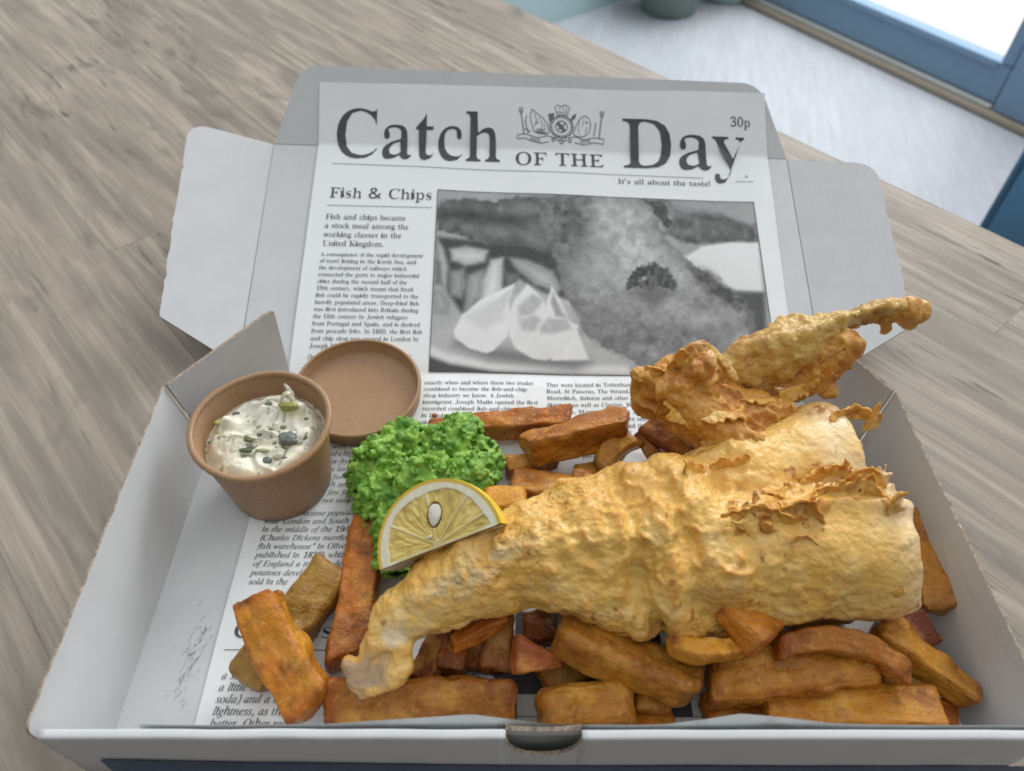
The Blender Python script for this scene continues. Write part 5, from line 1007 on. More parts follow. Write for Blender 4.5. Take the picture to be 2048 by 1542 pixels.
blob('gherkin', sauce, (-.0060, -.0105, .0374), .0021, (.10, .125, .05), SAUCE, (1.5, .55, .5), 3)
rs = np.random.RandomState(4)
for i in range(26):
    a0, r0 = rs.rand() * 6.28, .025 * rs.rand()**.5; bx_, by_ = r0 * math.cos(a0), r0 * math.sin(a0)
    k_ = int(np.argmin((x - bx_).ravel()**2 + (y - by_).ravel()**2)); zz_ = float(z.ravel()[k_])
    tone_ = [(.13, .17, .075), (.20, .22, .12), (.34, .33, .20), (.12, .135, .12), (.42, .40, .16)][i % 5]; s_r = .0007 + .0010 * rs.rand()
    blob('herb_fleck', sauce, (bx_, by_, zz_ - s_r * .15), s_r, tone_, SAUCE, (1.2 + rs.rand(), .6 + .5 * rs.rand(), .55), i, .35, 1.4, 1)
# curls of onion standing out of the sauce
def strip(name, parent, pts, w, th, col, mt, seed=0, up=(0, 0, 1)):
    P = np.array(pts, float); t = np.linspace(0, len(P) - 1, 26); i = np.clip(t.astype(int), 0, len(P) - 2); f = t - i
    def cr(k): 
        a, b, c, d = (P[np.clip(i + q_, 0, len(P) - 1)] for q_ in (-1, 0, 1, 2)); f_ = f[:, None]
        return .5 * (2*b + (c - a) * f_ + (2*a - 5*b + 4*c - d) * f_**2 + (3*b - a - 3*c + d) * f_**3)
    C = cr(0); T = np.gradient(C, axis=0); T /= np.linalg.norm(T, axis=1)[:, None]; S_ = np.cross(T, up); S_ /= np.linalg.norm(S_, axis=1)[:, None] + 1e-9; U_ = np.cross(S_, T)
    ww = w * np.sin(np.linspace(.25, math.pi - .12, 26))**.6; a = np.linspace(0, 2*np.pi, 10, endpoint=False)
    V = C[:, None] + S_[:, None] * (np.cos(a)[None, :, None] * ww[:, None, None] / 2) + U_[:, None] * (np.sin(a)[None, :, None] * th / 2)
    V = V + .0004 * fbm(V, 400, 2, seed)[..., None]
    V = V.reshape(-1, 3); return mk(name, V, grid_faces(26, 10, closev=True), mt, parent, col=np.tile(np.array(col), (len(V), 1)))
strip('onion_sliver', sauce, [(.004, .0150, .0372), (.0065, .0150, .0440), (.0095, .0160, .0462), (.0118, .0150, .0418)], .0034, .0010, (.62, .60, .46), SAUCE, 1)
strip('onion_sliver', sauce, [(.0112, .0165, .040), (.0098, .0180, .0460), (.0085, .0185, .0505)], .0026, .0009, (.66, .64, .52), SAUCE, 2)

# ------------------------------------------------------------------ chips
CHIP = attr_mat('fried_potato', .36, .28, .05, (1, .45, .15), .002, ((210, .55, .0017), (640, .65, .0010)), ((130, .50, .68, (.13, .032, .006), .62), (280, .56, .72, (.60, .30, .06), .45), (700, .58, .75, (.10, .03, .006), .35)), coat=.06, coatr=.12, rvar=(190, .17, .48))
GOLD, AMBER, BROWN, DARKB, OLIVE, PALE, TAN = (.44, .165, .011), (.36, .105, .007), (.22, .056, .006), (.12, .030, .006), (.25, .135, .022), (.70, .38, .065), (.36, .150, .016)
def boxgrid(n):
    nx, ny, nz = n; pts = []; quads = []
    def face(f, a, b):
        k = len(pts); 
        for i in range(a + 1):
            for j in range(b + 1): pts.append(f(-1 + 2 * i / a, -1 + 2 * j / b))
        for i in range(a):
            for j in range(b): quads.append((k + i*(b+1)+j, k + (i+1)*(b+1)+j, k + (i+1)*(b+1)+j+1, k + i*(b+1)+j+1))
    face(lambda u, v: (u, v, 1), nx, ny); face(lambda u, v: (v, u, -1), ny, nx)
    face(lambda u, v: (1, u, v), ny, nz); face(lambda u, v: (-1, v, u), nz, ny)
    face(lambda u, v: (v, 1, u), nz, nx); face(lambda u, v: (u, -1, v), nx, nz)
    P = np.array(pts); K = np.round(P * 1000).astype(int); _, first, invx = np.unique(K, axis=0, return_index=True, return_inverse=True)
    return P[first], invx.reshape(-1)[np.array(quads)]
chips_made = []
def chip(label, A, B, w, h, tone=GOLD, tone2=None, rr=.28, bend=0., arch=0., taper=(1, 1), wedge=0., skew=(0, 0), roll=0., seed=0, rag=1., edge=AMBER, cat='chip'):
    """a fried potato piece from A to B; w across, h thick; wedge thins one side, skew slants the cut ends"""
    w *= .86; h = max(h * .92, min(h * 1.15, w * .9)); roll = roll + .25 * math.sin(seed * 2.1)
    A = np.asarray(A, float); B = np.asarray(B, float); L = np.linalg.norm(B - A); e1 = (B - A) / L
    e2 = unit(np.cross([0, 0, 1.], e1)); e3 = np.cross(e1, e2); cr, sr = math.cos(roll), math.sin(roll)
    e2, e3 = e2 * cr + e3 * sr, e3 * cr - e2 * sr
    P, F = boxgrid((max(12, int(L / .0008)), max(8, int(w / .0008)), max(8, int(h / .0008))))
    hx, hy, hz = L / 2, w / 2, h / 2; r = .58 * rr * min(w, h, L)
    q = P * [hx, hy, hz]; inner = np.clip(q, -np.array([hx, hy, hz]) + r, np.array([hx, hy, hz]) - r)
    d = q - inner; ln = np.linalg.norm(d, axis=1)[:, None]; q = inner + d / np.maximum(ln, 1e-9) * np.minimum(ln, r) * (ln > 1e-9)
    s = np.sort(np.abs(q) / [hx, hy, hz], axis=1); edge_f = sst(.70, 1.0, s[:, 1]) ; endf = sst(.86, 1, np.abs(q[:, 0]) / hx)
    t = q[:, 0] / hx * .5 + .5; tp = taper[0] + (taper[1] - taper[0]) * t
    y = q[:, 1] * tp; z = q[:, 2] * (.35 + .65 * tp)
    if wedge: z = (z + hz) * (1 - wedge * (q[:, 1] / hy * .5 + .5)) - hz
    x = q[:, 0] + (skew[0] * (1 - t) + skew[1] * t) * y
    u = 2 * t - 1; y = y + bend * (1 - u * u); z = z + arch * (1 - u * u)
    V = A + (B - A) / 2 + np.outer(x, e1) + np.outer(y, e2) + np.outer(z, e3)
    S = np.array([seed * 1.37, seed * .71, seed * 2.3]); N_ = vnormals(V, F)
    q1 = np.stack([x, y, z], -1) + S
    dsp = .0019 * fbm(q1, 80, 2, seed) + .0006 * rag * fbm(q1 * [.7, 1.2, 1.2], 230, 3, seed + 5) - .0006 * rag * np.abs(vnoise(q1 * [.35, 1.2, 1.2], 330, seed + 8))
    V = V + N_ * dsp[:, None]
    tone2 = tone2 if tone2 is not None else tuple(.72 * c for c in tone)
    c = mixc(tone, tone2, sst(-.35, .45, fbm(q1, 70, 3, seed + 2)))
    c = mixc(c, edge, np.clip(1.05 * edge_f * (.6 + .5 * fbm(q1, 60, 2, seed + 21)) + .35 * endf + .40 * sst(.1, .6, fbm(q1, 150, 3, seed + 9)), 0, .85))
    c = mixc(c, (.13, .038, .010), .75 * sst(.22, .6, fbm(q1, 150, 3, seed + 12)) * np.clip(edge_f + .30, 0, 1))
    c = np.minimum(c * np.array([1.28, 1.30, 1.15]), .85)
    c = mixc(c, PALE, .45 * sst(-.05, .65, fbm(q1, 95, 4, seed + 15)) * (1 - edge_f))
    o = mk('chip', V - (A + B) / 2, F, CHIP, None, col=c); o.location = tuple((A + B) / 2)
    tag(o, label, cat, 'fried potato chips in the box'); chips_made.append(o); return o
mm = .001
X = lambda u, v, z: at(u, v, z * mm)
# front left
chip('big golden chip leaning across another, left of the fish tail', X(514, 1192, 31), X(630, 1412, 22), .0205, .016, GOLD, (.33, .11, .012), .26, bend=-.0015, taper=(.95, 1.05), skew=(.25, -.2), roll=.12, seed=1, edge=(.30, .08, .010))
chip('olive tan chip lying beneath the big golden chip', X(668, 1132, 11), X(484, 1368, 9), .0225, .016, OLIVE, (.27, .14, .022), .42, taper=(1, .9), seed=2, edge=(.26, .135, .04), bend=.002)
chip('long dark amber chip running down from under the mushy peas', X(742, 1020, 12), X(696, 1322, 10), .0195, .016, AMBER, (.26, .08, .010), .25, taper=(.85, 1.0), skew=(0, -.5), roll=-.1, seed=3, edge=BROWN)
chip('long golden brown chip along the front under the fish tail', X(652, 1412, 14), X(1032, 1408, 14), .020, .018, (.27, .115, .014), (.22, .080, .010), .26, bend=.001, taper=(1.1, 1.0), roll=.15, seed=4, edge=BROWN)
chip('dark chip in the shade behind the long front chip, nearest the fish tail', X(838, 1370, 11), X(900, 1250, 13), .015, .014, DARKB, BROWN, .28, seed=5, edge=DARKB)  # shade under the fish is put into the dark tones, next two chips too
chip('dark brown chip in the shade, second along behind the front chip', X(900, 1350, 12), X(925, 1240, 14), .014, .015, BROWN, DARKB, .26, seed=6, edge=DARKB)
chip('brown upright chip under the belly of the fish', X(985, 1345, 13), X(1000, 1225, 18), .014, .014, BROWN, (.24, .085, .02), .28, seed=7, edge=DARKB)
chip('thin orange brown chip tucked against the underside of the fish', X(900, 1290, 30), X(1010, 1235, 30), .008, .008, AMBER, BROWN, .4, seed=8)
chip('small reddish brown pointed chip below the middle of the fish', X(1022, 1310, 26), X(1125, 1325, 22), .017, .015, (.33, .085, .022), (.24, .06, .018), .3, taper=(1.15, .25), arch=.003, roll=.4, seed=9, edge=(.20, .045, .014))
chip('pale shaded chip lying flat under the big curved wedge', X(1085, 1370, 8), X(1190, 1310, 9), .017, .012, TAN, OLIVE, .35, seed=10)
chip('big curved tan wedge with skin under the middle of the fish', X(1118, 1240, 33), X(1400, 1362, 24), .026, .021, TAN, (.24, .09, .014), .46, bend=-.0035, taper=(1.05, .8), wedge=.25, seed=11, edge=(.26, .10, .016), rag=.7)
chip('rounded golden chunk standing at the front near the notch', X(1072, 1432, 16), X(1264, 1420, 16), .023, .024, (.32, .135, .015), (.26, .095, .010), .47, arch=.003, taper=(.8, 1), seed=12, edge=(.24, .075, .009))
chip('small square yellow chip just right of the rounded chunk', X(1268, 1392, 12), X(1335, 1398, 12), .013, .014, (.33, .15, .02), TAN, .24, seed=13)
chip('small flat chip end lying below the square yellow chip', X(1262, 1452, 7), X(1345, 1446, 7), .010, .010, TAN, AMBER, .3, seed=14)
chip('small pale yellow crust piece resting below the fish edge', X(1338, 1290, 41), X(1492, 1284, 40), .013, .010, (.52, .24, .03), GOLD, .38, taper=(.6, .75), bend=-.003, arch=.002, seed=15, edge=AMBER)
chip('orange three cornered chip propped against the fish front', X(1440, 1212, 50), X(1535, 1282, 42), .019, .010, (.42, .145, .014), AMBER, .3, taper=(.45, 1.15), skew=(.1, .5), roll=-.6, seed=16, edge=(.32, .075, .008))
chip('thick ridged golden chip slanting behind the front right chip', X(1415, 1362, 23), X(1745, 1330, 26), .024, .022, (.33, .13, .014), (.27, .095, .010), .33, taper=(1.05, .95), skew=(.3, 0), roll=.25, seed=17, edge=(.26, .075, .009), rag=1.5)
chip('long curved brown chip arching under the front edge of the fish', X(1545, 1296, 35), X(1815, 1352, 31), .015, .014, (.30, .105, .012), (.25, .07, .009), .36, bend=.007, arch=.004, taper=(.85, .8), roll=.3, seed=18, edge=BROWN)
chip('tapered wedge chip pointing into the front right corner', X(1755, 1245, 27), X(1955, 1392, 21), .023, .019, (.34, .15, .018), TAN, .3, taper=(1, .55), wedge=.4, roll=-.25, seed=19, edge=(.22, .07, .009))
chip('big square cut golden chip at the front right', X(1522, 1438, 17), X(1868, 1434, 17), .020, .023, (.38, .165, .018), (.32, .115, .012), .2, bend=.001, skew=(.1, .15), roll=.05, seed=20, edge=(.32, .11, .012))
chip('shaded brown chip beneath the thick ridged chip', X(1405, 1428, 9), X(1520, 1430, 9), .016, .014, BROWN, AMBER, .3, seed=21)
chip('shaded chip under the tapered wedge chip', X(1745, 1345, 14), X(1860, 1380, 12), .017, .016, TAN, OLIVE, .3, seed=22)
chip('small dark chip low in the front right corner', X(1862, 1432, 9), X(1910, 1450, 9), .012, .015, (.25, .085, .025), BROWN, .3, seed=23)
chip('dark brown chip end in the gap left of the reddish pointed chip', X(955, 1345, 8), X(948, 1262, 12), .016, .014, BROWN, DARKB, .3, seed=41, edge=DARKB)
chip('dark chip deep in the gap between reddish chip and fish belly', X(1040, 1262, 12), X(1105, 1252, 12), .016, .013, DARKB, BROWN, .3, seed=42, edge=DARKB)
# right hand side
chip('long tan chip with skin against the right wall', X(1828, 1020, 24), X(1885, 1225, 20), .017, .013, TAN, (.31, .12, .015), .38, taper=(.55, 1.1), bend=-.002, seed=24, edge=(.24, .105, .03), roll=.3)
chip('dark red brown chip hidden behind the right end of the fish', X(1812, 1225, 20), X(1860, 1300, 16), .015, .012, (.17, .032, .016), (.12, .025, .012), .3, seed=25, edge=(.12, .025, .012))
# behind the fish
chip('long amber chip lying at the back behind the mushy peas', X(862, 862, 10), X(1142, 842, 12), .014, .014, AMBER, (.28, .085, .010), .25, taper=(.7, 1.15), skew=(.1, .3), roll=.2, seed=26, edge=BROWN)
chip('chunky golden wedge chip with dark crust behind the fish', X(1050, 893, 20), X(1258, 842, 24), .024, .020, (.38, .145, .016), (.28, .09, .010), .22, taper=(.85, 1.1), wedge=.35, skew=(-.2, .35), roll=-.35, bend=.001, seed=27, edge=(.29, .095, .02))
chip('squat brown and yellow chip to the right of the mushy peas', X(1020, 965, 16), X(1160, 985, 16), .020, .019, (.36, .145, .016), (.25, .085, .010), .27, taper=(.9, 1.05), wedge=.3, seed=28, edge=BROWN, roll=-.2)
chip('small pale golden chip just behind the lemon wedge', X(968, 1015, 22), X(1052, 1008, 24), .018, .016, (.54, .27, .05), GOLD, .3, seed=29, edge=GOLD)
chip('flat pale tan chip under the chunky wedge chip', X(1010, 935, 7), X(1115, 918, 8), .012, .010, (.36, .16, .03), TAN, .35, seed=30)
chip('curved tan chip bending behind the top of the fish', X(1205, 952, 14), X(1272, 880, 20), .014, .014, TAN, (.31, .14, .02), .45, bend=.005, seed=31, edge=(.28, .13, .035))
chip('small brown chip lying below the curved tan chip', X(1150, 955, 8), X(1225, 940, 10), .013, .010, (.26, .10, .014), TAN, .35, seed=32)
chip('thin brown skin sliver standing by the dark chip', X(1275, 868, 22), X(1330, 940, 18), .013, .006, (.25, .09, .013), BROWN, .35, taper=(.25, 1), roll=.6, seed=33, edge=DARKB)
chip('dark brown crusty chip below the crisp batter curl', X(1300, 838, 26), X(1392, 900, 22), .022, .018, (.27, .085, .02), (.20, .055, .016), .25, roll=.3, seed=34, edge=DARKB, skew=(.2, 0))
chip('small reddish chip end between the squat chip and the fish', X(1140, 958, 18), X(1185, 968, 18), .010, .010, (.25, .06, .025), BROWN, .35, seed=35)
chip('small yellow chip tip peeping over the fish edge', X(1170, 972, 26), X(1215, 965, 27), .010, .009, (.48, .24, .04), GOLD, .35, taper=(1, .4), seed=36)
# the ones the fish lies on, glimpsed in the gaps
chip('brown chip deep under the middle of the fish', X(1130, 1180, 12), X(1330, 1150, 12), .020, .018, BROWN, AMBER, .3, seed=37)
chip('tan chip deep under the right half of the fish', X(1450, 1210, 12), X(1700, 1190, 12), .022, .018, TAN, AMBER, .3, seed=38)
chip('golden chip under the rear half of the fish', X(1380, 1000, 12), X(1650, 960, 12), .022, .018, AMBER, BROWN, .3, seed=39)

# ------------------------------------------------------------------ mushy peas
fld = Field((-.100, .075, .0), (.004, .165, .058), .00068)
rp = np.random.RandomState(21)
pc_ = at(858, 985, .012)
hull = [(at(765, 935, .012), 13), (at(895, 905, .014), 13.5), (at(955, 925, .012), 10.5), (at(850, 985, .018), 17), (at(772, 1008, .016), 12.5), (at(940, 960, .016), 11.5), (at(800, 1056, .016), 11), (at(860, 1080, .012), 14), (at(752, 970, .010), 11), (at(800, 1110, .016), 9), (at(925, 870, .014), 9), (at(810, 890, .012), 11)]
for c, r in hull: fld.cone(c, c + [.001, 0, 0], r * mm, r * mm, .004, 1.0)
for i in range(3000):
    c, r = hull[rp.randint(len(hull))]; d = rp.randn(3); d[2] = abs(d[2]) * 1.1 - .1; d = unit(d) * r * mm * (1.0 + .19 * rp.rand())
    s = mm * (.6 + 1.7 * rp.rand()**2.6); p = np.asarray(c) + d
    q_ = p + unit(rp.randn(3)) * s * rp.rand() * 1.6
    fld.cone(p, q_, s, s * .85, .0010)
for i in range(260):
    c, r = hull[rp.randint(len(hull))]; d = unit(rp.randn(3) * [1, 1, .8] + [0, 0, .35]) * r * mm * 1.10
    fld.cone(np.asarray(c) + d, np.asarray(c) + d * 1.05, mm * (1 + 1.6 * rp.rand()), mm * (.8 + rp.rand()), .0010, cut=True)
V, F = fld.mesh(); V = relax(V, F, 1, .4); Nn = vnormals(V, F)
V = V + Nn * (.0014 * fbm(V, 260, 2, 3) + .0009 * fbm(V, 700, 2, 8))[:, None]
g = fbm(V, 190, 3, 5); c = mixc((.15, .315, .032), (.27, .46, .075), sst(-.3, .4, g)); c = mixc(c, (.075, .215, .026), .75 * sst(.1, .5, vnoise(V, 230, 17))); c = mixc(c, (.30, .48, .09), .4 * sst(.35, .7, fbm(V, 420, 2, 27)))
PEA = attr_mat('crushed_peas', .42, .30, .12, (.5, 1, .2), .002, ((900, .25, .0005),), coat=.0)
o_ = np.array([-.045, .115, .0]); peas = mk('mushy_peas', V - o_, F, PEA, None, col=c); peas.location = tuple(o_)
tag(peas, 'heap of bright green mushy peas between the lid and the fish', 'mushy peas')

# ------------------------------------------------------------------ lemon wedge
Lc = at(879, 1094, .056); nv = unit(CAM - Lc); nv = unit(nv + .42 * np.array([-1, 0, 0.]) + .06 * np.array([0, 0, 1.]))
xd = at(1000, 1058, .056) - at(775, 1127, .056); xd = unit(xd - np.dot(xd, nv) * nv); yd = np.cross(nv, xd)
RLm = .0263
lem = empty('lemon_wedge', tuple(Lc)); tag(lem, 'half round lemon wedge with a white pip leaning on the peas', 'lemon wedge')
LM = np.stack([xd, yd, nv], 1)
def loc(V): return V @ LM.T
LEMON = attr_mat('lemon_flesh', .22, .5, .35, (1, .75, .3), .004, ((420, .12, .0005),), coat=.3, coatr=.12)
PEEL = attr_mat('lemon_peel', .34, .5, .15, (1, .8, .2), .003, ((900, .35, .0007),))
nr, na = 120, 220
rr_, aa = np.meshgrid(np.linspace(0, 1, nr), np.linspace(0, math.pi, na), indexing='ij')
x = rr_ * np.cos(aa); y = rr_ * np.sin(aa); hx, hy = -.03, .055                      # hub of the segments
dx, dy = x - hx, y - hy; ang = np.degrees(np.arctan2(dy, dx)); dist = np.hypot(dx, dy)
mem = np.full(x.shape, 9.)
for k, a in enumerate((12, 53-15, 101.7-15.6, 156.7-15.6, 193)):
    da = np.radians(ang - a); da = (da + math.pi) % (2 * math.pi) - math.pi
    mem = np.minimum(mem, np.where(np.abs(da) < 1.4, np.abs(dist * np.sin(da)) / 1.0, 9))
wob = .012 * vnoise(p2(x, y), 9, 2)
inr = .835 + .02 * np.cos(aa * 5 + 1) + wob                                       # edge of the flesh
flesh = sst(.006, .020, mem + .25 * wob) * sst(inr + .012, inr - .012, rr_) * sst(.05, .075, dist) * sst(-.01, .02, y - .035 + .0 * x)
cell = fbm(np.stack([ang / 7.5, dist * 4.0, ang * 0], -1), 1., 3, 5)
fc = mixc((.70, .52, .12), (.84, .66, .22), sst(-.4, .5, cell)); fc = mixc(fc, (.46, .32, .07), .5 * sst(.2, .6, vnoise(p2(x, y), 7, 8)))
pc_ = mixc((.80, .76, .56), (.84, .80, .64), sst(-.3, .3, vnoise(p2(x, y), 14, 3)))
mc = mixc(pc_, (.66, .55, .27), sst(.84, .6, rr_))
c = mixc(mc, fc, flesh); c = mixc(c, (.74, .48, .03), sst(.935, .96, rr_ + .3 * wob))
z = -.0005 * flesh + .0005 * flesh * fbm(np.stack([ang / 4.5, dist * 7, ang * 0], -1), 1., 2, 9)
sx_, sy_ = .055, .475; ra = math.radians(66 + 90); du = (x - sx_) * math.cos(ra - math.pi/2) + (y - sy_) * math.sin(ra - math.pi/2); dv = -(x - sx_) * math.sin(ra - math.pi/2) + (y - sy_) * math.cos(ra - math.pi/2)
pit = (du / .190)**2 + (dv / .118)**2; z -= .0016 * sst(1.15, .8, pit); c = mixc(c, (.36, .22, .05), .7 * sst(1.25, 1.0, pit))
V = np.stack([x * RLm, y * RLm, z], -1).reshape(-1, 3); mk('flesh', loc(V), grid_faces(nr, na), LEMON, lem, col=c.reshape(-1, 3))
# peel: curved outside from the cut face back to the second cut
nb = 40; TB = .0155
tt, aa2 = np.meshgrid(np.linspace(0, 1, nb), np.linspace(0, math.pi, na), indexing='ij')
zz = -TB * tt; rad = np.sqrt(np.maximum(1.02 - ((zz + .0035) / .030)**2, .05)) * RLm; rad = rad / rad[0:1] * RLm + .0002 * fbm(np.stack([aa2 * 9, tt * 6, 0 * tt], -1), 1, 2, 2)
yb = rad * np.sin(aa2); Vp = np.stack([rad * np.cos(aa2), yb, zz], -1); c = mixc((.76, .49, .022), (.80, .56, .05), sst(-.3, .3, vnoise(Vp, 160, 5)))
V = Vp.reshape(-1, 3); F = grid_faces(nb, na)
# close the back and the straight cut underneath with pith and flesh
k = len(V); back = Vp[-1]; cb = np.array([[0, .002, -TB + .0006]]); V = np.concatenate([V, cb]); F4 = F.tolist() + [((nb-1)*na + j, (nb-1)*na + j + 1, k) for j in range(na - 1)]
mk('peel', loc(V), F4, PEEL, lem, col=np.concatenate([c.reshape(-1, 3), [[.8, .7, .4]]]))
nb2 = 30; xu, tv = np.meshgrid(np.linspace(-1, 1, 90), np.linspace(0, 1, nb2), indexing='ij')
rr2 = np.interp(tv, np.linspace(0, 1, nb), rad[:, 0] / RLm) * RLm
V = np.stack([xu * rr2 * .999, .0 * xu + .0003 * fbm(np.stack([xu * 6, tv * 3, 0 * tv], -1), 1, 2, 4) - .0003, -TB * tv], -1)
c = mixc((.58, .42, .15), (.80, .74, .52), sst(.80, .90, np.abs(xu) + 0 * tv)); c = mixc(c, (.76, .60, .28), .6 * sst(.06, .0, np.abs(xu + .03)))
mk('cut_side', loc(V.reshape(-1, 3)), grid_faces(90, nb2), LEMON, lem, col=c.reshape(-1, 3))
SEED = attr_mat('lemon_pip', .25, .5, .2, (1, .9, .7), .002, ((300, .2, .0005),), coat=.3)
sd = blob('pip', lem, (0, 0, 0), 1., (.80, .765, .66), SEED, (.0044, .0027, .0014), 4, .05, 1.5)
V = np.array([v.co[:] for v in sd.data.vertices]); V[:, 1] *= 1 - .35 * V[:, 0] / .0056 * -1; ca, sa = math.cos(ra - math.pi/2), math.sin(ra - math.pi/2)
V = np.stack([V[:, 0] * ca - V[:, 1] * sa + sx_ * RLm, V[:, 0] * sa + V[:, 1] * ca + sy_ * RLm, V[:, 2] - .0008], 1); V = loc(V)
sd.data.vertices.foreach_set('co', V.astype(np.float32).ravel()); sd.data.update()
sd = blob('pip', lem, (0, 0, 0), 1., (.74, .68, .5), SEED, (.0014, .0007, .0006), 6, .05, 1.5)
V = np.array([v.co[:] for v in sd.data.vertices]) + [-.105 * RLm, .19 * RLm, .0001]; sd.data.vertices.foreach_set('co', loc(V).astype(np.float32).ravel()); sd.data.update()

# ------------------------------------------------------------------ battered fish
H = .00075
fish_c = at(1300, 1120, .04); fish = empty('battered_fish', (float(fish_c[0]), float(fish_c[1]), .0)); fc0 = np.array(fish.location)
tag(fish, 'large piece of golden battered fish lying across the chips', 'battered fish')
fld = Field((-.095, .0, .012), (.190, .185, .105), H)
K = lambda *r: [(X(u, v, z), s * mm) for u, v, z, s in r]
# tail half
fld.chain(K((748, 1300, 30, 5.5), (800, 1232, 35, 10), (890, 1180, 40, 14), (985, 1140, 44, 17), (1080, 1105, 46, 20), (1180, 1080, 48, 22), (1250, 1075, 48, 22)), .004, 1.15)
fld.chain(K((862, 1145, 42, 7), (950, 1112, 47, 9), (1050, 1068, 49, 12), (1150, 1022, 50, 13), (1240, 1000, 50, 14)), .004, 1.1)
fld.chain(K((1130, 1160, 44, 13), (1210, 1180, 42, 13), (1280, 1222, 39, 10)), .004, 1.1)
# the fold where the thick loin begins
fld.chain(K((1268, 985, 54, 11), (1300, 1080, 55, 14), (1340, 1170, 48, 14), (1370, 1236, 41, 9)), .0025, 1.0)
fld.chain(K((1330, 965, 54, 11), (1390, 1050, 56, 15), (1430, 1140, 51, 17), (1440, 1212, 42, 11)), .0025, 1.0)
# the thick loin: front flank, back edge of the ridge and the flatter rear half, run together and cut blunt at the right
fld.chain(K((1400, 1120, 46, 20), (1500, 1115, 47, 21), (1620, 1108, 47, 21), (1720, 1102, 46, 21), (1800, 1098, 46, 20)), .006, 1.0)
fld.chain(K((1440, 1178, 40, 13), (1560, 1178, 40, 13), (1680, 1172, 40, 13), (1800, 1160, 41, 13)), .006, 1.0)
fld.chain(K((1480, 1048, 56, 11), (1600, 1036, 58, 12), (1700, 1025, 58, 12), (1800, 1020, 56, 11)), .006, 1.0)
fld.chain(K((1350, 990, 46, 17), (1480, 960, 47, 19), (1600, 930, 47, 19), (1690, 905, 46, 18), (1790, 880, 45, 17)), .008, 1.3)
fld.chain(K((1520, 905, 44, 12), (1640, 865, 44, 12), (1700, 842, 44, 11), (1790, 822, 44, 10)), .007, 1.3)
rq = np.random.RandomState(8)
for i in range(120):                                     # crumbly fringe along the ridge and the back edge
    if i < 85: u = 1440 + 365 * rq.rand()**.8; v = np.interp(u, [1440, 1520, 1600, 1650, 1700, 1760, 1810], [1035, 1025, 1020, 1000, 975, 978, 1000]) + rq.randn() * 13; z = 68
    else: u = 1560 + 225 * rq.rand(); v = np.interp(u, [1560, 1640, 1700, 1785], [880, 838, 815, 812]) + rq.randn() * 6; z = 53
    s = .9 + 1.7 * rq.rand()**2; p = X(u, v, z + rq.randn() * 1.0); t = np.array([rq.randn() * .6, .3 + rq.randn() * .5, 1.]); fld.cone(p - t * .002, p + t * mm * (1.5 + 4.5 * rq.rand()**2), s * mm * 1.3, s * mm * .6, .0014)
fld.clip(X(1803, 1110, 46), np.array([1., .10, .10]), .004)
fld.clip(X(1768, 860, 46), np.array([1., -.05, .0]), .006)
# tail tip: a small curled ring of batter round the skin
fld.chain(K((738, 1322, 29, 4.5), (718, 1360, 25, 3.6), (745, 1380, 24, 2.8), (782, 1362, 27, 3.4), (804, 1326, 31, 3.8), (806, 1292, 34, 3.6), (788, 1272, 36, 4)), .0012)
fld.chain(K((700, 1330, 28, 3.5), (712, 1362, 24, 3.5), (728, 1388, 21, 3)), .0014)
for u, v, z, s in ((752, 1335, 32, 3.2), (765, 1318, 34, 2.4)): fld.cone(X(u, v, z), X(u + 6, v - 8, z), s * mm, s * mm, .001, cut=True)
for i in range(46):                                      # crumbs of batter round the blunt right end
    v = 1005 + 205 * rq.rand(); z = np.interp(v, [1005, 1100, 1210], [66, 58, 40]) - 5 * rq.rand(); s = 1.2 + 2.0 * rq.rand()**2
    p = X(1806 + rq.randn() * 3, v, z); fld.cone(p, p + rq.randn(3) * .0016, s * mm, s * mm * .7, .0016)
fld.cone(X(750, 1348, 24), X(775, 1322, 27), .0052, .0055, .002)
for u, v, z, s in ((1808, 1188, 38, 4), (1800, 1200, 36, 4), (1000, 1085, 56, 5), (930, 1105, 52, 5), (1108, 1010, 55, 5), (1055, 1035, 54, 5)): fld.cone(X(u, v, z), X(u + 8, v, z), s * mm, s * mm, .002)
V, F = fld.mesh(); V = relax(V, F, 2, .5); Nn = vnormals(V, F); Pp = V.copy()
# image-free placement along the fish: s runs from tail to loin
ax = unit(at(1800, 1000, .04) - at(740, 1330, .04)); s_ = (V - at(740, 1330, .04)) @ ax; tq = (V - at(740, 1330, .04)) @ unit(np.cross([0, 0, 1], ax))
rough = sst(.205, .145, s_) + .35 * sst(.02, .045, V[:, 2] * 0 + tq - .01)
rough = np.clip(rough, .34, 1.)
smoothpatch = sst(.185, .215, s_) * sst(.062, .03, tq)
tipf = sst(.035, .07, s_)
fold = np.sin((s_ + .25 * tq) * 330 + 5 * vnoise(V, 30, 3)) * sst(.05, .09, s_) * sst(.20, .16, s_)
d = (.0024 * fbm(V, 62, 2, 6) * (.55 + .45 * rough) + .0018 * fbm(V, 30, 2, 66) * sst(.17, .2, s_)) * (.35 + .65 * tipf)
d += .0013 * np.maximum(.55 - np.abs(fbm(V, 80, 2, 4)) * 2.6, -.3) * rough * tipf
d += .0018 * np.maximum(vnoise(V, 150, 15) - .10, 0) * rough + .0016 * np.maximum(vnoise(V, 270, 16) - .15, 0) * rough * sst(-.3, .5, vnoise(V, 60, 51))
d += .0022 * fbm(V, 115, 3, 95) * sst(.222, .238, s_)
d += .0007 * fbm(V, 330, 3, 11) * (.2 + .8 * rough) + .0004 * fbm(V, 760, 2, 19) * (.3 + .7 * rough)
px_ = proj(V); toward = ((CAM - V) * Nn).sum(1) > 0
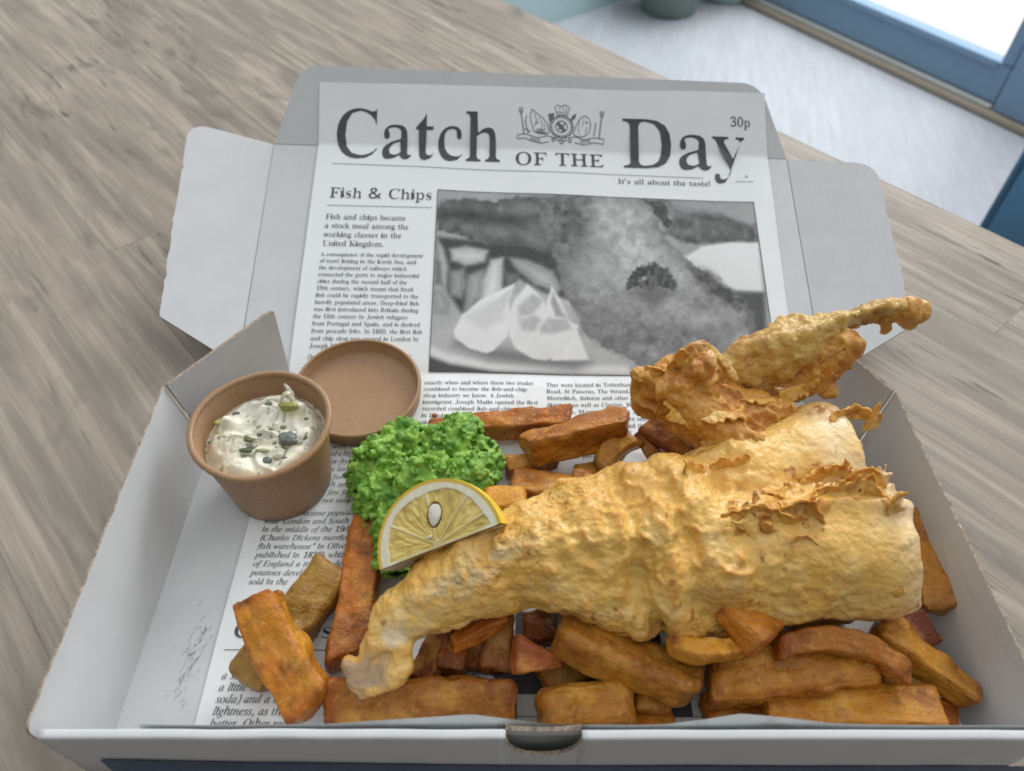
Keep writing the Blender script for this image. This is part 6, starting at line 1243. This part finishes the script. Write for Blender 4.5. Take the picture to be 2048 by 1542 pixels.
def pline(pts):
    P = np.array(pts, float); r = np.full(len(V), 1e9)
    for p, q_ in zip(P[:-1], P[1:]):
        e = q_ - p; t = np.clip(((px_ - p) @ e) / (e @ e), 0, 1); r = np.minimum(r, np.linalg.norm(px_ - p - t[:, None] * e, axis=1))
    return r + 7 * fbm(V, 60, 2, 77)
for pts, dep, wid in (([(1225, 955), (1258, 1030), (1276, 1100), (1276, 1175), (1325, 1275)], .0042, 17), ([(1335, 985), (1372, 1060), (1402, 1140), (1398, 1215), (1380, 1300)], .0034, 17),
                      ([(1100, 1000), (1180, 1110), (1216, 1175)], .0022, 18), ([(1395, 985), (1480, 1000), (1560, 985), (1640, 975), (1800, 985)], .0028, 24), ([(960, 1090), (1010, 1170), (1050, 1230)], .0018, 20),
                      ([(1180, 960), (1215, 1040), (1225, 1100)], .0018, 13), ([(1480, 1090), (1450, 1150), (1470, 1240)], .0016, 22)):
    d -= .62 * dep * np.exp(-(pline(pts) / wid)**2) * toward
for pts, dep, wid in (([(1300, 960), (1330, 1060), (1350, 1150), (1350, 1240)], .0020, 16), ([(1240, 1030), (1252, 1110), (1240, 1190)], .0018, 14), ([(1440, 1050), (1500, 1040), (1600, 1010), (1700, 1000), (1800, 1010)], .0022, 16)):
    d += dep * np.exp(-(pline(pts) / wid)**2) * toward
V = V + Nn * d[:, None]; Nn = vnormals(V, F)
low = relax(V, F, 14, .6); conv = ((V - low) * Nn).sum(1); conv = conv / .0007
g1 = fbm(V, 38, 3, 31); g2 = fbm(V, 120, 3, 37)
c = mixc((.75, .46, .115), (.67, .36, .068), sst(-.3, .45, g1))
c = mixc(c, (.80, .57, .23), .60 * sst(.0, .6, g2))                                        # paler, flourier batter
c = mixc(c, (.80, .64, .41), .85 * smoothpatch * sst(-.5, .2, g1 + .25))                   # the smooth pale end
c = mixc(c, (.56, .215, .028), .75 * sst(.2, 1.1, conv) * np.clip(rough + .2, 0, 1))        # crisped on raised crests
c = mixc(c, (.74, .54, .16), .55 * sst(-.1, -1.0, conv))
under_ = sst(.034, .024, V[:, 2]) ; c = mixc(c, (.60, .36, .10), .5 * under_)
sp = sst(.66, .74, vnoise(V, 330, 71)) * sst(.2, .5, vnoise(V, 75, 73)); c = mixc(c, (.36, .115, .022), .8 * sp)
tipd = np.linalg.norm(V - X(728, 1345, 27), axis=1); c = mixc(c, (.33, .255, .205), .75 * sst(.016, .006, tipd) * sst(-.2, .3, fbm(V, 140, 2, 81) + .2))
skin = sst(.009, .0, np.abs(tq - .012 - .15 * (s_ - .02))) * sst(.075, .05, s_) * sst(.0, .02, s_); c = mixc(c, (.50, .435, .275), .65 * skin * sst(-.3, .3, fbm(V, 260, 3, 83) + .1))
wt = np.linalg.norm(V - X(788, 1270, 38), axis=1); c = mixc(c, (.84, .76, .55), .7 * sst(.0062, .003, wt))
for (u, v, rr3) in ((1735, 1098, .0034), (1690, 1085, .003), (1820, 1100, .002)):
    dd3 = np.linalg.norm(V - aty(u, v, float(at(u, v, .055)[1])), axis=1)
    c = mixc(c, (.45, .15, .03), .7 * sst(rr3 * 1.6, rr3 * .4, dd3) * sst(.0, .3, fbm(V, 700, 2, 91)))
BATTER = attr_mat('fried_batter', .30, .34, .08, (1, .55, .2), .003, ((420, .28, .0008), (1100, .40, .0005)), ((260, .58, .74, (.80, .60, .27), .28),), coat=.08, coatr=.10, rvar=(170, .15, .50), blis=((300, .75, .0015), (620, .65, .0009)))
body = mk('body', V - fc0, F, BATTER, fish, col=np.concatenate([c, (.25 + .75 * sst(-.5, .3, vnoise(V, 45, 88)) * np.clip(rough * 1.1, 0, 1))[:, None]], 1))
bvh = BVHTree.FromPolygons(V.tolist(), F.tolist())
def hit(u, v):
    r = bvh.ray_cast(Vector(CAM), Vector(unit(ray(u, v))))
    return np.array(r[0]) if r[0] is not None else at(u, v, .058)

CRISP = attr_mat('crisp_batter', .32, .34, .22, (1, .45, .12), .003, ((300, .45, .0012), (850, .5, .0007)), (), coat=.06, coatr=.15, rvar=(160, .18, .52), blis=((420, .35, .0008),))
def crisp_col(V, f, seed, tip=(.58, .27, .040), mid=(.66, .38, .075), pale=(.78, .55, .18)):
    c = mixc(mid, pale, sst(-.2, .5, fbm(V, 110, 3, seed))); c = mixc(c, tip, .7 * f)
    return mixc(c, (.36, .115, .022), .5 * sst(.2, .6, fbm(V, 160, 2, seed + 7)))
def thicken(V, F, Nn, th):
    """close a sheet into a body of varying thickness"""
    n = len(V); A = V + Nn * th[:, None] / 2; B = V - Nn * th[:, None] / 2
    e = np.concatenate([F[:, [i, (i + 1) % 4]] for i in range(4)]); key = np.sort(e, 1)
    _, ix, cnt = np.unique(key, axis=0, return_index=True, return_counts=True); be = e[ix[cnt == 1]]
    side = np.stack([be[:, 0] + n, be[:, 1] + n, be[:, 1], be[:, 0]], 1)
    return np.concatenate([A, B]), np.concatenate([F, F[:, ::-1] + n, side])
def flake(name, pts, ht, up, seed, spike=.6, parent=fish, lean=0., nu=90, nv=26, sink=.003, th=.0032):
    """a ragged upright fringe of batter growing from the surface points pts"""
    P = np.array(pts, float); t = np.linspace(0, len(P) - 1.001, nu); i = t.astype(int); f = (t - i)[:, None]
    a, b, c_, d_ = (P[np.clip(i + k, 0, len(P) - 1)] for k in (-1, 0, 1, 2))
    C = .5 * (2*b + (c_ - a) * f + (2*a - 5*b + 4*c_ - d_) * f**2 + (3*b - a - 3*c_ + d_) * f**3)
    s = np.linspace(0, 1, nu); prof = np.sin(s * math.pi)**.45
    L = np.linalg.norm(np.diff(C, axis=0), axis=1).sum()
    h = .78 * ht * prof * (.55 + spike * np.abs(fbm(p2(s * L, s * 0 + seed), 170, 3, seed)) * 1.9 + .5 * np.maximum(vnoise(p2(s * L, s * 0), 330, seed + 3) - .35, 0) * spike * 3)
    T = np.gradient(C, axis=0); T /= np.linalg.norm(T, axis=1)[:, None]; up = unit(up); out = np.cross(T, up)
    v = np.linspace(0, 1, nv)
    V = C[:, None] + up * (v[None, :, None] * (h[:, None, None] + sink) - sink) + out[:, None] * (lean * (v**2)[None, :, None] * h[:, None, None])
    wv = .0016 * vnoise(V, 160, seed) + .0008 * vnoise(V, 400, seed + 2); V = V + out[:, None] * (wv * (.3 + v[None, :]))[..., None]
    F = grid_faces(nu, nv); V = V.reshape(-1, 3); Nn = vnormals(V, F); vv = np.tile(v, nu)
    tk_ = th * (1 - .75 * vv) * (.8 + .4 * vnoise(V, 300, seed)) + .0002
    V2, F2 = thicken(V, F, Nn, tk_); V2 = V2 + .0004 * fbm(V2, 500, 2, seed)[:, None]
    col = crisp_col(V2, np.tile(sst(.3, 1, vv), 2), seed); return mk(name, V2 - fc0, F2, CRISP, parent, col=col)
UPB = np.array([-.1, .35, 1.]); UPF = np.array([0, -.35, 1.])
def hp(*uv): return [hit(u, v) for u, v in uv]
flake('batter_crest', hp((1440, 1030), (1490, 1022), (1540, 1024), (1580, 1040), (1620, 1048)), .0055, UPB, 11, .55, lean=.3)
flake('batter_crest', hp((1560, 1018), (1600, 1008), (1630, 1020), (1650, 1045)), .0075, np.array([.1, .2, 1]), 12, .55, lean=.6)
flake('batter_crest', hp((1615, 1000), (1650, 985), (1700, 985), (1745, 990), (1785, 1010)), .0085, UPB, 13, .55, lean=.1)
flake('batter_crest', hp((1600, 968), (1640, 955), (1690, 950), (1715, 970)), .0125, UPB, 14, .5, lean=.25)
flake('batter_crest', hp((1690, 962), (1735, 955), (1770, 972)), .0085, UPB, 15, .5)
flake('batter_spike', hp((1774, 1030), (1784, 1015), (1792, 1002)), .0075, np.array([.25, .2, 1]), 16, 1.1, nu=50)
flake('batter_spike', hp((1732, 850), (1746, 843), (1758, 840)), .0085, np.array([.2, .25, 1]), 17, 1.2, nu=44)
flake('batter_crest', hp((1660, 842), (1690, 828), (1722, 824), (1748, 838)), .0075, np.array([-.1, .3, 1]), 18, .5)
flake('batter_spike', hp((1372, 950), (1392, 940), (1408, 942)), .0080, np.array([-.2, .3, 1]), 19, .9, nu=44)
flake('batter_crest', hp((1420, 935), (1460, 930), (1500, 918)), .0040, UPB, 20, .9)
flake('batter_crest', hp((1440, 1065), (1470, 1060), (1500, 1070)), .0030, UPB, 21, .9)
flake('batter_spike', hp((1530, 985), (1550, 990), (1572, 998)), .0035, np.array([-.3, .2, 1]), 22, .9, nu=40)
flake('batter_crest', hp((1580, 1085), (1610, 1080), (1630, 1095)), .0030, UPF, 23, .9)
flake('batter_crest', hp((1780, 1185), (1794, 1190), (1802, 1180)), .0050, np.array([.4, 0, 1]), 24, .9, nu=40)

# the crisp curl of batter that rises off the back of the fish
Y = lambda u, v, y: aty(u, v, y * mm)
fld = Field((.030, .105, .035), (.200, .215, .135), .0008)
KY = lambda *r: [(Y(u, v, y), s * mm) for u, v, y, s in r]
fld.chain(KY((1282, 752, 138, 4.5), (1300, 790, 138, 7), (1345, 770, 140, 9), (1385, 730, 143, 7), (1400, 712, 145, 5)), .002)
fld.chain(KY((1340, 770, 138, 9), (1370, 820, 133, 11), (1420, 850, 128, 12), (1462, 880, 122, 12), (1500, 880, 120, 9)), .003)
fld.chain(KY((1395, 770, 140, 8), (1440, 810, 138, 11), (1500, 830, 136, 10), (1545, 825, 138, 7)), .003)
fld.chain(KY((1450, 850, 128, 11), (1440, 810, 134, 9)), .003)
fld.chain(KY((1475, 805, 148, 6), (1540, 795, 152, 5.5), (1600, 772, 156, 6), (1650, 735, 160, 7), (1690, 695, 166, 6)), .003)
fld.chain(KY((1630, 745, 158, 6), (1655, 775, 156, 4), (1668, 795, 155, 2.2)), .002)
fld.chain(KY((1660, 735, 160, 6), (1690, 725, 162, 4)), .002)
fld.chain(KY((1555, 800, 146, 3), (1570, 815, 142, 2.4), (1562, 838, 138, 2.2)), .0015)
fld.chain(KY((1780, 622, 184, 5), (1815, 622, 184, 5), (1838, 622, 184, 3.6)), .003)
fld.chain(KY((1715, 632, 184, 3.5), (1780, 622, 184, 5)), .003); fld.chain(KY((1765, 640, 182, 3.4), (1772, 658, 181, 2)), .002); fld.chain(KY((1815, 638, 182, 3), (1820, 652, 181, 1.6)), .002)
for u, v, y, s in ((1455, 768, 136, 7), (1475, 790, 134, 6), (1345, 800, 124, 4), (1420, 822, 122, 5), (1545, 745, 150, 8), (1600, 725, 154, 8), (1515, 850, 122, 5), (1318, 770, 130, 3)): fld.cone(Y(u, v, y), Y(u + 14, v - 6, y), s * mm, s * mm * .8, .002, cut=True)
V, F = fld.mesh(); V = relax(V, F, 2, .5); Nn = vnormals(V, F)
d = .0045 * fbm(V, 60, 2, 3) + .0022 * (1 - 2.4 * np.abs(fbm(V, 120, 2, 8))) * sst(-.4, .5, vnoise(V, 70, 5)) + .0016 * fbm(V, 300, 3, 12)
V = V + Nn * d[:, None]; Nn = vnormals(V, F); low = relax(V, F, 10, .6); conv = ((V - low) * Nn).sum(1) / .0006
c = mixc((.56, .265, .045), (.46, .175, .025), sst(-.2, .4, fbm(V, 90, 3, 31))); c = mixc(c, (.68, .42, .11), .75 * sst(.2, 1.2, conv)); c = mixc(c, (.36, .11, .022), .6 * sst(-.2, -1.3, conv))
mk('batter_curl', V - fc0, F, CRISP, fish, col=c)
body_bvh = bvh; bvh = BVHTree.FromPolygons(V.tolist(), F.tolist())
CURL_EDGES = [hp(*q_) for q_ in (((1275, 752), (1300, 745), (1330, 740)), ((1335, 735), (1365, 722), (1392, 705)), ((1560, 795), (1600, 782), (1640, 760)), ((1650, 720), (1672, 705), (1690, 690)), ((1400, 838), (1440, 830), (1490, 835)), ((1330, 800), (1352, 825), (1380, 862)), ((1400, 880), (1430, 892), (1462, 896)), ((1480, 800), (1520, 806), (1550, 802)))]
def patch(name, rows, th, seed, nu=150, nv=60, rag=.12, holes=.0, pal=None, disp=.0022):
    """a wavy torn sheet of batter through a grid of points"""
    G_ = np.array(rows); nr_, nc = G_.shape[:2]
    def cr(P, t):
        i = np.clip(t.astype(int), 0, P.shape[0] - 2); f = (t - i); f = f.reshape(-1, *([1] * (P.ndim - 1)))
        a, b, c_, d_ = (P[np.clip(i + k, 0, P.shape[0] - 1)] for k in (-1, 0, 1, 2))
        return .5 * (2*b + (c_ - a) * f + (2*a - 5*b + 4*c_ - d_) * f**2 + (3*b - a - 3*c_ + d_) * f**3)
    A = cr(G_, np.linspace(0, nr_ - 1, nv)); A = np.swapaxes(cr(np.swapaxes(A, 0, 1), np.linspace(0, nc - 1, nu)), 0, 1)
    F = grid_faces(nv, nu); V = A.reshape(-1, 3); Nn = vnormals(V, F)
    V = V + Nn * (1.5 * disp * fbm(V, 62, 2, seed) + .5 * disp * (1 - 2.4 * np.abs(fbm(V, 110, 2, seed + 4))) + .35 * disp * fbm(V, 260, 3, seed + 6))[:, None]
    uu, vv = np.meshgrid(np.linspace(0, 1, nu), np.linspace(0, 1, nv)); ed_ = np.minimum(np.minimum(uu, 1 - uu) * 2.2, np.minimum(vv, 1 - vv)).ravel()
    keep = (ed_ + rag * fbm(V, 160, 3, seed + 9) > rag * .25)
    if holes: keep &= (fbm(V, 120, 2, seed + 15) < holes)
    F = F[keep[F].all(1)]; used = np.unique(F); m_ = np.full(len(V), -1); m_[used] = np.arange(len(used)); V = V[used]; F = m_[F]; Nn = vnormals(V, F)
    V2, F2 = thicken(V, F, Nn, th * (.5 + .9 * sst(0, .3, ed_[used])) * (1 + .3 * vnoise(V, 260, seed))); V2 = V2 + .0005 * fbm(V2, 430, 2, seed)[:, None]
    pal = pal or ((.60, .275, .062), (.55, .28, .060), (.70, .46, .15))
    return mk(name, V2 - fc0, F2, CRISP, fish, col=crisp_col(V2, np.tile(sst(.25, 0, ed_[used]), 2), seed, *pal))
YEL = ((.52, .26, .05), (.52, .31, .065), (.66, .46, .16)); RUST = ((.45, .17, .035), (.38, .13, .026), (.52, .25, .06))
patch('batter_wing', [[Y(1395, 756, 164), Y(1478, 688, 174), Y(1538, 654, 180), Y(1606, 632, 184), Y(1692, 614, 187), Y(1778, 594, 188), Y(1846, 606, 188)],
                      [Y(1402, 760, 152), Y(1478, 708, 157), Y(1548, 676, 161), Y(1626, 652, 166), Y(1698, 630, 174), Y(1778, 610, 181), Y(1850, 616, 183)],
                      [Y(1425, 784, 146), Y(1500, 750, 150), Y(1575, 718, 155), Y(1642, 686, 163), Y(1698, 652, 174), Y(1776, 630, 180), Y(1838, 634, 182)],
                      [Y(1448, 806, 147), Y(1520, 782, 153), Y(1592, 748, 158), Y(1652, 712, 165), Y(1697, 672, 175), Y(1768, 650, 181), Y(1824, 646, 183)]], .0014, 41, nu=240, nv=120, pal=YEL, rag=.20, disp=.0022)
patch('batter_hood', [[Y(1420, 770, 164), Y(1500, 730, 174), Y(1580, 700, 178), Y(1650, 680, 179), Y(1700, 665, 177)],
                      [Y(1445, 805, 158), Y(1515, 785, 170), Y(1590, 750, 174), Y(1660, 715, 174), Y(1708, 690, 171)],
                      [Y(1470, 835, 148), Y(1535, 815, 152), Y(1600, 785, 157), Y(1655, 755, 161), Y(1700, 715, 166)]], .0018, 43, nu=160, nv=100, pal=RUST, rag=.18, disp=.0032)
patch('batter_hook', [[Y(1335, 745, 142), Y(1375, 690, 150), Y(1410, 690, 152), Y(1450, 725, 148), Y(1482, 762, 140)],
                      [Y(1345, 760, 139), Y(1385, 715, 145), Y(1415, 716, 147), Y(1445, 748, 143), Y(1470, 775, 138)]], .0018, 45, nu=90, nv=34, rag=.22)
patch('batter_web', [[Y(1330, 790, 141), Y(1400, 790, 144), Y(1470, 790, 146), Y(1530, 790, 148)],
                     [Y(1350, 830, 136), Y(1410, 830, 138), Y(1480, 830, 140), Y(1535, 830, 141)],
                     [Y(1400, 890, 124), Y(1440, 890, 126), Y(1490, 880, 129), Y(1540, 865, 132)]], .0020, 47, nu=110, nv=80, rag=.16, disp=.0034)

for k, (up_, ht_, ln_) in enumerate((((-.5, .1, 1), .0045, .2), ((-.3, .2, 1), .0060, .3), ((.1, -.7, -.6), .0050, .3), ((.8, .2, .5), .0050, .2), ((.1, -.6, .8), .0050, .5), ((-.6, -.5, .5), .0050, .4), ((-.3, -.8, .1), .0050, .4), ((.2, -.7, .6), .0042, .4))):
    flake('batter_frill', CURL_EDGES[k], ht_, np.array(up_, float), 60 + k, .95, lean=ln_, nu=70)

cr_ = blob('crumb', None, (0, 0, 0), 1., (.30, .12, .03), CHIP, (.0016, .0012, .0009), 3, .4, 1.6, 2)
cr_.location = tuple(sheet(-.0525, .1768, .0006)); tag(cr_, 'tiny brown crumb on the print above the long amber chip', 'crumb')
